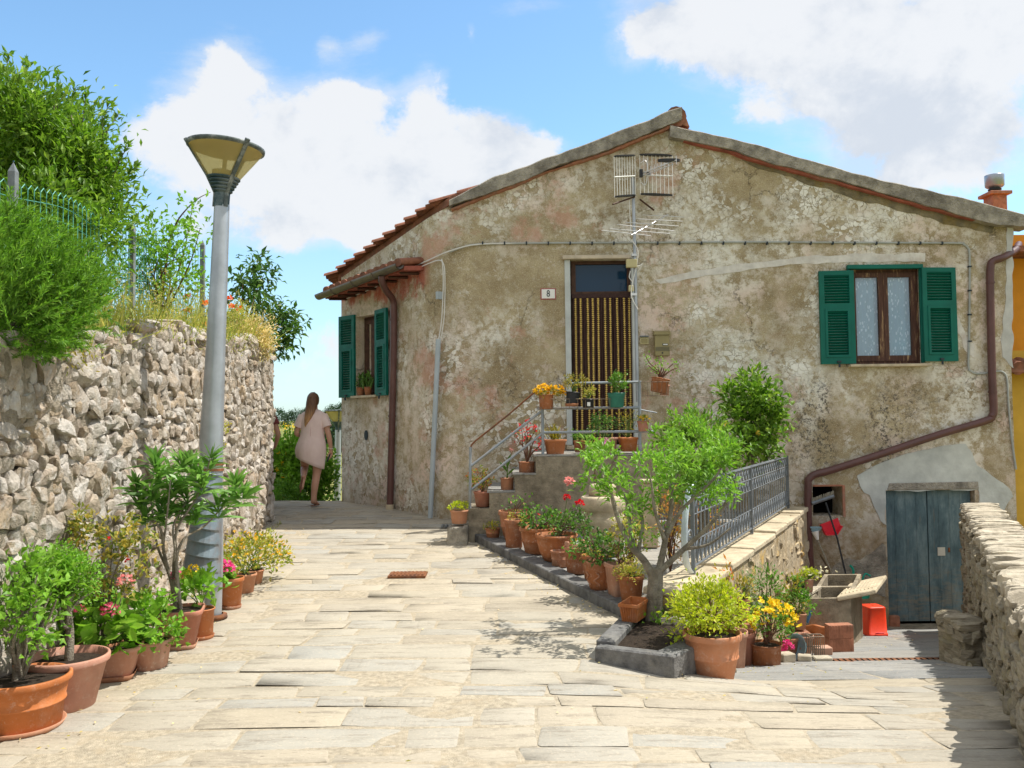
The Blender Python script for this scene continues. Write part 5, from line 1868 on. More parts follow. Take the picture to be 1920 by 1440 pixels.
def bush(t, c, rad, ncl, per, L, W, mat, kind='oval', spread=.03, stem='green_stem', r0=.006, base=None, name='foliage', up=.35, shell=.5, zmin=-.6, lump=.25, jit=.8, out=.7, droop=.15, nst=14, Lv=.3, sag=.15):
 P, D, cc = crown_pts(c, rad, ncl, per, spread, shell, zmin, lump, out, up, jit)
 b = MB()
 Ls = L * RNG.uniform(1 - Lv, 1 + Lv, len(P))
 leaf_faces(b, P, D, Ls, Ls * (W / L), kind=kind, droop=droop)
 b.build(name, M[mat], t)
 if base is not None and nst:
  b = MB()
  idx = RNG.permutation(len(cc))[:nst]
  stems(b, base, cc[idx], r0, r0 * .3, 0, 5, sag)
  b.build('stems', M[stem], t)
 return cc
def head_flower(t, c, r, mat, n=60, pl=.35, name='flower'):
 b = MB()
 d = sphere_dirs(n, -.35)
 P = np.array(c) + d * r * .72
 leaf_faces(b, P, d + RNG.normal(size=d.shape) * .45, r * pl * 1.4, r * pl * 1.3, kind='oval', fold=.15, droop=-.1)
 b.build(name, M[mat], t)
def petals(t, pts, r, mat, n=5, name='flower', dirs=None):
 many = len(pts) > 12
 b = MB()
 for k, p in enumerate(pts):
  if not many:
   b = MB()
  nrm = unit(V3(0, -.4, .8) + RNG.normal(size=3) * .5) if dirs is None else dirs[k]
  a = unit(np.cross(nrm, V3(.3, 1, .2)))
  c_ = np.cross(nrm, a)
  q = np.linspace(0, 2 * np.pi, n, endpoint=False) + RNG.random() * 6
  D = np.cos(q)[:, None] * a + np.sin(q)[:, None] * c_ + nrm * .45
  leaf_faces(b, np.repeat(np.array(p)[None], n, 0), D, r, r * .85, kind='oval', fold=.1, droop=.1)
  if not many:
   b.build(name, M[mat], t)
 if many:
  kind(b.build('petals', M[mat], t), 'stuff')
def cane(t, base, pts, r, mat='green_stem', name='stem'):
 b = MB()
 p = curve([base] + pts, 4)
 tube(b, p, np.linspace(r, r * .4, len(p)), 6)
 return b.build(name, M[mat], t)
def PX(n, d):
 return n * d / FPX
GP_L = 'pots along the rubble wall'
GP_T = 'terracotta pots along the terrace kerb'
GP_S = 'pots on the entrance stairs'
GP_C = 'pots at the foot of the terrace wall'
def left_pots():
 S = g
 c, R, H = spot(38, 1392, 172, 1266, S, taper=.78)
 t = thing('potted_shrub', 'shrub with thin upright stems in the big smooth orange pot nearest the viewer', 'potted plant', c, GP_L)
 s = pot_shape(t, c, R, H, 'banded', 'terracotta_orange', 'terracotta_orange', .88, taper=.78)
 cc = bush(t, s + V3(-.02, 0, .36), V3(.20, .20, .30), 30, 20, .052, .03, 'lf_bright', spread=.045, base=s, stem='grey_bark', r0=.012, nst=9)
 cane(t, s + V3(-.02, -.02, -.02), [s + V3(-.01, -.02, .1), s + V3(.02, 0, .22), s + V3(.09, 0, .36)], .02, 'grey_bark', 'trunk')
 cane(t, s, [s + V3(.06, 0, .14), s + V3(.14, .02, .34), s + V3(.17, .02, .42)], .011, 'bark', 'branch')
 c, R, H = spot(124, 1342, 148, 1228, S, taper=.66)
 t = thing('potted_tree', 'little tree with grey trunk and dense fine foliage in a ribbed pink pot', 'potted plant', c, GP_L)
 s = pot_shape(t, c, R, H, 'ribbed', 'terracotta_pink', None, .86, taper=.66)
 d = s[1]
 tr = MB()
 p = curve([s + V3(.01, 0, -.03), at(131, 1190, d), at(128, 1150, d), at(130, 1115, d)], 5)
 tube(tr, p, np.linspace(.026, .017, len(p)), 10)
 for q in ((95, 1085), (150, 1080), (125, 1075), (60, 1090), (175, 1110)):
  pp = curve([at(131, 1170 - RNG.uniform(0, 45), d), at((q[0] + 130) / 2, (q[1] + 1135) / 2, d + .03), at(*q, d + RNG.normal() * .1)], 4)
  tube(tr, pp, np.linspace(.012, .004, len(pp)), 6)
 tube(tr, curve([at(131, 1180, d), at(118, 1172, d - .04), at(112, 1150, d - .05), at(108, 1128, d - .05)], 4), np.linspace(.012, .008, 13), 6)
 tr.build('trunk', M['grey_bark'], t)
 b = MB()
 for px, py, rx, ry in ((40, 1090, 65, 50), (100, 1075, 70, 50), (140, 1090, 40, 45), (20, 1060, 50, 45), (75, 1120, 60, 25)):
  P, D, _ = crown_pts(at(px, py, d + .05), V3(PX(rx, d), PX(rx, d) * .8, PX(ry, d)), 60, 22, .028, .35)
  leaf_faces(b, P, D, RNG.uniform(.016, .034, len(P)), .015)
 b.build('crown', M['lf_bright'], t)
 c, R, H = spot(208, 1282, 112, 1206, S, taper=.7)
 t = thing('potted_geranium', 'pink geranium with broad round leaves in a square pink pot with saucer', 'potted plant', c, GP_L)
 s = pot_shape(t, c, R, H, 'square', 'terracotta_pink', 'terracotta', .9, rz=.25, taper=.7)
 bush(t, s + V3(.0, 0, .10), V3(.27, .2, .17), 34, 7, .075, .08, 'lf_bright', 'round', .04, base=s, nst=12, up=.5)
 for k, (px, py, r) in enumerate(((207, 1153, 13), (236, 1098, 12), (150, 1150, 8))):
  f = at(px, py - 6, s[1] - .24)
  cane(t, s + V3(0, 0, .05), [(s + f) / 2 + V3(0, 0, .05), f], .003)
  head_flower(t, f, PX(r, s[1]) * 1.2, 'fl_rose' if k == 1 else 'fl_pink', 50)
 c = V3(lwall_x(5.3) + .22, 5.45, gz(-2.5, 5.4))
 t = thing('variegated_shrub', 'sprawling yellow edged variegated shrub with red blooms against the rubble wall', 'potted plant', c, GP_L)
 s = pot_shape(t, c, .13, .22, 'round', 'terracotta', None)
 d = 5.4
 bx = MB()
 st = MB()
 for px, py, rx, ry, n in ((60, 985, 25, 30, 7), (105, 1000, 40, 20, 9), (160, 1000, 45, 25, 12), (215, 995, 45, 30, 14), (250, 1000, 30, 25, 9), (190, 1050, 50, 40, 18), (240, 1040, 40, 40, 14), (215, 1100, 50, 40, 16), (160, 1090, 40, 40, 12), (25, 975, 15, 10, 3), (265, 1080, 25, 30, 7)):
  q = at(px, py, d + RNG.uniform(-.05, .1))
  q[0] = max(q[0], lwall_x(q[1]) + .06)
  P, D, cc = crown_pts(q, V3(PX(rx, d), .08, PX(ry, d)), n, 7, .022, .3, -1)
  P[:, 0] = np.maximum(P[:, 0], lwall_x(d) + .08)
  leaf_faces(bx, P, D, RNG.uniform(.03, .055, len(P)), .024)
  stems(st, s + RNG.normal(size=3) * .02, [q], .007, .002, 0, 5)
 bx.build('foliage', M['lf_variegated'], t)
 st.build('stems', M['bark'], t)
 petals(t, [at(px, py, d - .06) for px, py in ((113, 990), (203, 1010), (236, 1050), (240, 1046), (190, 1140), (116, 986))], .02, 'fl_red')
 c, R, H = spot(280, 1262, 82, 1197, S, taper=.76)
 t = thing('potted_geranium', 'leafy plant spilling over the plain pale pink pot before the oleander', 'potted plant', c, GP_L)
 s = pot_shape(t, c, R, H, 'round', 'terracotta_pale', None, .9, taper=.76)
 bush(t, s + V3(.03, 0, .10), V3(.2, .17, .19), 36, 10, .046, .036, 'lf_bright', spread=.035, base=s, up=.4, nst=10)
 c, R, H = spot(336, 1222, 86, 1140, S, taper=.66)
 t = thing('potted_oleander', 'tall oleander with long narrow leaves in a square pink pot with saucer', 'potted plant', c, GP_L)
 s = pot_shape(t, c, R, H, 'square', 'terracotta_pink', 'terracotta', .92, rz=.25, taper=.66)
 d = s[1]
 tr = MB()
 tips = []
 for pts in (((318, 1080), (297, 1030), (290, 990), (282, 930)), ((322, 1090), (307, 1030), (312, 980), (320, 900)), ((325, 1080), (328, 1030), (325, 985), (350, 940)),
    ((330, 1060), (345, 1010), (385, 985), (435, 930)), ((330, 1040), (333, 990), (370, 930), (395, 860)), ((310, 1050), (300, 990), (265, 960), (258, 920))):
  P = curve([s + V3(RNG.normal() * .015, RNG.normal() * .015, -.02)] + [at(px, py, d + RNG.normal() * .05) for px, py in pts], 4)
  tube(tr, P, np.linspace(.013, .005, len(P)), 7)
  tips.append(P[-1])
 tr.build('trunk', M['grey_bark'], t)
 b = MB()
 whorls = [(282, 915), (262, 930), (255, 905), (300, 880), (320, 880), (322, 910), (350, 930), (375, 885), (395, 855), (380, 900), (345, 900), (430, 925), (440, 905), (300, 940), (275, 960), (335, 950), (410, 945), (360, 865), (290, 860), (310, 960), (365, 960), (455, 920), (340, 860)]
 for px, py in whorls:
  q = at(px, py + 15, d + RNG.normal() * .07)
  for lv in range(3):
   n = 10
   dirs = sphere_dirs(n, -.35) + V3(0, 0, .45)
   leaf_faces(b, np.repeat((q + V3(0, 0, -.04 + .04 * lv))[None], len(dirs), 0), dirs, RNG.uniform(.12, .21, len(dirs)), .026, kind='blade', droop=.25)
 b.build('foliage', M['lf_oleander'], t)
 c, R, H = spot(377, 1205, 50, 1140, S, taper=.84)
 t = thing('potted_hydrangea', 'pale leafed hydrangea with a yellowish bud in a round orange pot by the lamp post', 'potted plant', c, GP_L)
 s = pot_shape(t, c, R, H, 'thin', 'terracotta_orange', 'terracotta', .9, taper=.84)
 q = at(368, 1105, s[1])
 bush(t, q, V3(.16, .14, .10), 22, 6, .075, .055, 'lf_bright', 'oval', .03, base=s, nst=8, up=.5)
 for px, py, r, m_ in ((331, 1083, 9, 'fl_pink'), (362, 1070, 7, 'fl_yellow'), (350, 1083, 8, 'lf_lime')):
  head_flower(t, at(px, py - 3, s[1] - .16), PX(r, s[1]) * 1.3, m_, 44)
 c, R, H = spot(434, 1146, 46, 1082, S, taper=.7)
 t = thing('potted_geranium', 'geranium with a large hot pink flower head in an orange pot beyond the lamp post', 'potted plant', c, GP_L)
 s = pot_shape(t, c, R, H, 'round', 'terracotta_orange', 'terracotta_old', .9, taper=.7)
 bush(t, at(410, 1085, s[1]), V3(.13, .12, .12), 20, 6, .06, .06, 'lf_bright', 'round', .03, base=s, nst=8)
 for px, py in ((397, 1062), (413, 1066), (426, 1069)):
  head_flower(t, at(px, py - 4, s[1] - .12), .062, 'fl_magenta', 60)
 for px, by, rw, ry, lab in ((459, 1115, 44, 1075, 'yellow flowering bush in the nearer of two pots beyond the lamp post'), (478, 1097, 34, 1068, 'yellow flowering bush in the farther of two pots beyond the lamp post')):
  c, R, H = spot(px, by, rw, ry, S, taper=.72)
  t = thing('potted_shrub', lab, 'potted plant', c, GP_L)
  s = pot_shape(t, c, R, H, 'round', 'terracotta_orange', None, .92)
  q = at(px + 5, 1040, s[1] + .1)
  bush(t, q, V3(.30, .25, .19), 46, 12, .042, .026, 'lf_yellowgreen', spread=.04, base=s, nst=12, up=.5, zmin=-.8)
  P, _, _ = crown_pts(q, V3(.31, .26, .2), 30, 1, .02, .85, -.2)
  petals(t, P, .022, 'fl_golden')
left_pots()
def terrace_pots():
 S = ter_z
 rows = [  # px, base y, rim width, rim y, style, mat, taper, label
  (924, 1010, 29, 990, 'banded', 'terracotta', .74, 'tiny pot of low greenery on the terrace corner below the stairs', 'low'),
  (967, 1016, 64, 957, 'banded', 'terracotta_old', .62, 'big wide rimmed terracotta pot with a nearly bare plant, farthest in the kerb row', 'sparse'),
  (964, 1030, 36, 974, 'round', 'terracotta_old', .86, 'narrow terracotta pot with a white streak, second in the kerb row', 'short'),
  (1010, 1041, 72, 988, 'banded', 'terracotta', .68, 'large banded terracotta pot holding a leafy rose bush', 'rose'),
  (1044, 1056, 80, 1001, 'bowl', 'terracotta', .6, 'wide bowl shaped terracotta pot holding a rose with tall red blooms', 'tallrose'),
  (1050, 1065, 36, 1032, 'banded', 'terracotta_old', .78, 'small empty looking terracotta pot standing before the wide bowl', 'none'),
  (1082, 1078, 50, 1024, 'ribbed', 'terracotta_old', .74, 'cracked terracotta pot with a broken ragged rim', 'broken'),
  (1112, 1090, 42, 1040, 'round', 'terracotta', .74, 'terracotta pot squeezed between the cracked pot and the carved pot', 'low'),
  (1125, 1110, 58, 1051, 'bowl', 'terracotta', .62, 'carved terracotta pot with raised curls holding a bushy rose', 'rosebush'),
  (1164, 1122, 52, 1055, 'square', 'terracotta_pale', .74, 'tall pale squared pot near the small tree', 'olive'),
  (1184, 1133, 50, 1078, 'round', 'terracotta', .72, 'plain brown pot with yellow green feathery plant beside the tree trunk', 'feather'),
 ]
 for px, by, rw, ry, st, mat, tp, lab, pl in rows:
  c, R, H = spot(px, by, rw, ry, S, taper=tp)
  t = thing('potted_plant' if pl != 'none' else 'flower_pot', lab, 'potted plant' if pl != 'none' else 'flower pot', c, GP_T)
  s = pot_shape(t, c, R, H, st, mat, None, .86 if pl != 'none' else .7, taper=tp, rz=.3)
  d = s[1]
  if pl == 'low':
   bush(t, s + V3(0, 0, .02), V3(R * .9, R * .9, .06), 16, 8, .026, .016, 'lf_yellowgreen', spread=.015, up=.7)
  elif pl == 'sparse':
   bush(t, s + V3(.05, 0, .10), V3(.17, .12, .09), 12, 6, .035, .024, 'lf_mid', spread=.03, base=s, nst=10, stem='brown_stem', r0=.005)
   petals(t, [s + V3(-.05, -.05, .14), s + V3(.1, 0, .12)], .02, 'fl_rose')
  elif pl == 'short':
   bush(t, s + V3(.03, 0, .05), V3(.11, .1, .06), 16, 8, .03, .01, 'lf_yellowgreen', 'blade', .02, up=.8)
  elif pl == 'rose':
   bush(t, s + V3(.05, 0, .10), V3(.24, .18, .13), 30, 8, .042, .03, 'lf_dark', spread=.035, base=s, nst=12, stem='brown_stem')
   bush(t, s + V3(.0, 0, .12), V3(.2, .15, .12), 14, 7, .04, .03, 'lf_mid', spread=.03, name='young_foliage')
   petals(t, [at(1034, 968, d - .05), at(1050, 962, d), at(1010, 965, d)], .022, 'fl_red')
  elif pl == 'tallrose':
   bush(t, s + V3(.10, .02, .10), V3(.22, .17, .15), 26, 8, .042, .03, 'lf_mid', spread=.035, base=s, nst=10, stem='brown_stem')
   bush(t, s + V3(.16, .0, .16), V3(.2, .12, .12), 14, 7, .04, .03, 'lf_dark', spread=.03, name='old_foliage')
   for (x, y), m_, r_, lab2 in (((1068, 904), 'fl_rose', .05, 'salmon pink rose head'), ((1063, 934), 'fl_red', .036, 'dark red rose head'), ((1087, 945), 'fl_red', .042, 'bright red rose head')):
    f = at(x, y, d)
    cane(t, s, [s + (f - s) * .5 + V3(.02, 0, 0), f], .004)
    head_flower(t, f, r_, m_, 44, .5)
  elif pl == 'broken':
   b = MB()
   for k in range(7):
    a = k * .9
    stone(b, s + V3(math.cos(a) * R * .8, math.sin(a) * R * .8, .035 + .02 * math.sin(k * 2)), V3(-math.sin(a), math.cos(a), 0), V3(math.cos(a), math.sin(a), 0), V3(0, 0, 1), .03, .012, .03, k, .2, .7)
   b.build('broken_rim', M['terracotta_old'], t)
   bush(t, s + V3(0, 0, .05), V3(.08, .08, .05), 8, 6, .03, .02, 'lf_olive', spread=.02)
  elif pl == 'rosebush':
   bush(t, s + V3(.0, 0, .13), V3(.2, .18, .14), 34, 9, .04, .028, 'lf_dark', spread=.03, base=s, nst=12, stem='brown_stem')
   bush(t, s + V3(-.05, -.03, .12), V3(.2, .15, .13), 18, 8, .04, .03, 'lf_mid', spread=.03, name='young_foliage')
   b = MB()
   for k in range(3):
    a0 = -1.2 + k * .9
    q = [c + V3(R * 1.0 * (.74 + .13 * v) * math.sin(a0 + .18 * math.cos(v * 5)), -R * 1.0 * (.74 + .13 * v) * math.cos(a0 + .18 * math.cos(v * 5)), H * (.2 + .28 * v)) for v in np.linspace(0, 1.6, 12)]
    tube(b, q, .008, 6)
   b.build('carved_curls', M['terracotta'], t)
  elif pl == 'olive':
   bush(t, s + V3(.04, .03, .16), V3(.13, .13, .18), 22, 8, .035, .022, 'lf_olive', spread=.03, base=s, nst=9, stem='brown_stem')
  elif pl == 'feather':
   bush(t, s + V3(-.01, -.02, .04), V3(.12, .12, .09), 40, 16, .022, .007, 'lf_yellowgreen', 'blade', .02, up=.5, base=s, nst=8)
 c, R, H = spot(861, 983, 35, 956, d=YS - .05, taper=.78)
 t = thing('potted_plant', 'pale yellow green succulent in a ribbed orange pot on the stone block', 'potted plant', c, GP_S)
 s = pot_shape(t, c, R, H, 'ribbed', 'terracotta_orange', None, .9, taper=.78)
 bush(t, s + V3(-.005, 0, .035), V3(.11, .1, .06), 26, 10, .026, .02, 'lf_lime', spread=.012, up=.8, shell=.7, zmin=-.1)
 p = on_surf(1189, 1167, lambda x, y: PLZ + .02)
 t = thing('flower_trough', 'small ribbed rectangular terracotta trough on the planter edge by the trunk', 'flower pot', (p[0], p[1] + .05, p[2]))
 b = MB()
 w0, w1, l0, l1, h = .055, .075, .12, .15, .13
 rot = np.array(Matrix.Rotation(-.45, 3, 'Z'))
 C_ = V3(p[0] + .02, p[1] + .12, p[2])
 def ring(w, l, z):
  return np.array([(-w, -l, z), (w, -l, z), (w, l, z), (-w, l, z)]) @ rot.T + C_
 rs = [ring(w0, l0, 0), ring(w1 - .008, l1 - .008, h * .82), ring(w1, l1, h * .83), ring(w1, l1, h), ring(w1 - .01, l1 - .01, h), ring(w0 - .004, l0 - .004, .03)]
 b.add(np.concatenate(rs), [(i * 4 + j, i * 4 + (j + 1) % 4, i * 4 + 4 + (j + 1) % 4, i * 4 + 4 + j) for i in range(5) for j in range(4)] + [(3, 2, 1, 0), (20, 21, 22, 23)])
 for k in range(7):
  x = -w0 + .01 + k * (2 * w0 - .02) / 6
  q0, q1 = np.array([x, -l0 - .002, .008]) @ rot.T + C_, np.array([x * 1.25, -l1 + .005, h * .8]) @ rot.T + C_
  tube(b, [q0, q1], .005, 5)
  y = -l0 + .02 + k * (2 * l0 - .04) / 6
  q0, q1 = np.array([-w0 - .002, y, .008]) @ rot.T + C_, np.array([-w1 + .005, y * 1.2, h * .8]) @ rot.T + C_
  tube(b, [q0, q1], .005, 5)
 b.build('trough', M['terracotta_orange'], t)
 d = 8.9
 q = at(1131, 1012, d)
 zb = ter_z(q[0], d)
 t = thing('stone_drum', 'round pale stone drum with moulded rings behind the kerb pots', 'stone ornament', (q[0], d, zb))
 R = PX(41, d)
 zz = lambda py: at(1131, py, d)[2] - zb
 b = MB()
 lathe(b, [(.01, 0), (R * .92, 0), (R * .92, zz(992)), (R * 1.0, zz(990)), (R * 1.03, zz(978)), (R * 1.0, zz(968)), (R * .94, zz(966)), (R * .94, zz(958)), (R * 1.0, zz(955)), (R * 1.03, zz(945)), (R, zz(934)), (R * .93, zz(930)), (R * .6, zz(929)), (.01, zz(928))], (q[0], d, zb), 40)
 b.build('drum', M['pale_concrete'], t, bevel=.004)
 b = MB()
 lathe(b, [(.01, zz(929)), (R * .62, zz(929)), (R * .62, zz(912)), (R * .5, zz(908)), (.01, zz(908))], (q[0] + .0, d, zb + .003), 32)
 b.build('top_stone', M['pale_concrete'], t)
 d = 9.2
 q = at(1219, 980, d)
 zb = ter_z(q[0], d)
 zt = at(1219, 905, d)[2]
 b = MB()
 box(b, (q[0], d, (zb + zt) / 2), (.15, .15, zt - zb))
 box(b, (q[0], d, zt + .018), (.19, .19, .035))
 tag(b.build('stone_post', M['pale_concrete'], loc=(q[0], d, zb), bevel=.01), 'square yellowish stone post standing between the drum and the iron railing', 'stone post')
terrace_pots()
def stair_pots():
 y1 = YS + .2
 it = [  # px, base, rim w, rim y, d, style, mat, taper, label
  (905, 951, 34, 921, y1, 'round', 'terracotta_pink', .74, 'reddish leafed bushy plant in a pink pot on the lowest stair', 'red'),
  (951, 924, 26, 896, y1, 'thin', 'terracotta_orange', .88, 'canna with upright broad leaves in a small pot on the second stair', 'canna'),
  (988, 889, 32, 866, y1, 'thin', 'terracotta_old', .92, 'crown of thorns with many red flowers on brown stems on the third stair', 'thorns'),
  (1041, 853, 42, 824, y1, 'squareribbed', 'terracotta_orange', .72, 'grassy spider plant in a ribbed square pot at the landing corner', 'grass'),
  (1087, 848, 24, 826, y1 + .25, 'round', 'terracotta', .78, 'small pot almost hidden behind the landing rails', 'low'),
  (1139, 850, 40, 820, y1, 'round', 'terracotta_pink', .76, 'dark green leafy plant in a pink pot on the landing', 'dark'),
  (1178, 847, 36, 820, y1, 'squareribbed', 'terracotta_orange', .74, 'wispy stemmed plant in a ribbed orange pot by the right rail post', 'wispy'),
  (1024, 767, 29, 740, YS - .04, 'thin', 'terracotta', .86, 'bunch of golden yellow flowers in a pot on the railing top', 'gold'),
  (1072, 762, 27, 735, YS - .04, 'thin', 'charcoal_plastic', .82, 'olive leafed plant in a tilted charcoal pot with orange saucer on the railing', 'olivetilt'),
  (1103, 765, 24, 749, YS - .04, 'thin', 'black_plastic', .86, 'small black plastic pot with a yellowing succulent on the railing', 'yellow'),
  (1156, 764, 35, 737, YS - .04, 'thin', 'green_plastic', .74, 'little shrub in a dark green plastic pot on the railing', 'shrub'),
  (1234, 735, 36, 709, YS - .06, 'thin', 'terracotta', .8, 'jade plant in a tilted terracotta pot hung right of the railing', 'jade'),
  (1246, 742, 20, 722, YS + .16, 'round', 'terracotta_pale', .8, 'small pale pot hanging behind the tilted jade plant', 'none'),
  (1206, 809, 23, 789, YS - .02, 'round', 'terracotta_pink', .74, 'little pot of yellow orange flowers on the right rail spur', 'small'),
 ]
 for px, by, rw, ry, d, st, mat, tp, lab, pl in it:
  c, R, H = spot(px, by, rw, ry, d=d, taper=tp)
  nm = 'flower_pot' if pl == 'none' else 'potted_plant'
  t = thing(nm, lab, 'flower pot' if pl == 'none' else 'potted plant', c, GP_S)
  tl = None
  if pl == 'olivetilt':
   tl = Matrix.Rotation(.1, 3, 'Y')
  if pl == 'jade':
   tl = Matrix.Rotation(.2, 3, 'Y')
  s = pot_shape(t, c, R, H, st, mat, 'terracotta' if pl == 'olivetilt' else None, .9, taper=tp, tilt=tl, rz=.05)
  d = s[1]
  if pl == 'red':
   bush(t, s + V3(-.02, 0, .14), V3(.14, .13, .13), 40, 9, .034, .022, 'lf_redgreen', spread=.025, base=s, nst=12, stem='brown_stem')
  elif pl == 'canna':
   b = MB()
   D = np.array([(-.6, -.1, .9), (.25, .1, 1), (.75, -.2, .8), (-.2, .2, 1)])
   leaf_faces(b, np.array([s + V3(0, 0, .09), s + V3(0, 0, .13), s + V3(.01, 0, .05), s + V3(0, 0, .1)]), D, np.array([.17, .2, .14, .16]), .055, kind='blade', droop=.1)
   b.build('foliage', M['lf_dark'], t)
   cane(t, s - V3(0, 0, .01), [s + V3(.005, 0, .1), s + V3(.015, 0, .22)], .012)
   petals(t, [at(958, 843, d)], .035, 'fl_rose')
  elif pl == 'thorns':
   b = MB()
   tips = [at(x, y, d + RNG.normal() * .06) for x, y in ((975, 800), (990, 790), (1005, 800), (1012, 815), (968, 815), (985, 815), (1000, 825), (1018, 830), (975, 830), (1008, 840), (990, 805))]
   stems(b, s, tips, .008, .004, 0, 6, .12)
   b.build('stems', M['brown_stem'], t)
   P = np.concatenate([np.array(tips)] * 5) + RNG.normal(size=(55, 3)) * .03
   petals(t, P, .024, 'fl_red', 4)
   bush(t, at(992, 815, d), V3(.16, .12, .14), 14, 5, .03, .014, 'lf_olive', spread=.03)
  elif pl == 'grass':
   b = MB()
   n = 60
   D = sphere_dirs(n, .1) + V3(0, 0, 1.3)
   leaf_faces(b, np.repeat(s[None], len(D), 0) + RNG.normal(size=(len(D), 3)) * V3(.03, .03, 0), D, RNG.uniform(.14, .34, len(D)), .012, kind='blade', droop=.28)
   b.build('foliage', M['lf_olive'], t)
  elif pl == 'low':
   bush(t, s + V3(0, 0, .05), V3(.09, .09, .07), 18, 8, .03, .02, 'lf_mid', spread=.02)
  elif pl == 'dark':
   bush(t, s + V3(-.02, .05, .14), V3(.22, .18, .13), 44, 10, .035, .022, 'lf_dark', spread=.03, base=s, nst=10)
  elif pl == 'wispy':
   b = MB()
   stems(b, s, [s + V3(RNG.normal() * .1, RNG.normal() * .08, RNG.uniform(.2, .42)) for _ in range(16)], .003, .0015, 0, 4, .1)
   b.build('stems', M['green_stem'], t)
   bush(t, s + V3(0, .02, .2), V3(.13, .1, .2), 14, 7, .035, .012, 'lf_olive', 'blade', .04)
  elif pl == 'gold':
   bush(t, s + V3(.03, 0, .03), V3(.17, .13, .06), 26, 8, .035, .018, 'lf_olive', spread=.02, up=.6)
   P, _, _ = crown_pts(s + V3(.03, -.01, .05), V3(.18, .14, .085), 46, 1, .01, .8, -.15)
   petals(t, P, .034, 'fl_golden', 7)
  elif pl == 'olivetilt':
   bush(t, s + V3(.02, 0, .12), V3(.13, .11, .12), 34, 10, .026, .014, 'lf_olive', spread=.02, base=s, nst=10)
  elif pl == 'yellow':
   bush(t, s + V3(.01, 0, .07), V3(.09, .08, .08), 20, 8, .034, .014, 'lf_yellowgreen', spread=.02, base=s, nst=6)
   b = MB()
   box(b, c + V3(0, -R * .93, H * .45), (.035, .006, .045))
   b.build('price_label', M['white_paint'], t)
  elif pl == 'shrub':
   bush(t, s + V3(.02, 0, .12), V3(.11, .1, .12), 36, 9, .034, .02, 'lf_mid', spread=.02, base=s, nst=8)
  elif pl == 'jade':
   b = MB()
   tips = [at(x, y, d + RNG.normal() * .05) for x, y in ((1211, 668), (1216, 685), (1225, 695), (1245, 690), (1262, 682), (1270, 690), (1240, 680), (1228, 680), (1255, 697), (1234, 690))]
   stems(b, s, tips, .010, .005, 0, 6, .1)
   b.build('stems', M['brown_stem'], t)
   P = np.concatenate([np.array(tips)] * 11) + RNG.normal(size=(110, 3)) * .028
   b = MB()
   leaf_faces(b, P, RNG.normal(size=P.shape) + V3(0, 0, .8), .03, .02)
   b.build('foliage', M['lf_bright'], t)
  elif pl == 'small':
   bush(t, s + V3(-.02, -.01, .02), V3(.09, .08, .04), 18, 7, .03, .016, 'lf_yellowgreen', spread=.015)
   petals(t, s + RNG.normal(size=(10, 3)) * V3(.05, .05, .015) + V3(-.02, -.02, .045), .022, 'fl_golden')
 for px, lab in ((676, 'cactus in the left of two terracotta pots on the side window sill'), (690, 'cactus in the right of two terracotta pots on the side window sill')):
  p = ch(px, 739, -.03)
  p[2] = SW[2] + .002
  t = thing('potted_cactus', lab, 'potted plant', p, 'cactus pots on the side window sill')
  s = pot_shape(t, p, .062, .125, 'round', 'terracotta', None, .9)
  b = MB()
  for k in range(5):
   q = s + V3(RNG.normal() * .025, RNG.normal() * .025, -.01)
   tube(b, [q, q + V3(RNG.normal() * .02, RNG.normal() * .02, .13), q + V3(RNG.normal() * .03, RNG.normal() * .03, .2 + .05 * RNG.random())], [.018, .02, .008], 7)
  b.build('cactus', M['lf_dark'], t)
  P, D, _ = crown_pts(s + V3(0, 0, .12), V3(.06, .06, .12), 20, 4, .015, .4, -1)
  b = MB()
  leaf_faces(b, P, D, .05, .016, kind='blade')
  b.build('foliage', M['lf_mid'], t)
stair_pots()
def clusters(b, lst, d, L, W, dens=1.0, per=10, spread=.03, kind='oval', shell=.4, up=.35, dj=.1, depth=.8, zmin=-.9, lump=.25, droop=.15, jit=.8):
 out = []
 for px, py, rx, ry, *o in lst:
  dd = d + (o[0] if o else RNG.normal() * dj)
  c = at(px, py, dd)
  r = V3(PX(rx, dd), PX((rx + ry) / 2, dd) * depth, PX(ry, dd))
  n = int(dens * (r[0] * r[1] * r[2]) ** (2 / 3) * 1000)
  P, D, cc = crown_pts(c, r, max(3, n), per, spread, shell, zmin, lump, .7, up, jit)
  leaf_faces(b, P, D, L * RNG.uniform(.65, 1.3, len(P)), W * RNG.uniform(.75, 1.25, len(P)), kind=kind, droop=droop)
  out.append((c, r, cc))
 return out
def limb(b, pts, r0, r1, d=None, seg=8, mi=0):
 P = curve([q if len(q) == 3 else at(q[0], q[1], d) for q in pts], 5)
 tube(b, P, np.linspace(r0, r1, len(P)), seg, mi)
 return P
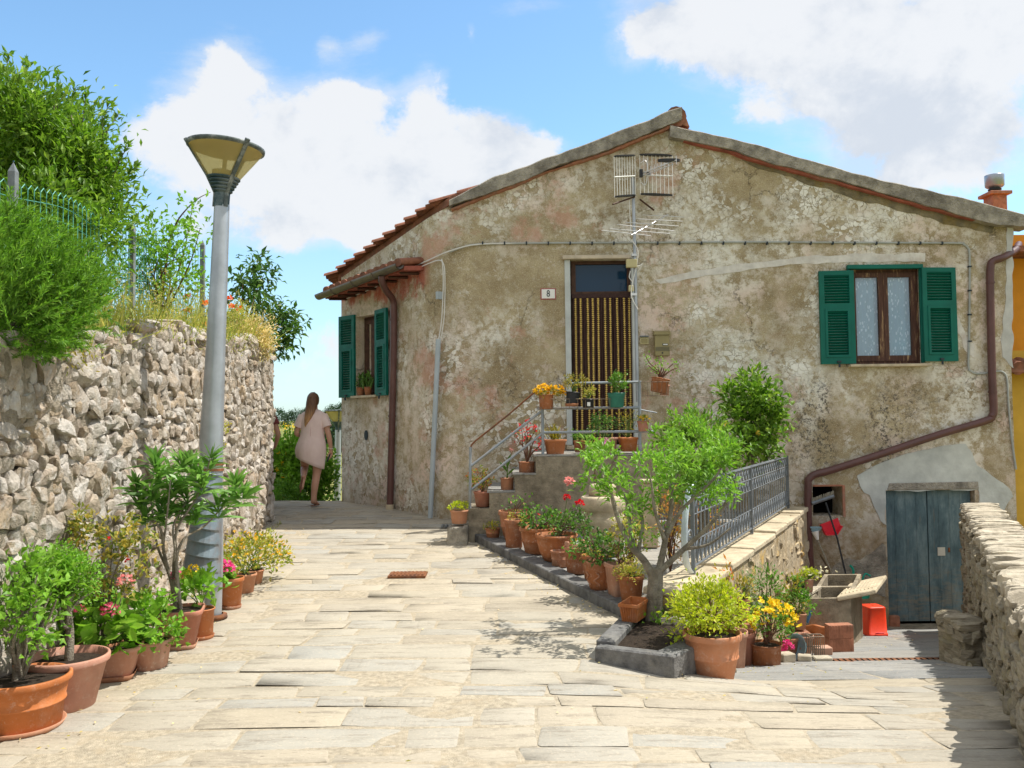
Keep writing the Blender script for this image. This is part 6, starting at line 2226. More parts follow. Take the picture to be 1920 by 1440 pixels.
def build_tree():
 d = 6.42
 base = at(1224, 1224, d)
 base[2] = PLZ - .06
 t = thing('small_tree', 'small pruned tree with pale forked trunk in the slate edged bed', 'tree', base)
 b = MB()
 limb(b, [base, at(1222, 1180, d), at(1224, 1120, d), at(1228, 1065, d)], .052, .044, seg=12)
 limb(b, [base + V3(.035, 0, 0), at(1234, 1170, d), at(1235, 1110, d), at(1236, 1070, d)], .036, .030, seg=10)
 for pts, r0, r1 in ((((1226, 1085), (1208, 1052), (1182, 1022), (1160, 975), (1145, 925), (1125, 885)), .036, .014), (((1192, 1035), (1183, 1000), (1178, 955), (1168, 920)), .022, .010),
      (((1196, 1040), (1201, 1010), (1205, 975), (1196, 945)), .02, .009), (((1232, 1085), (1240, 1050), (1248, 1010), (1258, 960), (1262, 910), (1280, 860)), .034, .012),
      (((1247, 1012), (1236, 985), (1226, 950), (1222, 910), (1212, 870)), .018, .008), (((1238, 1070), (1260, 1050), (1295, 1018), (1330, 985), (1360, 945), (1378, 900)), .028, .010),
      (((1285, 1030), (1330, 1020), (1370, 990)), .014, .008), (((1252, 1000), (1275, 960), (1310, 925), (1345, 890), (1360, 850)), .02, .008), (((1262, 925), (1250, 890), (1245, 840)), .014, .006)):
  dd = d + RNG.normal() * .12
  limb(b, [at(p[0], p[1], d + (dd - d) * i / 4) for i, p in enumerate(pts)], r0 * .88, r1 * .8)
 b.build('trunk', M['grey_bark'], t)
 b = MB()
 clusters(b, [(1110, 868, 36, 32), (1140, 900, 42, 34), (1165, 935, 34, 30), (1105, 845, 20, 20), (1150, 860, 30, 24), (1185, 950, 24, 28), (1215, 870, 34, 38), (1230, 835, 30, 30),
     (1262, 850, 36, 46), (1300, 820, 50, 46), (1335, 860, 46, 50), (1300, 880, 44, 44), (1345, 902, 28, 34), (1268, 905, 30, 40), (1362, 850, 22, 40), (1290, 930, 30, 26), (1330, 940, 18, 20),
     (1262, 800, 22, 24), (1215, 915, 26, 24), (1368, 925, 12, 18)], d, .062, .022, .46, 20, .027, shell=.35, dj=.2, lump=.5)
 clusters(b, [(1208, 985, 18, 46), (1228, 1005, 12, 40), (1190, 1000, 12, 26), (1178, 980, 14, 16)], d, .045, .015, .6, 10, .03, shell=.2, dj=.05)
 b.build('crown', M['lf_bright'], t)
 d = 8.4
 t = thing('pittosporum_bush', 'rounded glossy bush standing on the terrace behind the small tree', 'bush', V3(at(1300, 950, d)[0], d, z_ter(1, d)))
 b = MB()
 q = at(1310, 900, d)
 for k in range(7):
  limb(b, [V3(q[0], d, z_ter(1, d) - .02), V3(q[0] + RNG.normal() * .1, d, q[2] - .15), at(1255 + k * 18, 850 + 20 * math.sin(k), d)], .022, .008)
 b.build('stems', M['bark'], t)
 b = MB()
 clusters(b, [(1280, 805, 36, 32), (1320, 805, 40, 34), (1350, 840, 34, 40), (1260, 830, 28, 34), (1300, 850, 44, 44), (1340, 900, 40, 44), (1275, 900, 36, 40)], d, .06, .022, .8, 16, .04, shell=.45, dj=.15, up=.6)
 b.build('foliage', M['lf_hedge'], t)
 d = 10.6
 q = at(1412, 900, d)
 zb = z_ter(2, d)
 t = thing('lemon_tree', 'leafy lemon tree with yellowish leaves standing against the house front', 'tree', V3(q[0], d, zb))
 b = MB()
 limb(b, [V3(q[0], d, zb - .03), V3(q[0] + .02, d, q[2] - .3), at(1412, 850, d), at(1415, 780, d)], .04, .016)
 for p in ((1380, 780), (1450, 790), (1400, 720), (1430, 740), (1370, 820), (1455, 830)):
  limb(b, [at(1412, 860 - RNG.uniform(0, 50), d), at((p[0] + 1412) / 2, p[1] + 35, d), at(*p, d + RNG.normal() * .15)], .016, .005)
 b.build('trunk', M['bark'], t)
 b = MB()
 clusters(b, [(1405, 712, 28, 20), (1390, 745, 38, 28), (1425, 745, 40, 32), (1450, 780, 28, 26), (1385, 785, 36, 30), (1420, 795, 44, 32), (1455, 815, 22, 20), (1395, 830, 36, 30), (1430, 840, 32, 28), (1370, 760, 16, 20), (1405, 860, 30, 22)], d, .095, .05, .55, 12, .06, shell=.35, dj=.15)
 b.build('crown', M['lf_yellowgreen' if False else 'lf_hedge'], t)
 P = np.array([at(x, y, d - .3) for x, y in ((1361, 796), (1421, 812))])
 for p in P:
  b = MB()
  stone(b, p, V3(1, 0, 0), V3(0, 1, 0), V3(0, 0, 1), .03, .03, .038, 3, .04, .9, 0, ICO2, True)
  b.build('lemon', M['lemon_peel'], t)
 for px, py, rx, ry, d, m_, lab in ((1255, 965, 30, 50, 8.0, 'lf_orange', 'orange tinted feathery shrub between the stone post and the railing'), (1322, 960, 26, 44, 8.9, 'lf_orange', 'orange leafed shrub seen through the bars of the iron railing'),
          (1180, 985, 26, 40, 7.9, 'lf_yellowgreen', 'yellow green shrub growing between the stone drum and the small tree')):
  q = at(px, py, d)
  zb = z_ter(q[0], d)
  t = thing('terrace_shrub', lab, 'shrub', V3(q[0], d, zb))
  b = MB()
  o = clusters(b, [(px, py, rx, ry, 0), (px + 8, py + 45, rx * .9, ry * .8, 0)], d, .05, .014, .7, 12, .04, 'blade', .2)
  b.build('foliage', M[m_], t)
  b = MB()
  stems(b, V3(q[0], d, zb), np.concatenate([v[2] for v in o])[:14], .007, .002)
  b.build('stems', M['brown_stem'], t)
 d = 9.5
 t = thing('clematis', 'climber with one mauve pink star flower on the front of the landing', 'climber', at(1140, 930, d))
 b = MB()
 clusters(b, [(1130, 845, 26, 16, 0), (1105, 870, 16, 26, 0), (1160, 850, 18, 14, 0)], d, .05, .03, .5, 7, .03, shell=.2)
 b.build('foliage', M['lf_bright'], t)
 b = MB()
 stems(b, at(1120, 930, d), [at(1130, 845, d), at(1105, 860, d), at(1160, 850, d)], .006, .003)
 b.build('stems', M['brown_stem'], t)
 petals(t, [at(1136, 828, d - .1)], .055, 'fl_mauve', 8, 'flower', [V3(0, -1, .25)])
 for px, py, rx, ry, m_, lab in ((1168, 1205, 28, 22, 'lf_mid', 'bright green herb tuft at the left corner of the raised bed'), (1240, 1178, 40, 34, 'lf_bright', 'leafy young plant beside the trunk in the raised bed')):
  d = 6.3
  t = thing('bed_plant', lab, 'plant', V3(at(px, py, d)[0], d, PLZ - .04))
  b = MB()
  o = clusters(b, [(px, py, rx, ry, 0)], d, .04, .025, 1.0, 9, .025, shell=.2, up=.6)
  b.build('foliage', M[m_], t)
  b = MB()
  stems(b, V3(at(px, py, d)[0], d, PLZ - .04), o[0][2][:10], .004, .0015)
  b.build('stems', M['green_stem'], t)
 for k, (px, py) in enumerate(((1268, 1215), (1252, 1222), (1280, 1222))):
  b = MB()
  stone(b, at(px, py, 6.25) * V3(1, 1, 0) + V3(0, 0, PLZ + .015), V3(1, 0, 0), V3(0, 1, 0), V3(0, 0, 1), .05, .04, .028, k + 60, .2, .6)
  tag(b.build('loose_stone', M['coping']), ('pale loose stone at the right end of the raised bed, touching the big pot', 'pale loose stone lying nearest the tree trunk in the raised bed', 'flat pale stone between two others in the raised bed')[k], 'stone', 'loose stones in the raised bed')
build_tree()
def build_iron_railing():
 A, e, n, L, th, ztop = LW
 mid = -n * th * .5
 s_at = lambda px, py: None
 P0 = on_plane(1300, 1050, A + mid, n)
 P1 = on_plane(1478, 948, A + mid, n)
 s0, s1 = float(np.dot(P0 - A, e)), float(np.dot(P1 - A, e))
 h0 = on_plane(1300, 906, A + mid, n)[2]
 h1 = on_plane(1478, 856, A + mid, n)[2]
 t = thing('iron_railing', 'wrought iron railing with curved bars on top of the terrace wall', 'railing', A + e * s0 + mid + V3(0, 0, ztop(s0)))
 def p(s, z01):
  zb = ztop(s) + .05
  zt = h0 + (h1 - h0) * (s - s0) / (s1 - s0)
  q = A + e * s + mid
  return V3(q[0], q[1], zb + (zt - zb) * z01)
 for z, r in ((0, .012), (1, .017), (.80, .009), (.62, .007), (.30, .007)):
  b = MB()
  tube(b, [p(s0, z), p(s1, z)], r, 6, smooth=False)
  b.build('rail', M['iron'], t)
 for s in (s0, (s0 + s1) / 2, s1):
  b = MB()
  q = p(s, 0)
  box(b, V3(q[0], q[1], (ztop(s) - .0 + p(s, 1)[2]) / 2), (.03, .03, p(s, 1)[2] - ztop(s) + .02), math.atan2(e[1], e[0]))
  b.build('post', M['iron'], t)
 nb = 36
 for k in range(1, nb):
  if k == nb // 2:
   continue
  s = s0 + (s1 - s0) * k / nb
  w = (s1 - s0) / nb
  b = MB()
  tube(b, [p(s, 0), p(s, 1)], .0065, 4, smooth=False)
  for z0, z1, amp in ((.02, .30, .42), (.62, .80, .34), (.82, .99, .34)):
   for sg in (-1, 1):
    pts = [p(s + sg * w * amp * math.sin(math.pi * v) * (1 if z0 < .5 else math.cos(1.2 * v)), z0 + (z1 - z0) * v) for v in np.linspace(0, 1, 7)]
    tube(b, pts, .0065, 4, caps=False, smooth=False)
  b.build('baluster', M['iron'], t)
 b = MB()
 q0 = p(s0, 1)
 pts = [p(s0 + .02, 1.0), p(s0 - .05, .97), p(s0 - .16, .80), p(s0 - .24, .52), p(s0 - .25, .25), p(s0 - .18, .05), p(s0 - .08, -.05)]
 tube(b, curve(pts, 5), .026, 8, flat=(1, .35))
 b.build('scroll', M['pale_iron'], t)
 b = MB()
 c = p(s0 - .10, .36)
 pts = [c + e * r * math.cos(a) + V3(0, 0, r * math.sin(a)) for a, r in ((a, .075 - .008 * a) for a in np.linspace(0, 6.8, 30))]
 tube(b, pts, .011, 6, flat=(1, .8))
 b.build('volute', M['iron'], t)
build_iron_railing()
def build_court():
 S = g
 rows = [(1337, 1273, 108, 1184, 'banded', 'terracotta_orange', .68, 'bigbush', 'feathery yellow green shrub in the biggest smooth terracotta pot by the raised bed'),
   (1377, 1256, 52, 1182, 'round', 'terracotta_pale', .72, 'none', 'pale pink pot tucked behind the biggest terracotta pot'),
   (1394, 1250, 48, 1183, 'round', 'terracotta_pink', .72, 'none', 'pinkish pot with a thick rim between the biggest pot and the yellow flowers'),
   (1437, 1252, 60, 1206, 'thin', 'terracotta', .84, 'yellowfl', 'mass of yellow flowers in a rounded terracotta pot on the court'),
   (1480, 1240, 36, 1194, 'round', 'terracotta_old', .7, 'mums', 'brown pot with magenta flowers drooping over its left side'),
   (1507, 1236, 38, 1190, 'round', 'terracotta_pale', .66, 'none', 'pale terracotta pot leaning behind the blue striped bowl'),
   (1499, 1182, 27, 1149, 'round', 'terracotta', .8, 'leafy', 'leafy green plant in a small pot raised on a box beside the sink'),
   (1395, 1165, 24, 1122, 'banded', 'terracotta', .78, 'thin', 'small terracotta pot with wispy plant standing against the lichened wall')]
 for px, by, rw, ry, st, mat, tp, pl, lab in rows:
  if pl in ('leafy', 'thin'):
   c, R, H = spot(px, by, rw, ry, d=7.5 if pl == 'thin' else 8.2, taper=tp)
  else:
   c, R, H = spot(px, by, rw, ry, S, taper=tp)
  nm = 'flower_pot' if pl == 'none' else 'potted_plant'
  t = thing(nm, lab, 'flower pot' if pl == 'none' else 'potted plant', c, GP_C)
  s = pot_shape(t, c, R, H, st, mat, None, .9, taper=tp)
  d = s[1]
  if pl == 'bigbush':
   bush(t, at(1330, 1150, d) + V3(0, .02, 0), V3(.25, .22, .20), 95, 26, .034, .017, 'lf_lime', spread=.035, base=s, nst=22, up=.5, stem='brown_stem', zmin=-.75, shell=.35)
  elif pl == 'yellowfl':
   bush(t, at(1445, 1165, d), V3(.16, .14, .13), 36, 10, .04, .016, 'lf_mid', spread=.03, base=s, nst=14, up=.6, zmin=-.8, stem='brown_stem')
   P, _, _ = crown_pts(at(1452, 1155, d), V3(.19, .16, .14), 66, 1, .015, .7, -.5)
   petals(t, P, .034, 'fl_yellow', 5)
  elif pl == 'mums':
   bush(t, s + V3(-.02, -.02, .03), V3(.08, .08, .05), 12, 6, .03, .02, 'lf_mid', spread=.02)
   for x, y in ((1476, 1207), (1481, 1213), (1469, 1226), (1467, 1217)):
    head_flower(t, at(x, y, d - .12), .032, 'fl_magenta', 36, .5)
  elif pl == 'leafy':
   bush(t, at(1495, 1128, d), V3(.14, .12, .14), 30, 10, .045, .018, 'lf_mid', spread=.03, base=s, nst=10, up=.6)
  elif pl == 'thin':
   bush(t, at(1392, 1105, d), V3(.10, .1, .12), 16, 7, .04, .016, 'lf_olive', spread=.03, base=s, nst=8, up=.6)
 for px, d, top, w, lab in ((1499, 8.2, 1181, .16, 'brick block raising the leafy pot beside the sink'), (1395, 7.5, 1164, .16, 'brick block raising the wispy pot against the lichened wall')):
  p = at(px, top, d)
  zb = gz(p[0], d)
  b = MB()
  box(b, (p[0], d, (p[2] + zb) / 2 - .004), (w, w, p[2] - zb - .006))
  tag(b.build('brick_block', M['red_brick'], bevel=.008), lab, 'brick', 'bricks lying about the court')
 for px, py, rx, ry, d, m_, lab in ((1400, 1105, 28, 40, 7.7, 'lf_grey', 'grey green woody plant against the lichened wall'), (1440, 1110, 34, 46, 7.9, 'lf_mid', 'tall green weedy plant behind the yellow flowers'), (1478, 1118, 28, 40, 8.2, 'lf_olive', 'olive leafed bushy plant left of the sink'), (1360, 1090, 20, 26, 7.2, 'lf_orange', 'reddish dry plant clinging to the lichened wall')):
  q = at(px, py, d)
  t = thing('wall_plant', lab, 'plant', V3(q[0], d, gz(q[0], d)))
  b = MB()
  o = clusters(b, [(px, py, rx, ry, 0), (px, py + 35, rx * .8, ry * .6, 0)], d, .05, .018, .9, 10, .035, shell=.2, up=.6)
  b.build('foliage', M[m_], t)
  b = MB()
  stems(b, V3(q[0], d, gz(q[0], d)), np.concatenate([v[2] for v in o])[:16], .006, .002)
  b.build('stems', M['brown_stem'], t)
 c = on_surf(1493, 1240, S)
 t = thing('striped_bowl', 'grey blue plastic bowl with a dark stripe leaning against a pale pot', 'bowl', c)
 ax = Matrix.Rotation(math.radians(-68), 3, 'Y') @ Matrix.Rotation(.5, 3, 'X')
 b = MB()
 lathe(b, [(.01, 0), (.05, 0), (.085, .03), (.11, .075), (.115, .08), (.10, .07), (.07, .03), (.01, .01)], c + V3(.05, .02, .10), 28, ax=ax)
 lathe(b, [(.091, .038), (.1015, .055)], c + V3(.05, .02, .10), 28, mi=1, ax=ax)
 b.build('bowl', [M['blue_bowl'], M['ink']], t)
 f0, f1 = on_surf(1523, 1213, S), on_surf(1598, 1215, S)
 bk = on_surf(1616, 1196, S)
 y0, y1 = f1[1], max(bk[1], f1[1] + .45)
 x0, x1 = at(1516, 1150, y0)[0], at(1596, 1150, y0)[0]
 zt = at(1560, 1122, y0)[2]
 zb = min(gz(x0, y1), gz(x1, y1)) - .05
 t = thing('washing_sink', 'old concrete washing trough with tilted scrubbing slab beside the cellar door', 'sink', (x0, y0, gz(x0, y0)))
 b = MB()
 xb_ = at(1617, 1150, y1)[0]
 sh_ = (xb_ - x1) / (y1 - y0)
 tx, ty = .045 / (x1 - x0), .045 / (y1 - y0)
 def blk(u0, u1, v0, v1, za, zc):
  q = [V3(x0 + (x1 - x0) * u + sh_ * (y1 - y0) * v, y0 + (y1 - y0) * v, 0) for u, v in ((u0, v0), (u1, v0), (u1, v1), (u0, v1))]
  hexa(b, [c + V3(0, 0, za) for c in q], [c + V3(0, 0, zc) for c in q])
 blk(0, 1, 0, ty, zb, zt)
 blk(0, 1, 1 - ty, 1, zb, zt)
 blk(0, tx, ty, 1 - ty, zb, zt)
 blk(1 - tx, 1, ty, 1 - ty, zb, zt)
 blk(tx, 1 - tx, .48, .53, zt - .2, zt - .012)
 blk(tx, 1 - tx, ty, 1 - ty, zt - .3, zt - .27)
 b.build('basin', M['concrete'], t)
 b = MB()
 q = [at(1568, 1119, y0 - .02), at(1641, 1105, y0 - .02), at(1662, 1078, y1 + .02), at(1593, 1093, y1 + .02)]
 up = unit(np.cross(q[1] - q[0], q[3] - q[0]))
 hexa(b, [v - up * .045 for v in q], q)
 b.build('scrubbing_slab', M['pale_concrete'], t, bevel=.012, seg=2)
 b = MB()
 dd = q[3] - q[0]
 for k in range(9):
  f = .1 + .8 * k / 8
  a_ = q[0] + dd * .12 + (q[1] - q[0]) * f
  tube(b, [a_ + up * .002, a_ + dd * .74 + up * .002], .008, 6)
 b.build('washboard_ribs', M['pale_concrete'], t)
 zs = at(1515, 1108, y0 + .1)[2]
 b = MB()
 pl = [at(1492, 1118, y0), at(1516, 1119, y0), at(1541, 1105, y0 + .42), at(1520, 1104, y0 + .42)]
 zz = zt + .012
 pl = [V3(v[0], v[1], zz) for v in pl]
 hexa(b, pl, [v + V3(0, 0, .03) for v in pl])
 tag(b.build('shelf_board', M['coping'], bevel=.004), 'short pale board on the left rim of the sink', 'board')
 zz += .032
 for px, rw, hh, mat, pl_, lab in ((1497, 18, .12, 'black_plastic', 'lf_bright', 'black pot of bright green seedlings on the board at the sink'), (1516, 15, .13, 'terracotta_pale', 'fl_cream', 'pale pot with a cream coloured succulent on the board at the sink'),
          (1511, 13, .09, 'charcoal_plastic', 'lf_lime', 'little charcoal pot of yellow green succulent at the back of the board')):
  dd = y0 + (.12 if 'back' not in lab else .3)
  p = at(px, 1100, dd)
  p[2] = zz
  t2 = thing('potted_succulent', lab, 'potted plant', p, 'small pots on the sink board')
  R = PX(rw, dd) / 2 * 1.3
  s = pot_shape(t2, p, R, hh, 'thin', mat, None, .92, taper=.75)
  bush(t2, s + V3(.01 if pl_ != 'fl_cream' else .04, 0, .05 if pl_ != 'lf_bright' else .015), V3(R * 1.3, R * 1.2, .055 if pl_ != 'lf_bright' else .02), 26, 6, .026, .016, 'lf_lime' if pl_ == 'fl_cream' else pl_, spread=.015, base=s, nst=8)
  if pl_ == 'fl_cream':
   petals(t2, s + RNG.normal(size=(14, 3)) * V3(.06, .04, .03) + V3(.07, 0, .09), .02, 'fl_cream', 6)
 p = on_surf(1645, 1195, S)
 d = p[1]
 w = PX(35, d)
 h = at(1645, 1137, d + .1)[2] - p[2]
 t = thing('red_bin', 'bright red square plastic bin upside down by the cellar door', 'bin', p)
 b = MB()
 lathe(b, [(.01, h), (w * .46, h), (w * .495, h - .006), (w * .505, h - .02), (w * .545, .03), (w * .575, .028), (w * .575, .0), (w * .53, 0)], p + V3(0, w * .5, .01), 48, 0, .8, .12)
 b.build('body', M['red_plastic'], t)
 b = MB()
 box(b, p + V3(w * .1, -w * .12, .055), (.09, .012, .012))
 b.build('handle', M['dustpan_red'], t)
 p2 = on_surf(1622, 1192, S)
 t = thing('pink_can', 'faded pink plastic can between the sink and the red bin', 'can', p2 + V3(0, .12, 0))
 b = MB()
 lathe(b, [(.01, 0), (.055, 0), (.06, .12), (.075, .13), (.08, .22), (.06, .25), (.01, .25)], p2 + V3(-.0, .12, .02), 20)
 b.build('body', M['pink_plastic'], t)
 b = MB()
 tube(b, [p2 + V3(-.07, .12, .27), p2 + V3(0, .12, .285), p2 + V3(.09, .12, .27)], .012, 6)
 b.build('handle', M['dustpan_red'], t)
 for px, by, w, h, dpt, rz, mat, lab, lift in ((1578, 1226, .235, .125, .10, .06, 'red_brick', 'lower hollow brick of the two stacked in front of the sink', 0), (1578, 1226, .235, .125, .10, .09, 'red_brick', 'upper grooved hollow brick of the two stacked in front of the sink', .126),
             (1679, 1180, .13, .16, .07, -.05, 'red_brick', 'dark red brick standing on end between the red bin and the cellar door', 0), (1546, 1232, .15, .07, .10, .1, 'terracotta_pale', 'pale brick lying behind the wire crate', .0),
             (1545, 1243, .15, .03, .09, .05, 'coping', 'flat pale stone lying in front of the wire crate', 0), (1478, 1246, .12, .07, .1, .3, 'coping', 'whitish block on the ground between magenta flowers and striped bowl', 0),
             (1425, 1262, .0, .0, .0, 0, '', '', 0), (1367, 1266, .12, .035, .07, .2, 'coping', 'flat pale stone at the foot of the pale pink pot', 0), (1512, 1244, .11, .05, .08, -.3, 'coping', 'pale rubble stone in front of the striped bowl', 0)):
  if not lab:
   continue
  p = on_surf(px, by, S)
  b = MB()
  box(b, V3(p[0], p[1] + dpt / 2, p[2] + .012 + lift + h / 2), (w, dpt, h), rz)
  if 'hollow' in lab:
   for k in range(8):
    m_ = np.array(Matrix.Rotation(rz, 3, 'Z'))
    box(b, V3(p[0], p[1] + dpt / 2, p[2] + .012 + lift + h / 2) + m_ @ V3(-w / 2 + .022 + k * w / 8.6, -dpt / 2 - .001, 0), (.012, .006, h - .012), rz)
  tag(b.build('brick' if 'brick' in lab else 'rubble_stone', M[mat], bevel=.007), lab, 'brick' if 'brick' in lab else 'stone', 'bricks lying about the court')
 for k, (px, by, lab) in enumerate(((1534, 1196, 'upper tilted empty trough stacked against the sink'), (1535, 1212, 'lower empty trough stacked against the sink'))):
  p = at(px, by, y0 - .14)
  b = MB()
  ax = Matrix.Rotation(.22 if k == 0 else .02, 3, 'Y') @ Matrix.Rotation(-.35, 3, 'X')
  lathe(b, [(.01, 0), (.075, 0), (.10, .075), (.112, .078), (.112, .10), (.10, .10), (.07, .015), (.01, .012)], p, 40, 0, .6, .1, ax=ax)
  tag(b.build('empty_trough', M['terracotta_orange']), lab, 'flower pot', 'empty troughs beside the sink')
 b = MB()
 p = at(1534, 1212, y0 - .14)
 box(b, V3(p[0] - .02, p[1], (p[2] + gz(p[0], p[1])) / 2), (.16, .12, p[2] - gz(p[0], p[1]) + .02))
 tag(b.build('brick_block', M['red_brick'], bevel=.006), 'brick block under the empty troughs beside the sink', 'brick', 'bricks lying about the court')
 p = on_surf(1533, 1240, S)
 d = p[1]
 w, h = PX(26, d), at(1533, 1194, d)[2] - p[2]
 b = MB()
 for y in (0, .09):
  for k in range(8):
   x = p[0] - w / 2 + w * k / 7
   tube(b, [V3(x, d + y, p[2] + .02), V3(x, d + y, p[2] + h)], .004, 5)
  for z in (.02, h * .5, h):
   tube(b, [V3(p[0] - w / 2, d + y, p[2] + z), V3(p[0] + w / 2, d + y, p[2] + z)], .0045, 5)
 for x in (-1, 1):
  for z in (.02, h):
   tube(b, [V3(p[0] + x * w / 2, d, p[2] + z), V3(p[0] + x * w / 2, d + .09, p[2] + z)], .0045, 5)
 tag(b.build('wire_crate', M['wire_rust']), 'small rusty wire crate standing on the court before the sink', 'crate')
 b = MB()
 tube(b, [at(1514, 1168, y0 - .05), at(1516, 1158, y0 - .04), at(1521, 1145, y0 - .03)], [.012, .016, .013], 7)
 tag(b.build('tool_handle', M['blue_plastic']), 'blue plastic tool handle leaning on the front of the sink', 'tool')
 yw = YF - .10
 t = thing('push_broom', 'broom with black handle standing head up against the house front', 'broom', at(1591, 1098, yw - .25))
 b = MB()
 tube(b, [at(1592, 1103, yw - .25), at(1570, 1010, yw - .12), at(1548, 942, yw)], .0125, 8)
 b.build('handle', M['black_plastic'], t)
 b = MB()
 a_, c_ = at(1522, 944, yw - .02), at(1563, 930, yw - .02)
 tube(b, [a_, c_], .026, 8)
 b.build('head', M['iron'], t)
 b = MB()
 for k in range(24):
  q = a_ + (c_ - a_) * (k + .5) / 24
  tube(b, [q, q + V3(RNG.normal() * .006, -.01, .07)], .008, 4)
 b.build('bristles', M['bristle'], t)
 t = thing('dustpan', 'long handled red dustpan hung by the broom under the cellar opening', 'dustpan', at(1556, 990, yw - .02))
 b = MB()
 q = [at(1537, 984, yw), at(1571, 971, yw), at(1576, 985, yw), at(1566, 1001, yw), at(1546, 1002, yw)]
 prism(b, q, (0, .012, 0))
 for i in (2, 3, 4):
  a_, c_ = q[i], q[(i + 1) % 5]
  box(b, (a_ + c_) / 2 + V3(0, -.04, 0), (np.linalg.norm(c_ - a_), .08, .01), 0, 0, 0, -math.atan2(c_[2] - a_[2], c_[0] - a_[0]))
 b.build('pan', M['dustpan_red'], t)
 t = thing('mop', 'mop with bluish head and white socket leaning left of the dustpan', 'mop', at(1568, 1096, yw - .2))
 b = MB()
 tube(b, [at(1570, 1098, yw - .2), at(1532, 1010, yw - .03)], .011, 8)
 b.build('handle', M['bristle'], t)
 b = MB()
 tube(b, [at(1533, 1012, yw - .03), at(1528, 996, yw - .02)], [.018, .05], 10)
 b.build('socket', M['white_paint'], t)
 b = MB()
 for k in range(14):
  q = at(1522 + k * 1.1, 995, yw - .02)
  tube(b, [q, q + V3(RNG.normal() * .02, -.03, .05)], .014, 5)
 b.build('strands', M['blue_bowl'], t)
 b = MB()
 tube(b, [at(1548, 1098, yw - .1), at(1551, 1062, yw), at(1538, 1040, yw)], .012, 6)
 tag(b.build('wooden_stick', M['twig']), 'dark wooden stick leaning on the wall behind the sink', 'stick')
 t = thing('watering_can', 'green plastic watering can half hidden behind the scrubbing slab', 'watering can', at(1608, 1096, yw - .12))
 b = MB()
 c = at(1615, 1120, yw - .12)
 lathe(b, [(.01, 0), (.10, 0), (.105, .14), (.09, .16), (.01, .16)], c, 24)
 b.build('body', M['teal_plastic'], t)
 b = MB()
 tube(b, curve([at(1600, 1100, yw - .1), at(1600, 1070, yw - .1), at(1594, 1060, yw - .1)], 4), .016, 8)
 b.build('spout', M['teal_plastic'], t)
 b = MB()
 tube(b, curve([at(1616, 1090, yw - .1), at(1622, 1076, yw - .1), at(1632, 1080, yw - .1)], 4), .012, 8)
 b.build('handle', M['teal_plastic'], t)
 b = MB()
 box(b, at(1609, 1080, yw - .2), (.09, .05, .05), 0, 0, 0, .5)
 tag(b.build('scrubbing_brush', M['red_brick'], bevel=.008), 'orange brown brush lying behind the scrubbing slab of the sink', 'brush')
build_court()
def lamp_head(t, c, R, H, lean=0.0, segs=36, rot=.35):
 rb, zb = R * .42, H * .40
 Rl = np.array(Matrix.Rotation(lean, 3, 'Y'))
 def done(b, *a):
  b.v = [(v - c) @ Rl.T + c for v in b.v]
  b.build(*a)
 b = MB()
 pr = [(R * .20, -.16 * H), (R * .20, .10 * H)]
 n = 5
 for k in range(n):
  f0, f1 = k / n, (k + 1) / n
  r0, r1 = R * .21 + (rb - R * .21) * f0, R * .21 + (rb - R * .21) * f1
  z0 = .10 * H + (zb - .10 * H) * f0
  z1 = .10 * H + (zb - .10 * H) * f1
  pr += [(r0 * .93, z0 + .002), (r1 * 1.02, z0 + (z1 - z0) * .6), (r1 * 1.02, z1 - .003)]
 pr += [(rb, zb), (.01, zb)]
 lathe(b, pr, c, segs, smooth=False)
 done(b, 'base', M['lamp_green'], t)
 b = MB()
 lathe(b, [(rb * .98, zb), (R * .955, H * .955)], c, segs)
 done(b, 'glass', M['amber_glass'], t)
 b = MB()
 lathe(b, [(rb * .7, zb + .005), (rb * .72, zb + H * .12), (rb * .3, zb + H * .14), (rb * .12, zb + H * .18), (rb * .14, H * .8), (.01, H * .84)], c, 20)
 done(b, 'bulb', M['cream_box'], t)
 b = MB()
 lathe(b, [(R * .93, H * .93), (R * .99, H * .945), (R, H), (R * .9, H * 1.02), (.01, H * 1.04)], c, segs)
 lathe(b, [(.01, H * .97), (R * .93, H * .93)], c, segs, mi=1)
 done(b, 'cap', [M['lamp_strap'], M['pale_concrete']], t)
 for k in range(3):
  a = rot + k * math.pi * 2 / 3
  u = V3(math.cos(a), math.sin(a), 0)
  s = V3(-u[1], u[0], 0)
  b = MB()
  pts = [u * R * .225 + V3(0, 0, -.16 * H), u * R * .225 + V3(0, 0, .10 * H), u * rb * 1.06 + V3(0, 0, zb), u * R * 1.05 + V3(0, 0, H * 1.02)]
  w = R * .055
  for p, q in zip(pts[:-1], pts[1:]):
   o = unit(np.cross(q - p, s))
   hexa(b, [c + p - s * w, c + p + s * w, c + p + s * w + o * R * .08, c + p - s * w + o * R * .08], [c + q - s * w, c + q + s * w, c + q + s * w + o * R * .08, c + q - s * w + o * R * .08])
  done(b, 'strap', M['lamp_strap'], t)
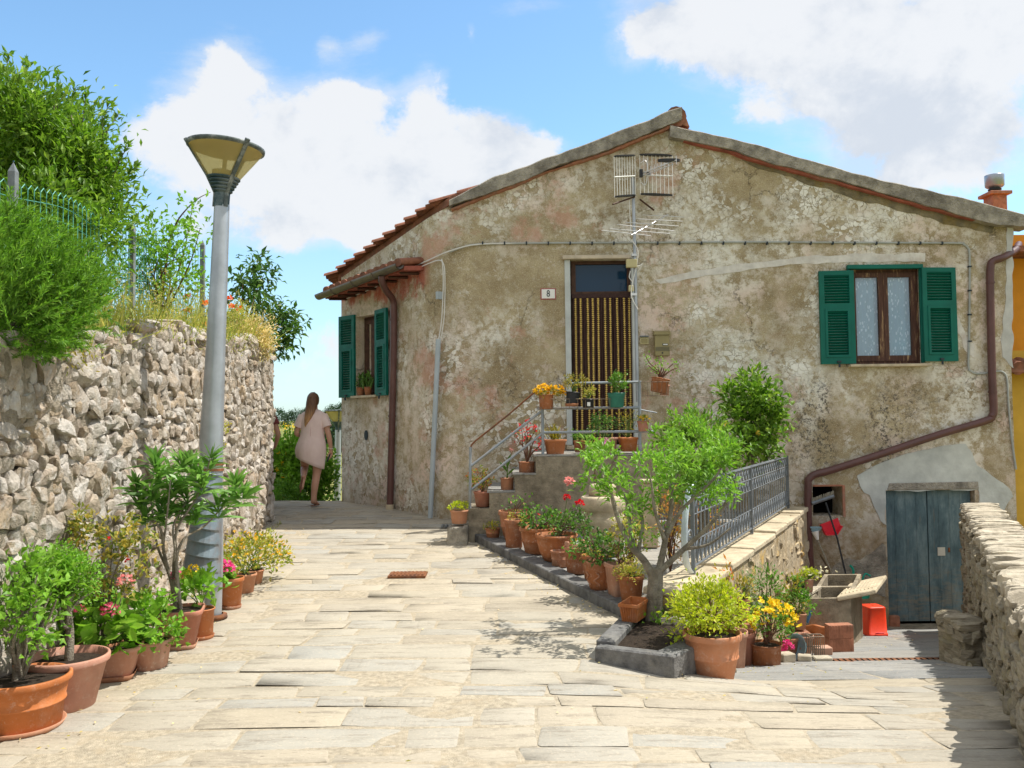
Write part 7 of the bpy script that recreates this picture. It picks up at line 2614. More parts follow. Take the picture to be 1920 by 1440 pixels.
def build_lamps():
 base = on_surf(399, 1166, z_path)
 d = base[1] + .06
 base = V3(at(399, 1160, d)[0], d, gz(-2.3, d))
 top = at(416, 384, d)
 t = thing('street_lamp', 'tall leaning grey street lamp with cone shaped amber head beside the rubble wall', 'street lamp', base)
 b = MB()
 r0, r1 = PX(21, d), PX(14.5, d)
 P = np.array([base] + [at(px, py, d) for px, py in ((401, 1040), (397, 900), (396, 830), (405, 640), (411, 510))] + [top])
 tube(b, P, [PX(v, d) for v in (15.5, 17, 20, 21.5, 17.5, 15.8, 14)], 14, smooth=True)
 b.build('pole', M['galv'], t)
 b = MB()
 lathe(b, [(r0 * 1.0, 0), (r0 * 1.25, 0), (r0 * 1.2, .03), (r0 * .9, .035)], base + V3(0, 0, .012), 20)
 b.build('foot_ring', M['rust'], t)
 q = at(396, 872, d)
 b = MB()
 for dz in (-.045, .0):
  tube(b, [q + V3(0, 0, dz), q + V3(.0005, 0, dz + .02)], r0 * 1.09, 14)
 b.build('clamp', M['rust'], t)
 b = MB()
 p0, p1 = at(381, 1088, d), at(396, 884, d)
 n = 40
 V = []
 for i in range(n + 1):
  f = i / n
  c = p0 + (p1 - p0) * f
  w = PX(36.5 - 14 * f, d)
  bulge = .030 * (1 - (i % 5) / 4)
  for a in np.linspace(-1.45, 1.45, 11):
   V.append(c + V3(w * math.sin(a) * 1.0, -(max(w, .10) * .95 + bulge) * math.cos(a) ** .8, -.03 * math.sin(a)))
 f = [(i * 11 + j, i * 11 + j + 1, (i + 1) * 11 + j + 1, (i + 1) * 11 + j) for i in range(n) for j in range(10)]
 b.add(V, f, 0, False)
 sh = b.build('ribbed_shield', M['shield_metal'], t)
 so = sh.modifiers.new('Solidify', 'SOLIDIFY')
 so.thickness = .006
 k = 1600 / d
 R, H = 72 / k, 100 / k
 lamp_head(t, V3(top[0], d, top[2] + .115 * 100 / k), R, H, rot=math.radians(200), lean=.075)
 d = 21.0
 b0 = at(629, 990, d)
 t = thing('street_lamp', 'farther street lamp with pale cap half hidden by the house corner', 'street lamp', b0)
 b = MB()
 tp = at(634, 806, d)
 tube(b, [V3(b0[0], d, -2.8), tp], [.10, .075], 12)
 b.build('pole', M['galv'], t)
 lamp_head(t, V3(tp[0], d, tp[2] + .02), .33, .46, rot=.8)
build_lamps()
def build_bank_plants():
 bank = lambda x, y: lwall_top(min(y, WALL_END)) - .12 + .10 * min(lwall_x(min(y, WALL_END)) - x, 3)
 d = 8.2
 base = at(70, 560, d)
 t = thing('bay_bush', 'tall leafy green bush rising behind the wire fence above the wall', 'bush', V3(base[0], d, bank(base[0], d)))
 b = MB()
 cl = [(50, 225, 75, 62), (112, 252, 70, 62), (10, 185, 46, 50), (40, 310, 80, 70), (110, 320, 85, 75), (170, 340, 48, 62), (150, 385, 66, 48), (80, 390, 90, 70), (190, 310, 26, 36), (205, 385, 30, 34), (-60, 240, 90, 110), (-90, 380, 110, 110), (0, 420, 80, 60), (218, 350, 18, 28), (158, 275, 32, 32), (190, 430, 50, 36), (130, 450, 60, 40), (-170, 300, 90, 120)]
 clusters(b, cl, d, .088, .034, .62, 22, .095, shell=.35, dj=.45, up=.5, depth=.9, lump=.5)
 st = MB()
 for x0, y0_, x1, y1_ in ((30, 170, 15, 100), (50, 180, 45, 118), (95, 200, 107, 140), (90, 210, 85, 160), (150, 240, 160, 182), (170, 250, 203, 195), (195, 290, 222, 215), (210, 310, 242, 272), (140, 220, 140, 165), (60, 190, 62, 150), (215, 330, 255, 315), (185, 270, 192, 218), (5, 160, -10, 95), (120, 215, 122, 175)):
  dd = d + RNG.normal() * .2
  A_, B_ = at(x0, y0_ + 30, dd), at(x1, y1_, dd)
  P = curve([A_, (A_ + B_) / 2 + RNG.normal(size=3) * .03, B_], 6)
  tube(st, P, np.linspace(.009, .003, len(P)), 5)
  q = np.concatenate([P[3:]] * 3 + [P[-1:]] * 3)
  D = RNG.normal(size=q.shape) * .7 + unit(B_ - A_) * .8
  leaf_faces(b, q, D, RNG.uniform(.05, .10, len(q)), .03)
 b.build('crown', M['lf_hedge'], t)
 for k in range(7):
  limb(st, [V3(base[0] + RNG.normal() * .15, d + RNG.normal() * .15, bank(base[0], d) - .05), at(70 + RNG.normal() * 20, 450, d), at(-40 + k * 40, 330 + 30 * math.sin(k * 2), d + RNG.normal() * .2)], .035, .01)
 st.build('stems', M['bark'], t)
 d = 5.05
 o = at(20, 640, d)
 t = thing('rosemary_bush', 'dense feathery rosemary bush spilling over the top of the rubble wall', 'bush', V3(lwall_x(d) - .25, d, bank(-3.2, d)))
 b, st = MB(), MB()
 r = np.random.default_rng(5)
 core = at(25, 590, d)
 n = 0
 P_, D_ = [], []
 while n < 1000:
  a, rr = r.uniform(0, 2 * np.pi), math.sqrt(r.random())
  px, py = 45 + 140 * rr * math.cos(a), 540 + 135 * rr * math.sin(a)
  if px < -60 or (px > 130 and py > 620) or (px - 5) * .62 - (py - 425) > 0:
   continue
  dd = d + r.normal() * .22 - .12 * (1 - rr)
  q = at(px, py, dd)
  dirn = unit(V3(.75 + .3 * r.normal(), -.15 + .4 * r.normal(), .75 + .45 * r.normal() + (q[2] - core[2]) * .5))
  if py > 600:
   dirn = unit(dirn + V3(.2, -.3, -.45))
  ln = r.uniform(.13, .26)
  e_ = q + dirn * ln + V3(0, 0, .02)
  s_ = np.linspace(0, 1, 5)[:, None]
  path = q + (e_ - q) * s_
  tube(b, path, np.linspace(.0025, .0012, 5), 3, caps=False)
  m_ = 50
  f = r.random((m_, 1)) ** .8
  P_.append(q + (e_ - q) * f)
  D_.append(dirn * 1.2 + r.normal(size=(m_, 3)) * .5)
  n += 1
 P_, D_ = np.concatenate(P_), np.concatenate(D_)
 leaf_faces(b, P_, D_, r.uniform(.03, .052, len(P_)), .0062, kind='oval', droop=.05, fold=.1)
 b.build('foliage', M['lf_rosemary'], t)
 for k in range(12):
  limb(st, [V3(lwall_x(d) - .3, d + RNG.normal() * .15, bank(-3.2, d) - .05), at(10 + 8 * k, 620 - 6 * k, d), at(-10 + 16 * k, 560 - 10 * (k % 4) * 3, d + RNG.normal() * .15)], .018, .004)
 st.build('stems', M['bark'], t)
 for px, py, rx, ry, d, m_, lab in ((130, 655, 46, 42, 5.35, 'lf_olive', 'low yellowish tuft hanging over the wall below the rosemary'), (60, 670, 50, 26, 4.95, 'lf_mid', 'green trailing tuft below the rosemary on the wall face')):
  q = at(px, py, d)
  t = thing('wall_tuft', lab, 'plant', V3(q[0], d, bank(lwall_x(d) - .1, d)))
  b = MB()
  clusters(b, [(px, py, rx, ry, 0)], d, .035, .010, 1.2, 14, .03, 'blade', .2)
  b.build('foliage', M[m_], t)
 fx0, fx1 = at(-160, 300, 5.3), at(390, 470, 10.6)
 t = thing('wire_fence', 'green wire mesh fence with arched top along the bank above the wall', 'fence', V3(fx1[0], fx1[1], bank(fx1[0], fx1[1])))
 FP = [at(-170, 270, 5.0), at(0, 342, 5.9), at(120, 372, 6.8), at(185, 412, 7.5), at(248, 440, 8.3), at(310, 455, 9.4), at(380, 468, 10.5)]
 C_ = curve(FP, 10)
 seg = np.concatenate([[0], np.cumsum(np.linalg.norm(np.diff(C_, axis=0), axis=1))])
 def fp(s):
  return np.array([np.interp(s, seg, C_[:, i]) for i in range(3)])
 b = MB()
 s = 0
 hh = .95
 while s < seg[-1] - .1:
  a_, c_ = fp(s), fp(s + .09)
  arch = [a_ + V3(0, 0, -.04), a_ + V3(0, 0, .0), (a_ + c_) / 2 + V3(0, 0, .035), c_, c_ + V3(0, 0, -.04)]
  tube(b, [a_ + V3(0, 0, -hh)] + arch[:1] + arch[1:], .0036, 4, caps=False, smooth=False)
  tube(b, [arch[3], c_ + V3(0, 0, -.12)], .0036, 4, caps=False, smooth=False)
  s += .09
 for z in np.arange(.08, hh, .12):
  tube(b, C_ + V3(0, 0, -z), .003, 4, caps=False, smooth=False)
 b.build('netting', M['fence_green'], t)
 for px, pt, d in ((25, 322, 6.0), (248, 428, 8.3), (380, 460, 10.5)):
  q = at(px, pt, d)
  b = MB()
  zb = bank(q[0], d) - .1
  box(b, V3(q[0], d, (q[2] + zb) / 2), (.05, .05, q[2] - zb))
  b.add([q + V3(-.025, -.025, 0), q + V3(.025, -.025, 0), q + V3(.025, .025, 0), q + V3(-.025, .025, 0), q + V3(0, 0, .07)], [(0, 1, 4), (1, 2, 4), (2, 3, 4), (3, 0, 4)])
  b.build('post', M['fence_post'], t)
 d = 9.2
 q = at(300, 600, d)
 t = thing('rambling_vine', 'loose rambling vine with a long stray shoot on the fence behind the lamp', 'climber', V3(q[0], d, bank(q[0], d)))
 b, st = MB(), MB()
 o = clusters(b, [(290, 430, 24, 24), (320, 445, 34, 30), (350, 440, 26, 24), (300, 480, 44, 34), (345, 480, 26, 28), (270, 470, 24, 36), (280, 530, 36, 44), (330, 540, 40, 34), (375, 430, 20, 14), (360, 392, 11, 12), (235, 470, 30, 40), (250, 520, 26, 40), (350, 520, 30, 30)], d, .062, .04, .40, 12, .07, shell=.3, dj=.35)
 b.build('foliage', M['lf_bright'], t)
 limb(st, [at(300, 590, d), at(315, 470, d), at(330, 420, d), at(350, 392, d), at(372, 372, d), at(395, 360, d)], .014, .003)
 for c, r_, cc in o:
  limb(st, [at(300 + RNG.normal() * 15, 600, d), (at(300, 560, d) + c) / 2 + RNG.normal(size=3) * .05, c], .01, .003)
 st.build('stems', M['brown_stem'], t)
 d = 11.9
 q = at(455, 640, d)
 t = thing('elder_shrub', 'dark leafed shrub leaning out over the far end of the wall', 'shrub', V3(q[0], d, bank(q[0], d)))
 b, st = MB(), MB()
 o = clusters(b, [(480, 500, 28, 14), (495, 515, 24, 16), (455, 525, 20, 12), (470, 550, 26, 20), (490, 565, 26, 18), (510, 590, 30, 16), (540, 600, 26, 16), (520, 630, 26, 22), (505, 655, 22, 18), (535, 655, 14, 14), (530, 620, 24, 14), (495, 600, 20, 14), (450, 560, 12, 12)], d, .12, .05, .42, 12, .07, shell=.3, dj=.2, up=.0, droop=.3)
 b.build('foliage', M['lf_dark'], t)
 for c, r_, cc in o:
  limb(st, [V3(q[0], d, bank(q[0], d) - .05), (q + c) / 2 + V3(0, 0, .1), c], .014, .004)
 st.build('stems', M['brown_stem'], t)
 b = MB()
 r = np.random.default_rng(6)
 N = 3000
 y = r.uniform(5.4, 11.9, N)
 x = np.array([lwall_x(min(v, WALL_END)) for v in y]) - r.random(N) ** 1.5 * 1.6 - .02
 z = np.array([bank(a, c) for a, c in zip(x, y)])
 D = r.normal(size=(N, 3)) * .32 + V3(.1, -.1, 1)
 hgt = r.uniform(.15, .60, N) * (1 + .35 * np.sin(y * 3.1)) * np.interp(y, [5.4, 7.2, 9.5, 11.9], [.6, 1.0, 1.3, 1.0])
 leaf_faces(b, np.stack([x, y, z - .03], -1), D, hgt, .008, kind='blade', droop=.12)
 N = 15000
 y = r.uniform(5.6, 11.9, N)
 x = np.array([lwall_x(min(v, WALL_END)) for v in y]) - r.random(N) * 1.1 + .05
 z = np.array([bank(a, c) for a, c in zip(x, y)]) + r.random(N) ** 1.3 * (.50 + .2 * np.sin(y * 4.3 + 1)) - .05
 leaf_faces(b, np.stack([x, y, z], -1), r.normal(size=(N, 3)) + V3(0, 0, .6), r.uniform(.02, .05, N), .013)
 kind(b.build('weeds', M['lf_weed'], loc=(0, 0, 0)), 'stuff', 'tall dry weeds and grass along the top of the rubble wall')
 d = 10.9
 for px, py, rx, ry, m_, lab in ((468, 625, 46, 40, 'lf_dry', 'pale dry flowering weed clump right of the lamp post above the wall'), (440, 600, 26, 36, 'lf_weed', 'yellow green weed clump just right of the lamp post')):
  t = thing('weed_clump', lab, 'plant', V3(at(px, py, d)[0], d, bank(-3.4, d)))
  b = MB()
  clusters(b, [(px, py, rx, ry, 0), (px + 10, py + 20, rx * .8, ry * .7, 0), (px, py + 10, rx, ry, -.25)], d, .05, .016, 1.1, 18, .05, 'blade', .15)
  b.build('foliage', M[m_], t)
 pops = [(352, 557, 9.4), (385, 570, 9.8), (352, 584, 9.2), (287, 567, 9.6), (432, 560, 10.6), (435, 575, 10.4), (447, 579, 10.7), (388, 607, 9.6)]
 names = ['uppermost of the poppies left of the lamp post', 'poppy almost touching the left side of the lamp post', 'lower poppy below the uppermost one left of the lamp', 'poppy by the fence post, far left of the others', 'highest of the three poppies right of the lamp post', 'poppy nearest to the lamp post on its right', 'rightmost poppy right of the lamp post', 'lowest poppy just above the wall top']
 for (px, py, d), nm in zip(pops, names):
  f = at(px, py, d)
  zb = f[2] - .35
  t = thing('poppy', 'orange red ' + nm, 'poppy', V3(f[0], d, zb), 'poppies on the bank')
  cane(t, V3(f[0] + .02, d, zb), [V3(f[0] + .03, d, (zb + f[2]) / 2), f], .003)
  petals(t, [f], .062, 'fl_poppy', 5, 'flower', [unit(V3(.1, -.7, .7))])
 d = 8.2
 q = at(425, 815, d)
 t = thing('wall_weed', 'small green weed rooted in the rubble wall right of the lamp post', 'plant', q)
 b = MB()
 clusters(b, [(424, 815, 9, 22, 0)], d, .03, .02, 1.6, 8, .02)
 b.build('foliage', M['lf_yellowgreen'], t)
build_bank_plants()
def build_far():
 def zg(x, y):
  return gz(x, min(y, 13.6)) - max(0, min((y - 13.4) * .2, 5.5))
 d = 15.6
 t = thing('broom_bush', 'bright green flowering bush beyond the crest behind the walking woman', 'bush', V3(at(560, 900, d)[0], d, zg(-4, d)))
 b = MB()
 clusters(b, [(540, 860, 30, 40), (570, 870, 36, 40), (600, 880, 24, 36), (535, 910, 30, 36), (570, 920, 40, 36), (605, 905, 22, 26), (530, 945, 30, 20), (545, 845, 20, 18), (500, 880, 40, 60), (580, 950, 40, 24)], d, .09, .055, .55, 16, .09, shell=.35, dj=.3, up=.5)
 b.build('foliage', M['lf_bright'], t)
 P = np.array([at(x, y, d - .5) for x, y in ((522, 850), (528, 868), (535, 852), (519, 880), (530, 895), (540, 905))])
 petals(t, P, .05, 'fl_golden', 5)
 b = MB()
 stems(b, V3(at(560, 900, d)[0], d, zg(-4, d) - .1), [at(x, y, d) for x, y in ((540, 860), (575, 870), (600, 880), (560, 920), (530, 910))], .04, .015)
 b.build('stems', M['bark'], t)
 t = thing('low_bush', 'low bright bush at the far end of the path beside the wall end', 'bush', V3(at(540, 935, 14.4)[0], 14.4, zg(-3.7, 14.4)))
 b = MB()
 clusters(b, [(538, 930, 26, 22, 0)], 14.4, .06, .035, 1.1, 16, .06, shell=.3)
 b.build('foliage', M['lf_mid'], t)
 b = MB()
 clusters(b, [(525, 805, 22, 3, 0), (560, 803, 26, 3, 0), (605, 812, 16, 3, 0), (590, 806, 20, 3, 0)], 90, .2, .15, .006, 16, .2, shell=.2)
 kind(b.build('broom_hedge', M['fl_yellow']), 'stuff', 'far band of yellow flowering broom in the fields')
 for px, py, rx, ry, d, lab in ((515, 782, 26, 16, 150, 'broad dark tree at the left of the far horizon beside the wall end'), (553, 785, 18, 15, 150, 'far dark tree left of the woman on the horizon'), (572, 778, 13, 12, 170, 'far pale tree rising behind the woman head'),
         (535, 797, 12, 7, 110, 'small round far tree in front of the horizon trees'), (618, 783, 18, 18, 140, 'far dark tree right of the woman on the horizon'), (640, 772, 22, 15, 170, 'far tree beside the house corner on the horizon'),
         (480, 785, 24, 16, 150, 'far tree hidden partly by the wall end'), (622, 820, 20, 26, 60, 'leafy tree in the middle distance behind the far lamp'), (648, 812, 24, 40, 40, 'tree in the middle distance behind the house corner')):
  q = at(px, py, d)
  h = PX(ry, d)
  t = thing('far_tree', lab, 'tree', V3(q[0], d, q[2] - h * 1.8), 'far trees beyond the path')
  b = MB()
  R = V3(PX(rx, d), PX(rx, d) * .8, h)
  P, D, cc = crown_pts(q, R, 70, 34, h * .16, .35, -.8, .3)
  leaf_faces(b, P, D, h * .16, h * .10)
  b.build('crown', M['lf_distant'], t)
  b = MB()
  tube(b, [V3(q[0], d, q[2] - h * 2.4), V3(q[0] + h * .05, d, q[2] - h * .3)], [h * .12, h * .06], 7)
  b.build('trunk', M['bark'], t)
build_far()
def build_litter():
 r = np.random.default_rng(12)
 b = MB()
 P = []
 for _ in range(420):
  k = r.random()
  if k < .4:
   y = r.uniform(4.2, 11)
   x = lwall_x(y) + abs(r.normal()) * .35 + .05
  elif k < .65:
   y = r.uniform(6.8, 10)
   x = kerb_x(y) - abs(r.normal()) * .12 - .02
  elif k < .9:
   y = r.uniform(6.2, 10.5)
   x = min(low_wall_x(y) + .3 + abs(r.normal()) * .5, rwall_x(y) - .15)
  else:
   y, x = r.uniform(4, 9), r.uniform(-2, 2)
   if y > 6:
    x = min(x, kerb_x(y) - .1)
  P.append((x, y, gz(x, y) + .018))
 P = np.array(P)
 D = r.normal(size=P.shape) * V3(1, 1, .12)
 leaf_faces(b, P, D, r.uniform(.012, .035, len(P)), .012, droop=.0)
 kind(b.build('fallen_leaves', M['lf_dry'], loc=(0, 0, 0)), 'stuff', 'fallen leaves and petals scattered on the paving')
 b = MB()
 P = []
 for _ in range(150):
  k = r.random()
  if k < .55:
   y = r.uniform(4.2, 11.3)
   x = lwall_x(y) + abs(r.normal()) * .05 + .10
  else:
   y = r.uniform(6.6, 10.6)
   x = low_wall_x(y) + .05 + abs(r.normal()) * .05
  P.append((x, y, gz(x, y)))
 P = np.repeat(np.array(P), 9, 0) + r.normal(size=(1350, 3)) * V3(.025, .025, 0)
 leaf_faces(b, P, r.normal(size=P.shape) * .6 + V3(0, 0, .9), r.uniform(.03, .09, len(P)), .009, kind='blade', droop=.2)
 kind(b.build('joint_weeds', M['lf_weed'], loc=(0, 0, 0)), 'stuff', 'small weeds growing where the walls meet the paving')
build_litter()
def skin_body(name, parent, J, E, mat, base):
 keys = list(J)
 me = bpy.data.meshes.new(name)
 me.from_pydata([tuple(J[k][0]) for k in keys], [(keys.index(a), keys.index(b)) for a, b in E], [])
 o = bpy.data.objects.new(name, me)
 COL.objects.link(o)
 sk = o.modifiers.new('Skin', 'SKIN')
 sk.use_smooth_shade = True
 lay = me.skin_vertices[0].data if me.skin_vertices else None
 if lay is None:
  bpy.context.view_layer.objects.active = o
  bpy.ops.object.select_all(action='DESELECT')
  o.select_set(True)
  bpy.ops.mesh.customdata_skin_add()
  lay = me.skin_vertices[0].data
 for i, k in enumerate(keys):
  r = J[k][1]
  lay[i].radius = (r, r) if np.isscalar(r) else r
  lay[i].use_root = k == 'pelvis'
 su = o.modifiers.new('Subdivision', 'SUBSURF')
 su.levels = su.render_levels = 2
 bpy.context.view_layer.update()
 ev = o.evaluated_get(bpy.context.evaluated_depsgraph_get())
 m2 = bpy.data.meshes.new_from_object(ev)
 bpy.data.objects.remove(o)
 m2.materials.clear()
 m2.materials.append(M[mat])
 for p in m2.polygons:
  p.use_smooth = True
 o2 = bpy.data.objects.new(name, m2)
 COL.objects.link(o2)
 o2.parent = parent
 o2['_w'] = list(parent['_w'])
 return o2
def loft(mb, rings, seg=28, mi=0, fold=0.0):
 ang = np.linspace(0, 2 * np.pi, seg, endpoint=False)
 V = []
 for k, (cx, cy, cz, rx, ry, tz) in enumerate(rings):
  f = 1 + fold * (k / len(rings)) * np.sin(ang * 7 + k * .3)
  V.append(np.stack([cx + rx * f * np.cos(ang), cy + ry * f * np.sin(ang), cz + tz * np.cos(ang)], -1))
 V = np.concatenate(V)
 n = len(rings)
 i = np.arange(n - 1)[:, None] * seg
 j = np.arange(seg)[None, :]
 j2 = (j + 1) % seg
 mb.add(V, np.stack([i + j, i + j2, i + seg + j2, i + seg + j], -1).reshape(-1, 4), mi, True)
 return mb
def hand(J, E, wrist, side, name, dirn, palmn, curl=.35):
 w = V3(*J[wrist][0])
 d = unit(V3(*dirn))
 n = unit(V3(*palmn))
 s = np.cross(d, n) * side
 J[name + 'palm'] = (w + d * .045, (.030, .017))
 E.append((wrist, name + 'palm'))
 J[name + 'knuck'] = (w + d * .078, (.033, .014))
 E.append((name + 'palm', name + 'knuck'))
 for k, (o, L) in enumerate(((-.026, .070), (-.009, .080), (.009, .074), (.025, .058))):
  p0 = w + d * .09 + s * o
  c1, c2 = curl, curl * 2
  p1 = p0 + (d * math.cos(c1) + n * math.sin(c1)) * L * .5
  p2 = p1 + (d * math.cos(c2) + n * math.sin(c2)) * L * .5
  for q, (p, r) in enumerate(((p0, .0095), (p1, .0085), (p2, .007))):
   J['%sf%d%d' % (name, k, q)] = (p, r)
  E += [(name + 'knuck', '%sf%d0' % (name, k)), ('%sf%d0' % (name, k), '%sf%d1' % (name, k)), ('%sf%d1' % (name, k), '%sf%d2' % (name, k))]
 t0 = w + d * .035 - s * .034 + n * .01
 t1 = t0 + (d * .75 - s * .4 + n * .5) * .038
 t2 = t1 + (d * .9 + n * .45) * .03
 for q, (p, r) in enumerate(((t0, .012), (t1, .010), (t2, .008))):
  J['%st%d' % (name, q)] = (p, r)
 E += [(name + 'palm', name + 't0'), (name + 't0', name + 't1'), (name + 't1', name + 't2')]
def build_woman():
 d = 12.55
 p = at(586, 948, d)
 base = V3(p[0], d, gz(p[0], d) + .02)
 k = (at(590, 737, d)[2] - base[2]) / 1.62
 t = thing('person', 'woman in a pinkish short sleeved dress walking away along the path, phone in hand', 'person', base)
 J = {'pelvis': ((-.01, 0, .86), (.145, .115)), 'waist': ((-.005, .0, 1.0), (.125, .09)), 'chest': ((.005, .01, 1.15), (.135, .10)), 'upper': ((.01, .015, 1.27), (.12, .085)),
   'neck': ((.01, .02, 1.37), .052), 'skull0': ((.008, .03, 1.43), (.062, .07)), 'skull1': ((.005, .035, 1.51), (.075, .088)), 'skull2': ((.005, .03, 1.575), (.055, .065)),
   'nose': ((.005, .125, 1.485), (.014, .012)),
   'shr': ((.165, .01, 1.285), .052), 'elr': ((.235, -.03, 1.03), .041), 'fir': ((.252, -.01, .93), .037), 'wrr': ((.258, .03, .80), (.026, .022)),
   'shl': ((-.15, .01, 1.285), .052), 'ell': ((-.235, -.02, 1.03), .041), 'wrl': ((-.15, .2, 1.0), .026),
   'hipr': ((.075, 0, .80), .098), 'thr': ((.075, .01, .62), .082), 'knr': ((.055, .01, .44), .060), 'car': ((.04, -.03, .30), .058), 'anr': ((.015, -.015, .085), .036),
   'heelr': ((.012, -.04, .045), .034), 'ballr': ((.03, .12, .03), (.04, .022)), 'toer': ((.035, .17, .026), (.034, .018)),
   'hipl': ((-.09, .01, .82), .098), 'thl': ((-.125, .09, .68), .080), 'knl': ((-.15, .15, .55), .058), 'cal': ((-.125, .0, .49), .054), 'anl': ((-.085, -.16, .43), .034),
   'heell': ((-.08, -.2, .42), .032), 'balll': ((-.105, -.21, .30), (.038, .022)), 'toel': ((-.115, -.19, .25), (.032, .018))}
 E = [('pelvis', 'waist'), ('waist', 'chest'), ('chest', 'upper'), ('upper', 'neck'), ('neck', 'skull0'), ('skull0', 'skull1'), ('skull1', 'skull2'), ('skull1', 'nose'),
   ('upper', 'shr'), ('shr', 'elr'), ('elr', 'fir'), ('fir', 'wrr'), ('upper', 'shl'), ('shl', 'ell'), ('ell', 'wrl'),
   ('pelvis', 'hipr'), ('hipr', 'thr'), ('thr', 'knr'), ('knr', 'car'), ('car', 'anr'), ('anr', 'heelr'), ('anr', 'ballr'), ('ballr', 'toer'),
   ('pelvis', 'hipl'), ('hipl', 'thl'), ('thl', 'knl'), ('knl', 'cal'), ('cal', 'anl'), ('anl', 'heell'), ('anl', 'balll'), ('balll', 'toel')]
 hand(J, E, 'wrr', 1, 'hr', (.0, .12, -1), (-1, .1, 0), .5)
 hand(J, E, 'wrl', -1, 'hl', (.5, .9, .1), (.3, -.1, -1), .5)
 J = {a: (V3(*q) * k, np.array(r) * k if not np.isscalar(r) else r * k) for a, (q, r) in J.items()}
 J = {a: (q, tuple(r) if not np.isscalar(r) else float(r)) for a, (q, r) in J.items()}
 skin_body('body', t, J, E, 'skin', base)
 W = base
 def w(*q):
  return W + V3(*q) * k
 b = MB()
 R = [(.01, .02, 1.385, .075, .06, 0), (.01, .02, 1.365, .11, .075, 0), (.01, .015, 1.335, .165, .095, 0), (.01, .012, 1.29, .19, .115, 0), (.006, .01, 1.2, .178, .128, 0), (.0, .005, 1.1, .168, .128, 0), (-.005, 0, 1.0, .175, .132, 0),
   (-.012, -.008, .92, .198, .155, 0), (-.018, -.012, .85, .215, .172, -.005), (-.024, .0, .78, .22, .18, -.02), (-.03, .01, .72, .215, .182, -.05), (-.032, .015, .66, .205, .178, -.075), (-.034, .02, .615, .2, .175, -.09)]
 R += [(-.034, .02, .617, .192, .167, -.09)]
 R = [(W[0] + a * k, W[1] + c * k, W[2] + e * k, f * k, g_ * k, h * k) for a, c, e, f, g_, h in R]
 loft(b, R, 36, 0, .035)
 for s, q0, q1 in ((1, (.145, .01, 1.30), (.215, -.015, 1.13)), (-1, (-.13, .01, 1.30), (-.205, -.01, 1.13))):
  P = w(*q0) + (w(*q1) - w(*q0)) * np.linspace(0, 1.0, 5)[:, None]
  tube(b, P, np.array([.068, .072, .07, .068, .069]) * k, 16, caps=False)
 b.build('dress', M['dress'], t)
 b = MB()
 tube(b, [w(.012, -.098, 1.33), w(.008, -.115, 1.2), w(.004, -.122, 1.1), w(.0, -.132, .97)], .0022, 5)
 b.build('back_seam', M['plate_red'], t)
 b = MB()
 v, f = ICO3
 m_ = (v[:, 1] < .62) | (v[:, 2] > .45)
 sc_ = v * np.array([.089, .102, .112]) * (1 + .03 * sinnoise(v * 3, 3, 4))[:, None]
 b.add(w(.005, .018, 1.525) + sc_ * k, f[m_[f].all(1)], 0, True)
 R = [(.004, -.02, 1.56, .075, .075, 0), (.003, -.05, 1.49, .082, .06, 0), (-.004, -.075, 1.41, .078, .05, 0), (-.02, -.098, 1.33, .068, .04, 0), (-.035, -.112, 1.26, .055, .032, .02), (-.05, -.118, 1.19, .034, .02, .03), (-.06, -.118, 1.15, .008, .008, .02)]
 R = [(W[0] + a * k, W[1] + c * k, W[2] + e * k, f_ * k, g_ * k, h * k) for a, c, e, f_, g_, h in R]
 loft(b, R, 18, 0, .08)
 b.build('hair', M['hair'], t)
 for ank, toe, heel in (((.03, .05, .012), (.035, .18, .012), (.01, -.07, .012)), ((-.105, -.232, .33), (-.118, -.214, .22), (-.08, -.238, .43))):
  b = MB()
  A_, T_, H_ = w(*ank), w(*toe), w(*heel)
  tube(b, [H_, (H_ + A_) / 2, A_, (A_ + T_) / 2, T_], np.array([.03, .038, .04, .046, .026]) * k, 10, flat=(1, .25) if heel[2] < .1 else (1, .3))
  b.build('sandal', M['sandal'], t)
 b = MB()
 q = w(.258, .025, .82)
 ang = np.linspace(0, 2 * np.pi, 16)
 tube(b, [q + V3(.03 * math.cos(a), .028 * math.sin(a), 0) * k for a in ang], .004, 6)
 b.build('bracelet', M['white_paint'], t)
 b = MB()
 box(b, w(.225, .045, .70), (.018, .075, .15), .3, 0, .15, .35)
 tag(b.build('phone', M['black_plastic'], bevel=.004), 'dark phone held in the right hand of the woman in the dress', 'phone')
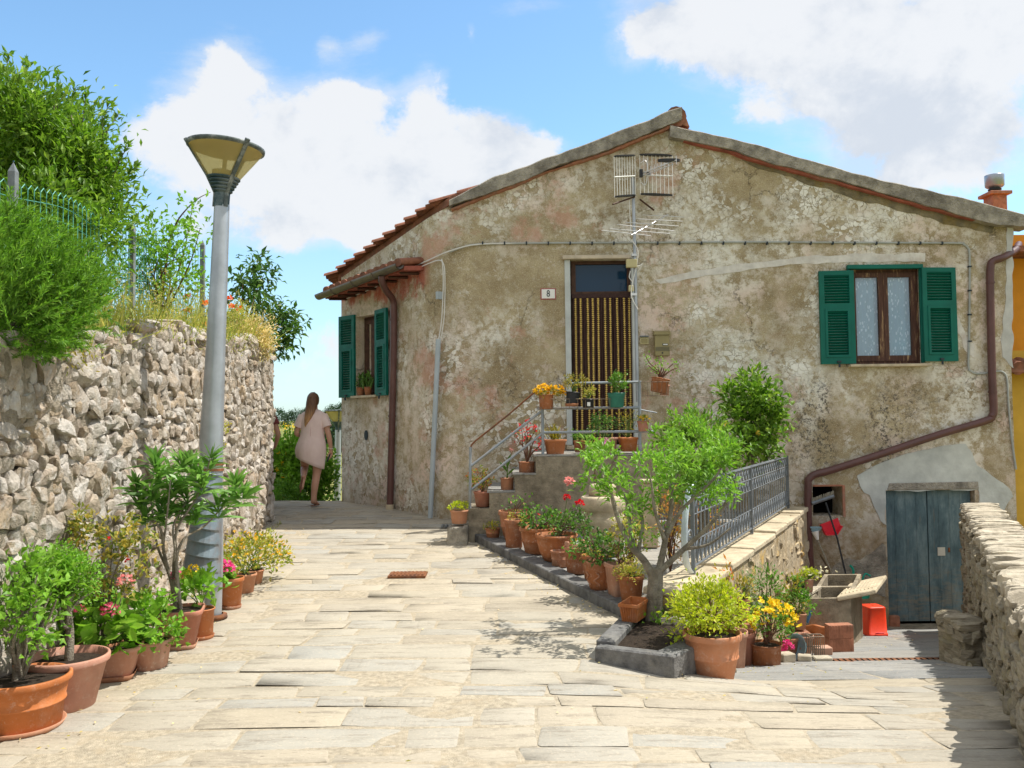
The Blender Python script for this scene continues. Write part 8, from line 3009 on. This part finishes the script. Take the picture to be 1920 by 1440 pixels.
def build_second():
 d = 12.9
 el = at(527, 816, d)
 base = V3(el[0] - .30, d, gz(el[0] - .3, d) + .02)
 t = thing('person', 'person mostly hidden behind the end of the rubble wall, bare elbow showing', 'person', base)
 h = el[2] - base[2]
 k = h / 1.08
 J = {'pelvis': ((0, 0, .92), (.14, .11)), 'waist': ((0, 0, 1.06), (.125, .09)), 'chest': ((0, 0, 1.24), (.14, .105)), 'upper': ((0, 0, 1.38), (.125, .09)), 'neck': ((0, .01, 1.48), .055), 'skull0': ((0, .03, 1.54), (.065, .072)), 'skull1': ((0, .035, 1.62), (.075, .09)), 'skull2': ((0, .03, 1.69), (.055, .065)), 'nose': ((0, .128, 1.60), .013),
   'shr': ((.17, 0, 1.39), .055), 'elr': ((.285, -.05, 1.09), .043), 'wrr': ((.19, .10, .90), .027), 'shl': ((-.17, 0, 1.39), .055), 'ell': ((-.25, 0, 1.1), .042), 'wrl': ((-.24, .06, .86), .027),
   'hipr': ((.085, 0, .86), .095), 'knr': ((.09, .02, .48), .06), 'anr': ((.09, -.02, .09), .037), 'toer': ((.10, .15, .03), (.035, .02)), 'hipl': ((-.085, 0, .86), .095), 'knl': ((-.09, .02, .48), .06), 'anl': ((-.09, -.02, .09), .037), 'toel': ((-.10, .15, .03), (.035, .02))}
 E = [('pelvis', 'waist'), ('waist', 'chest'), ('chest', 'upper'), ('upper', 'neck'), ('neck', 'skull0'), ('skull0', 'skull1'), ('skull1', 'skull2'), ('skull1', 'nose'), ('upper', 'shr'), ('shr', 'elr'), ('elr', 'wrr'), ('upper', 'shl'), ('shl', 'ell'), ('ell', 'wrl'),
   ('pelvis', 'hipr'), ('hipr', 'knr'), ('knr', 'anr'), ('anr', 'toer'), ('pelvis', 'hipl'), ('hipl', 'knl'), ('knl', 'anl'), ('anl', 'toel')]
 hand(J, E, 'wrr', 1, 'hr', (-.5, .7, -.3), (-.5, -.4, .4), .5)
 hand(J, E, 'wrl', -1, 'hl', (0, .1, -1), (1, 0, 0), .4)
 J = {a: (V3(*q) * k, tuple(np.array(r) * k) if not np.isscalar(r) else r * k) for a, (q, r) in J.items()}
 skin_body('body', t, J, E, 'skin', base)
 b = MB()
 R = [(0, .01, 1.50, .075, .065, 0), (0, 0, 1.46, .15, .09, 0), (0, 0, 1.40, .195, .12, 0), (0, 0, 1.25, .18, .135, 0), (0, 0, 1.05, .17, .13, 0), (0, 0, .9, .18, .14, 0), (0, 0, .5, .19, .15, 0), (0, 0, .49, .18, .14, 0)]
 R = [(base[0] + a * k, base[1] + c * k, base[2] + e * k, f_ * k, g_ * k, h_ * k) for a, c, e, f_, g_, h_ in R]
 loft(b, R, 28, 0, .02)
 for s in (1, -1):
  q0, q1 = base + V3(.14 * s, 0, 1.40) * k, base + V3(.235 * s, -.02, 1.24) * k
  tube(b, [q0, (q0 + q1) / 2, q1], [.07, .072, .066], 14, caps=False)
 b.build('dress', M['shirt'], t)
 b = MB()
 v, f = ICO3
 m_ = (v[:, 1] < .62) | (v[:, 2] > .45)
 b.add(base + V3(0, .02, 1.635) * k + v * np.array([.089, .102, .112]) * k, f[m_[f].all(1)], 0, True)
 b.build('hair', M['twig'], t)
build_woman()
build_second()
def finish():
 cam = bpy.data.cameras.new('camera')
 co = bpy.data.objects.new('camera', cam)
 COL.objects.link(co)
 cam.sensor_width = 36
 cam.lens = 36 * FPX / 1920
 cam.clip_start = .05
 cam.clip_end = 8000
 m = Matrix(((_R[0], _U[0], -_F[0], 0), (_R[1], _U[1], -_F[1], 0), (_R[2], _U[2], -_F[2], CAMZ), (0, 0, 0, 1)))
 co.matrix_world = m
 SC.camera = co
 el = math.radians(60)
 az = math.atan2(.987, .15)            # from +Y towards +X
 d = V3(math.cos(el) * math.sin(az), math.cos(el) * math.cos(az), math.sin(el))
 sun = bpy.data.lights.new('sun', 'SUN')
 sun.energy = 3.6
 sun.angle = math.radians(.53)
 sun.color = (1, .955, .87)
 so = bpy.data.objects.new('sun', sun)
 COL.objects.link(so)
 so.rotation_euler = Vector(d).to_track_quat('Z', 'Y').to_euler()
 so.location = (6, 0, 12)
 w = bpy.data.worlds.new('World')
 SC.world = w
 w.use_nodes = True
 nt = w.node_tree
 nt.nodes.clear()
 T = NT.__new__(NT)
 T.t = nt
 out = nt.nodes.new('ShaderNodeOutputWorld')
 sky = T.n('ShaderNodeTexSky', sky_type='NISHITA')
 sky.sun_disc = False
 sky.sun_elevation = el
 sky.sun_rotation = az
 sky.altitude = 100
 sky.air_density = 1.0
 sky.dust_density = .6
 sky.ozone_density = 1.6
 co_ = T.n('ShaderNodeTexCoord').outputs['Generated']
 x, y, z = T.xyz(co_)
 yy = T.m('MAXIMUM', y, .02)
 u = T.m('DIVIDE', x, yy)
 v = T.m('DIVIDE', z, yy)
 uv = T.n('ShaderNodeCombineXYZ', {0: u, 1: v, 2: 0.0}).outputs[0]
 dirn = co_
 det = T.noise(T.scale(co_, (1, 1, 1.2)), 8.5, 14, .64, .2)
 det2 = T.noise(T.shift(co_, (4, 2, 1)), 2.2, 8, .6)
 wisp = T.noise(T.scale(T.shift(co_, (1, 7, 2)), (1, 1, 2.4)), 3.2, 10, .7, .4)
 wn = T.n('ShaderNodeVectorMath', {0: T.noise(T.scale(co_, (1, 1, 1.1)), 4.5, 8, .6, col=True), 1: (.5, .5, .5)}, operation='SUBTRACT').outputs[0]
 wx, wy, _ = T.xyz(wn)
 u = T.m('ADD', u, T.m('MULTIPLY', wx, .16))
 v = T.m('ADD', v, T.m('MULTIPLY', wy, .12))
 field = None
 for cx, cy, rx, ry, a in CLOUDS:
  du = T.m('DIVIDE', T.m('SUBTRACT', u, cx), rx)
  dv = T.m('DIVIDE', T.m('SUBTRACT', v, cy), ry)
  q = T.m('ADD', T.m('MULTIPLY', du, du), T.m('MULTIPLY', dv, dv))
  b = T.m('MULTIPLY', T.m('EXPONENT', T.m('MULTIPLY', q, -1.0)), a)
  field = b if field is None else T.m('ADD', field, b)
 front = T.sm(y, .02, .2)
 field = T.m('MULTIPLY', T.m('SUBTRACT', 1.0, T.m('EXPONENT', T.m('MULTIPLY', field, -1.05))), front)
 unseen_cloud = T.m('MULTIPLY', T.m('SUBTRACT', 1.0, T.sm(y, .05, .45)), .60)  # cloud cover outside the view, added to brighten and whiten the light in shade
 unseen_cloud = T.m('MAXIMUM', unseen_cloud, T.m('MULTIPLY', T.sm(v, .7, 1.1), .68))
 field = T.m('MAXIMUM', field, unseen_cloud)
 dens = T.m('ADD', field, T.m('MULTIPLY', T.m('SUBTRACT', det, .5), 1.25))
 mask = T.sm(dens, .37, .63)
 soft = T.m('MULTIPLY', T.sm(T.m('ADD', field, T.m('MULTIPLY', T.m('SUBTRACT', wisp, .5), 1.5)), .2, .85), .62)
 hz = T.m('MULTIPLY', T.sm(z, .34, .0), .5)
 mask = T.m('MAXIMUM', mask, soft)
 dh = T.noise(T.shift(T.scale(co_, (1, 1, 1.2)), (.012, .006, .03)), 7.5, 8, .6, .25)
 rel = T.m('MULTIPLY', T.m('SUBTRACT', dh, det), 3.2)
 shade = T.sm(T.m('ADD', T.m('ADD', T.m('MULTIPLY', dens, .55), T.m('MULTIPLY', T.m('SUBTRACT', det2, .5), 1.8)), rel), .25, 1.15)
 ccol = T.mix(shade, CLOUD_LIT, CLOUD_BASE)
 skyc = T.mix(hz, T.mix(1.0, sky.outputs[0], SKY_GAIN, 'MULTIPLY'), HAZE_COL)
 colr = T.mix(T.m('MULTIPLY', mask, .96), skyc, ccol)
 bg = T.n('ShaderNodeBackground', {'Color': colr, 'Strength': SKY_STR}).outputs[0]
 nt.links.new(bg, out.inputs['Surface'])
 vs = SC.view_settings
 vs.view_transform = 'Standard'
 vs.look = 'None'
 vs.gamma = 1
 vs.exposure = EXPOSURE
 SC.cycles.max_bounces = 6
 SC.cycles.diffuse_bounces = 4
 SC.cycles.transparent_max_bounces = 16
 SC.cycles.use_denoising = True
 SC.cycles.sample_clamp_indirect = 6
def _c(px, py, rx, ry, a):
 r = ray(px, py)
 return (r[0] / r[1], r[2] / r[1], rx / FPX, ry / FPX, a)
CLOUDS = [_c(430, 128, 58, 60, .95), _c(400, 200, 95, 80, .95), _c(325, 255, 95, 75, .72), _c(500, 265, 130, 85, .95), _c(620, 195, 80, 62, .92), _c(690, 182, 55, 34, .75), _c(700, 335, 190, 75, .95),
   _c(560, 365, 250, 85, .92), _c(785, 180, 42, 58, .85), _c(800, 255, 66, 55, .82), _c(925, 250, 80, 55, .9), _c(880, 325, 170, 75, .92), _c(780, 415, 210, 55, .7), _c(1000, 285, 80, 45, .85),
   _c(1330, 40, 150, 85, .9), _c(1550, 60, 250, 115, 1), _c(1820, 70, 250, 160, 1), _c(1690, 205, 160, 80, .95), _c(1610, 250, 75, 55, .8), _c(1850, 275, 150, 80, .92), _c(1720, 325, 150, 45, .72),
   _c(612, 82, 22, 32, .56), _c(672, 78, 40, 22, .5), _c(1000, 18, 70, 28, .42), _c(890, 75, 18, 30, .45), _c(600, 640, 110, 40, .52), _c(560, 705, 120, 40, .5), _c(1235, 60, 80, 70, .7), _c(1480, 190, 110, 45, .6), _c(620, 425, 300, 50, .6), _c(240, 240, 90, 60, .5), _c(1640, 360, 120, 40, .6)]
CLOUD_LIT = (3.55, 3.62, 3.72)
CLOUD_BASE = (2.75, 2.95, 3.25)
HAZE_COL = (2.2, 2.9, 3.55)
SKY_GAIN = (.80, .97, .98)
SKY_STR = .15
EXPOSURE = .75
finish()
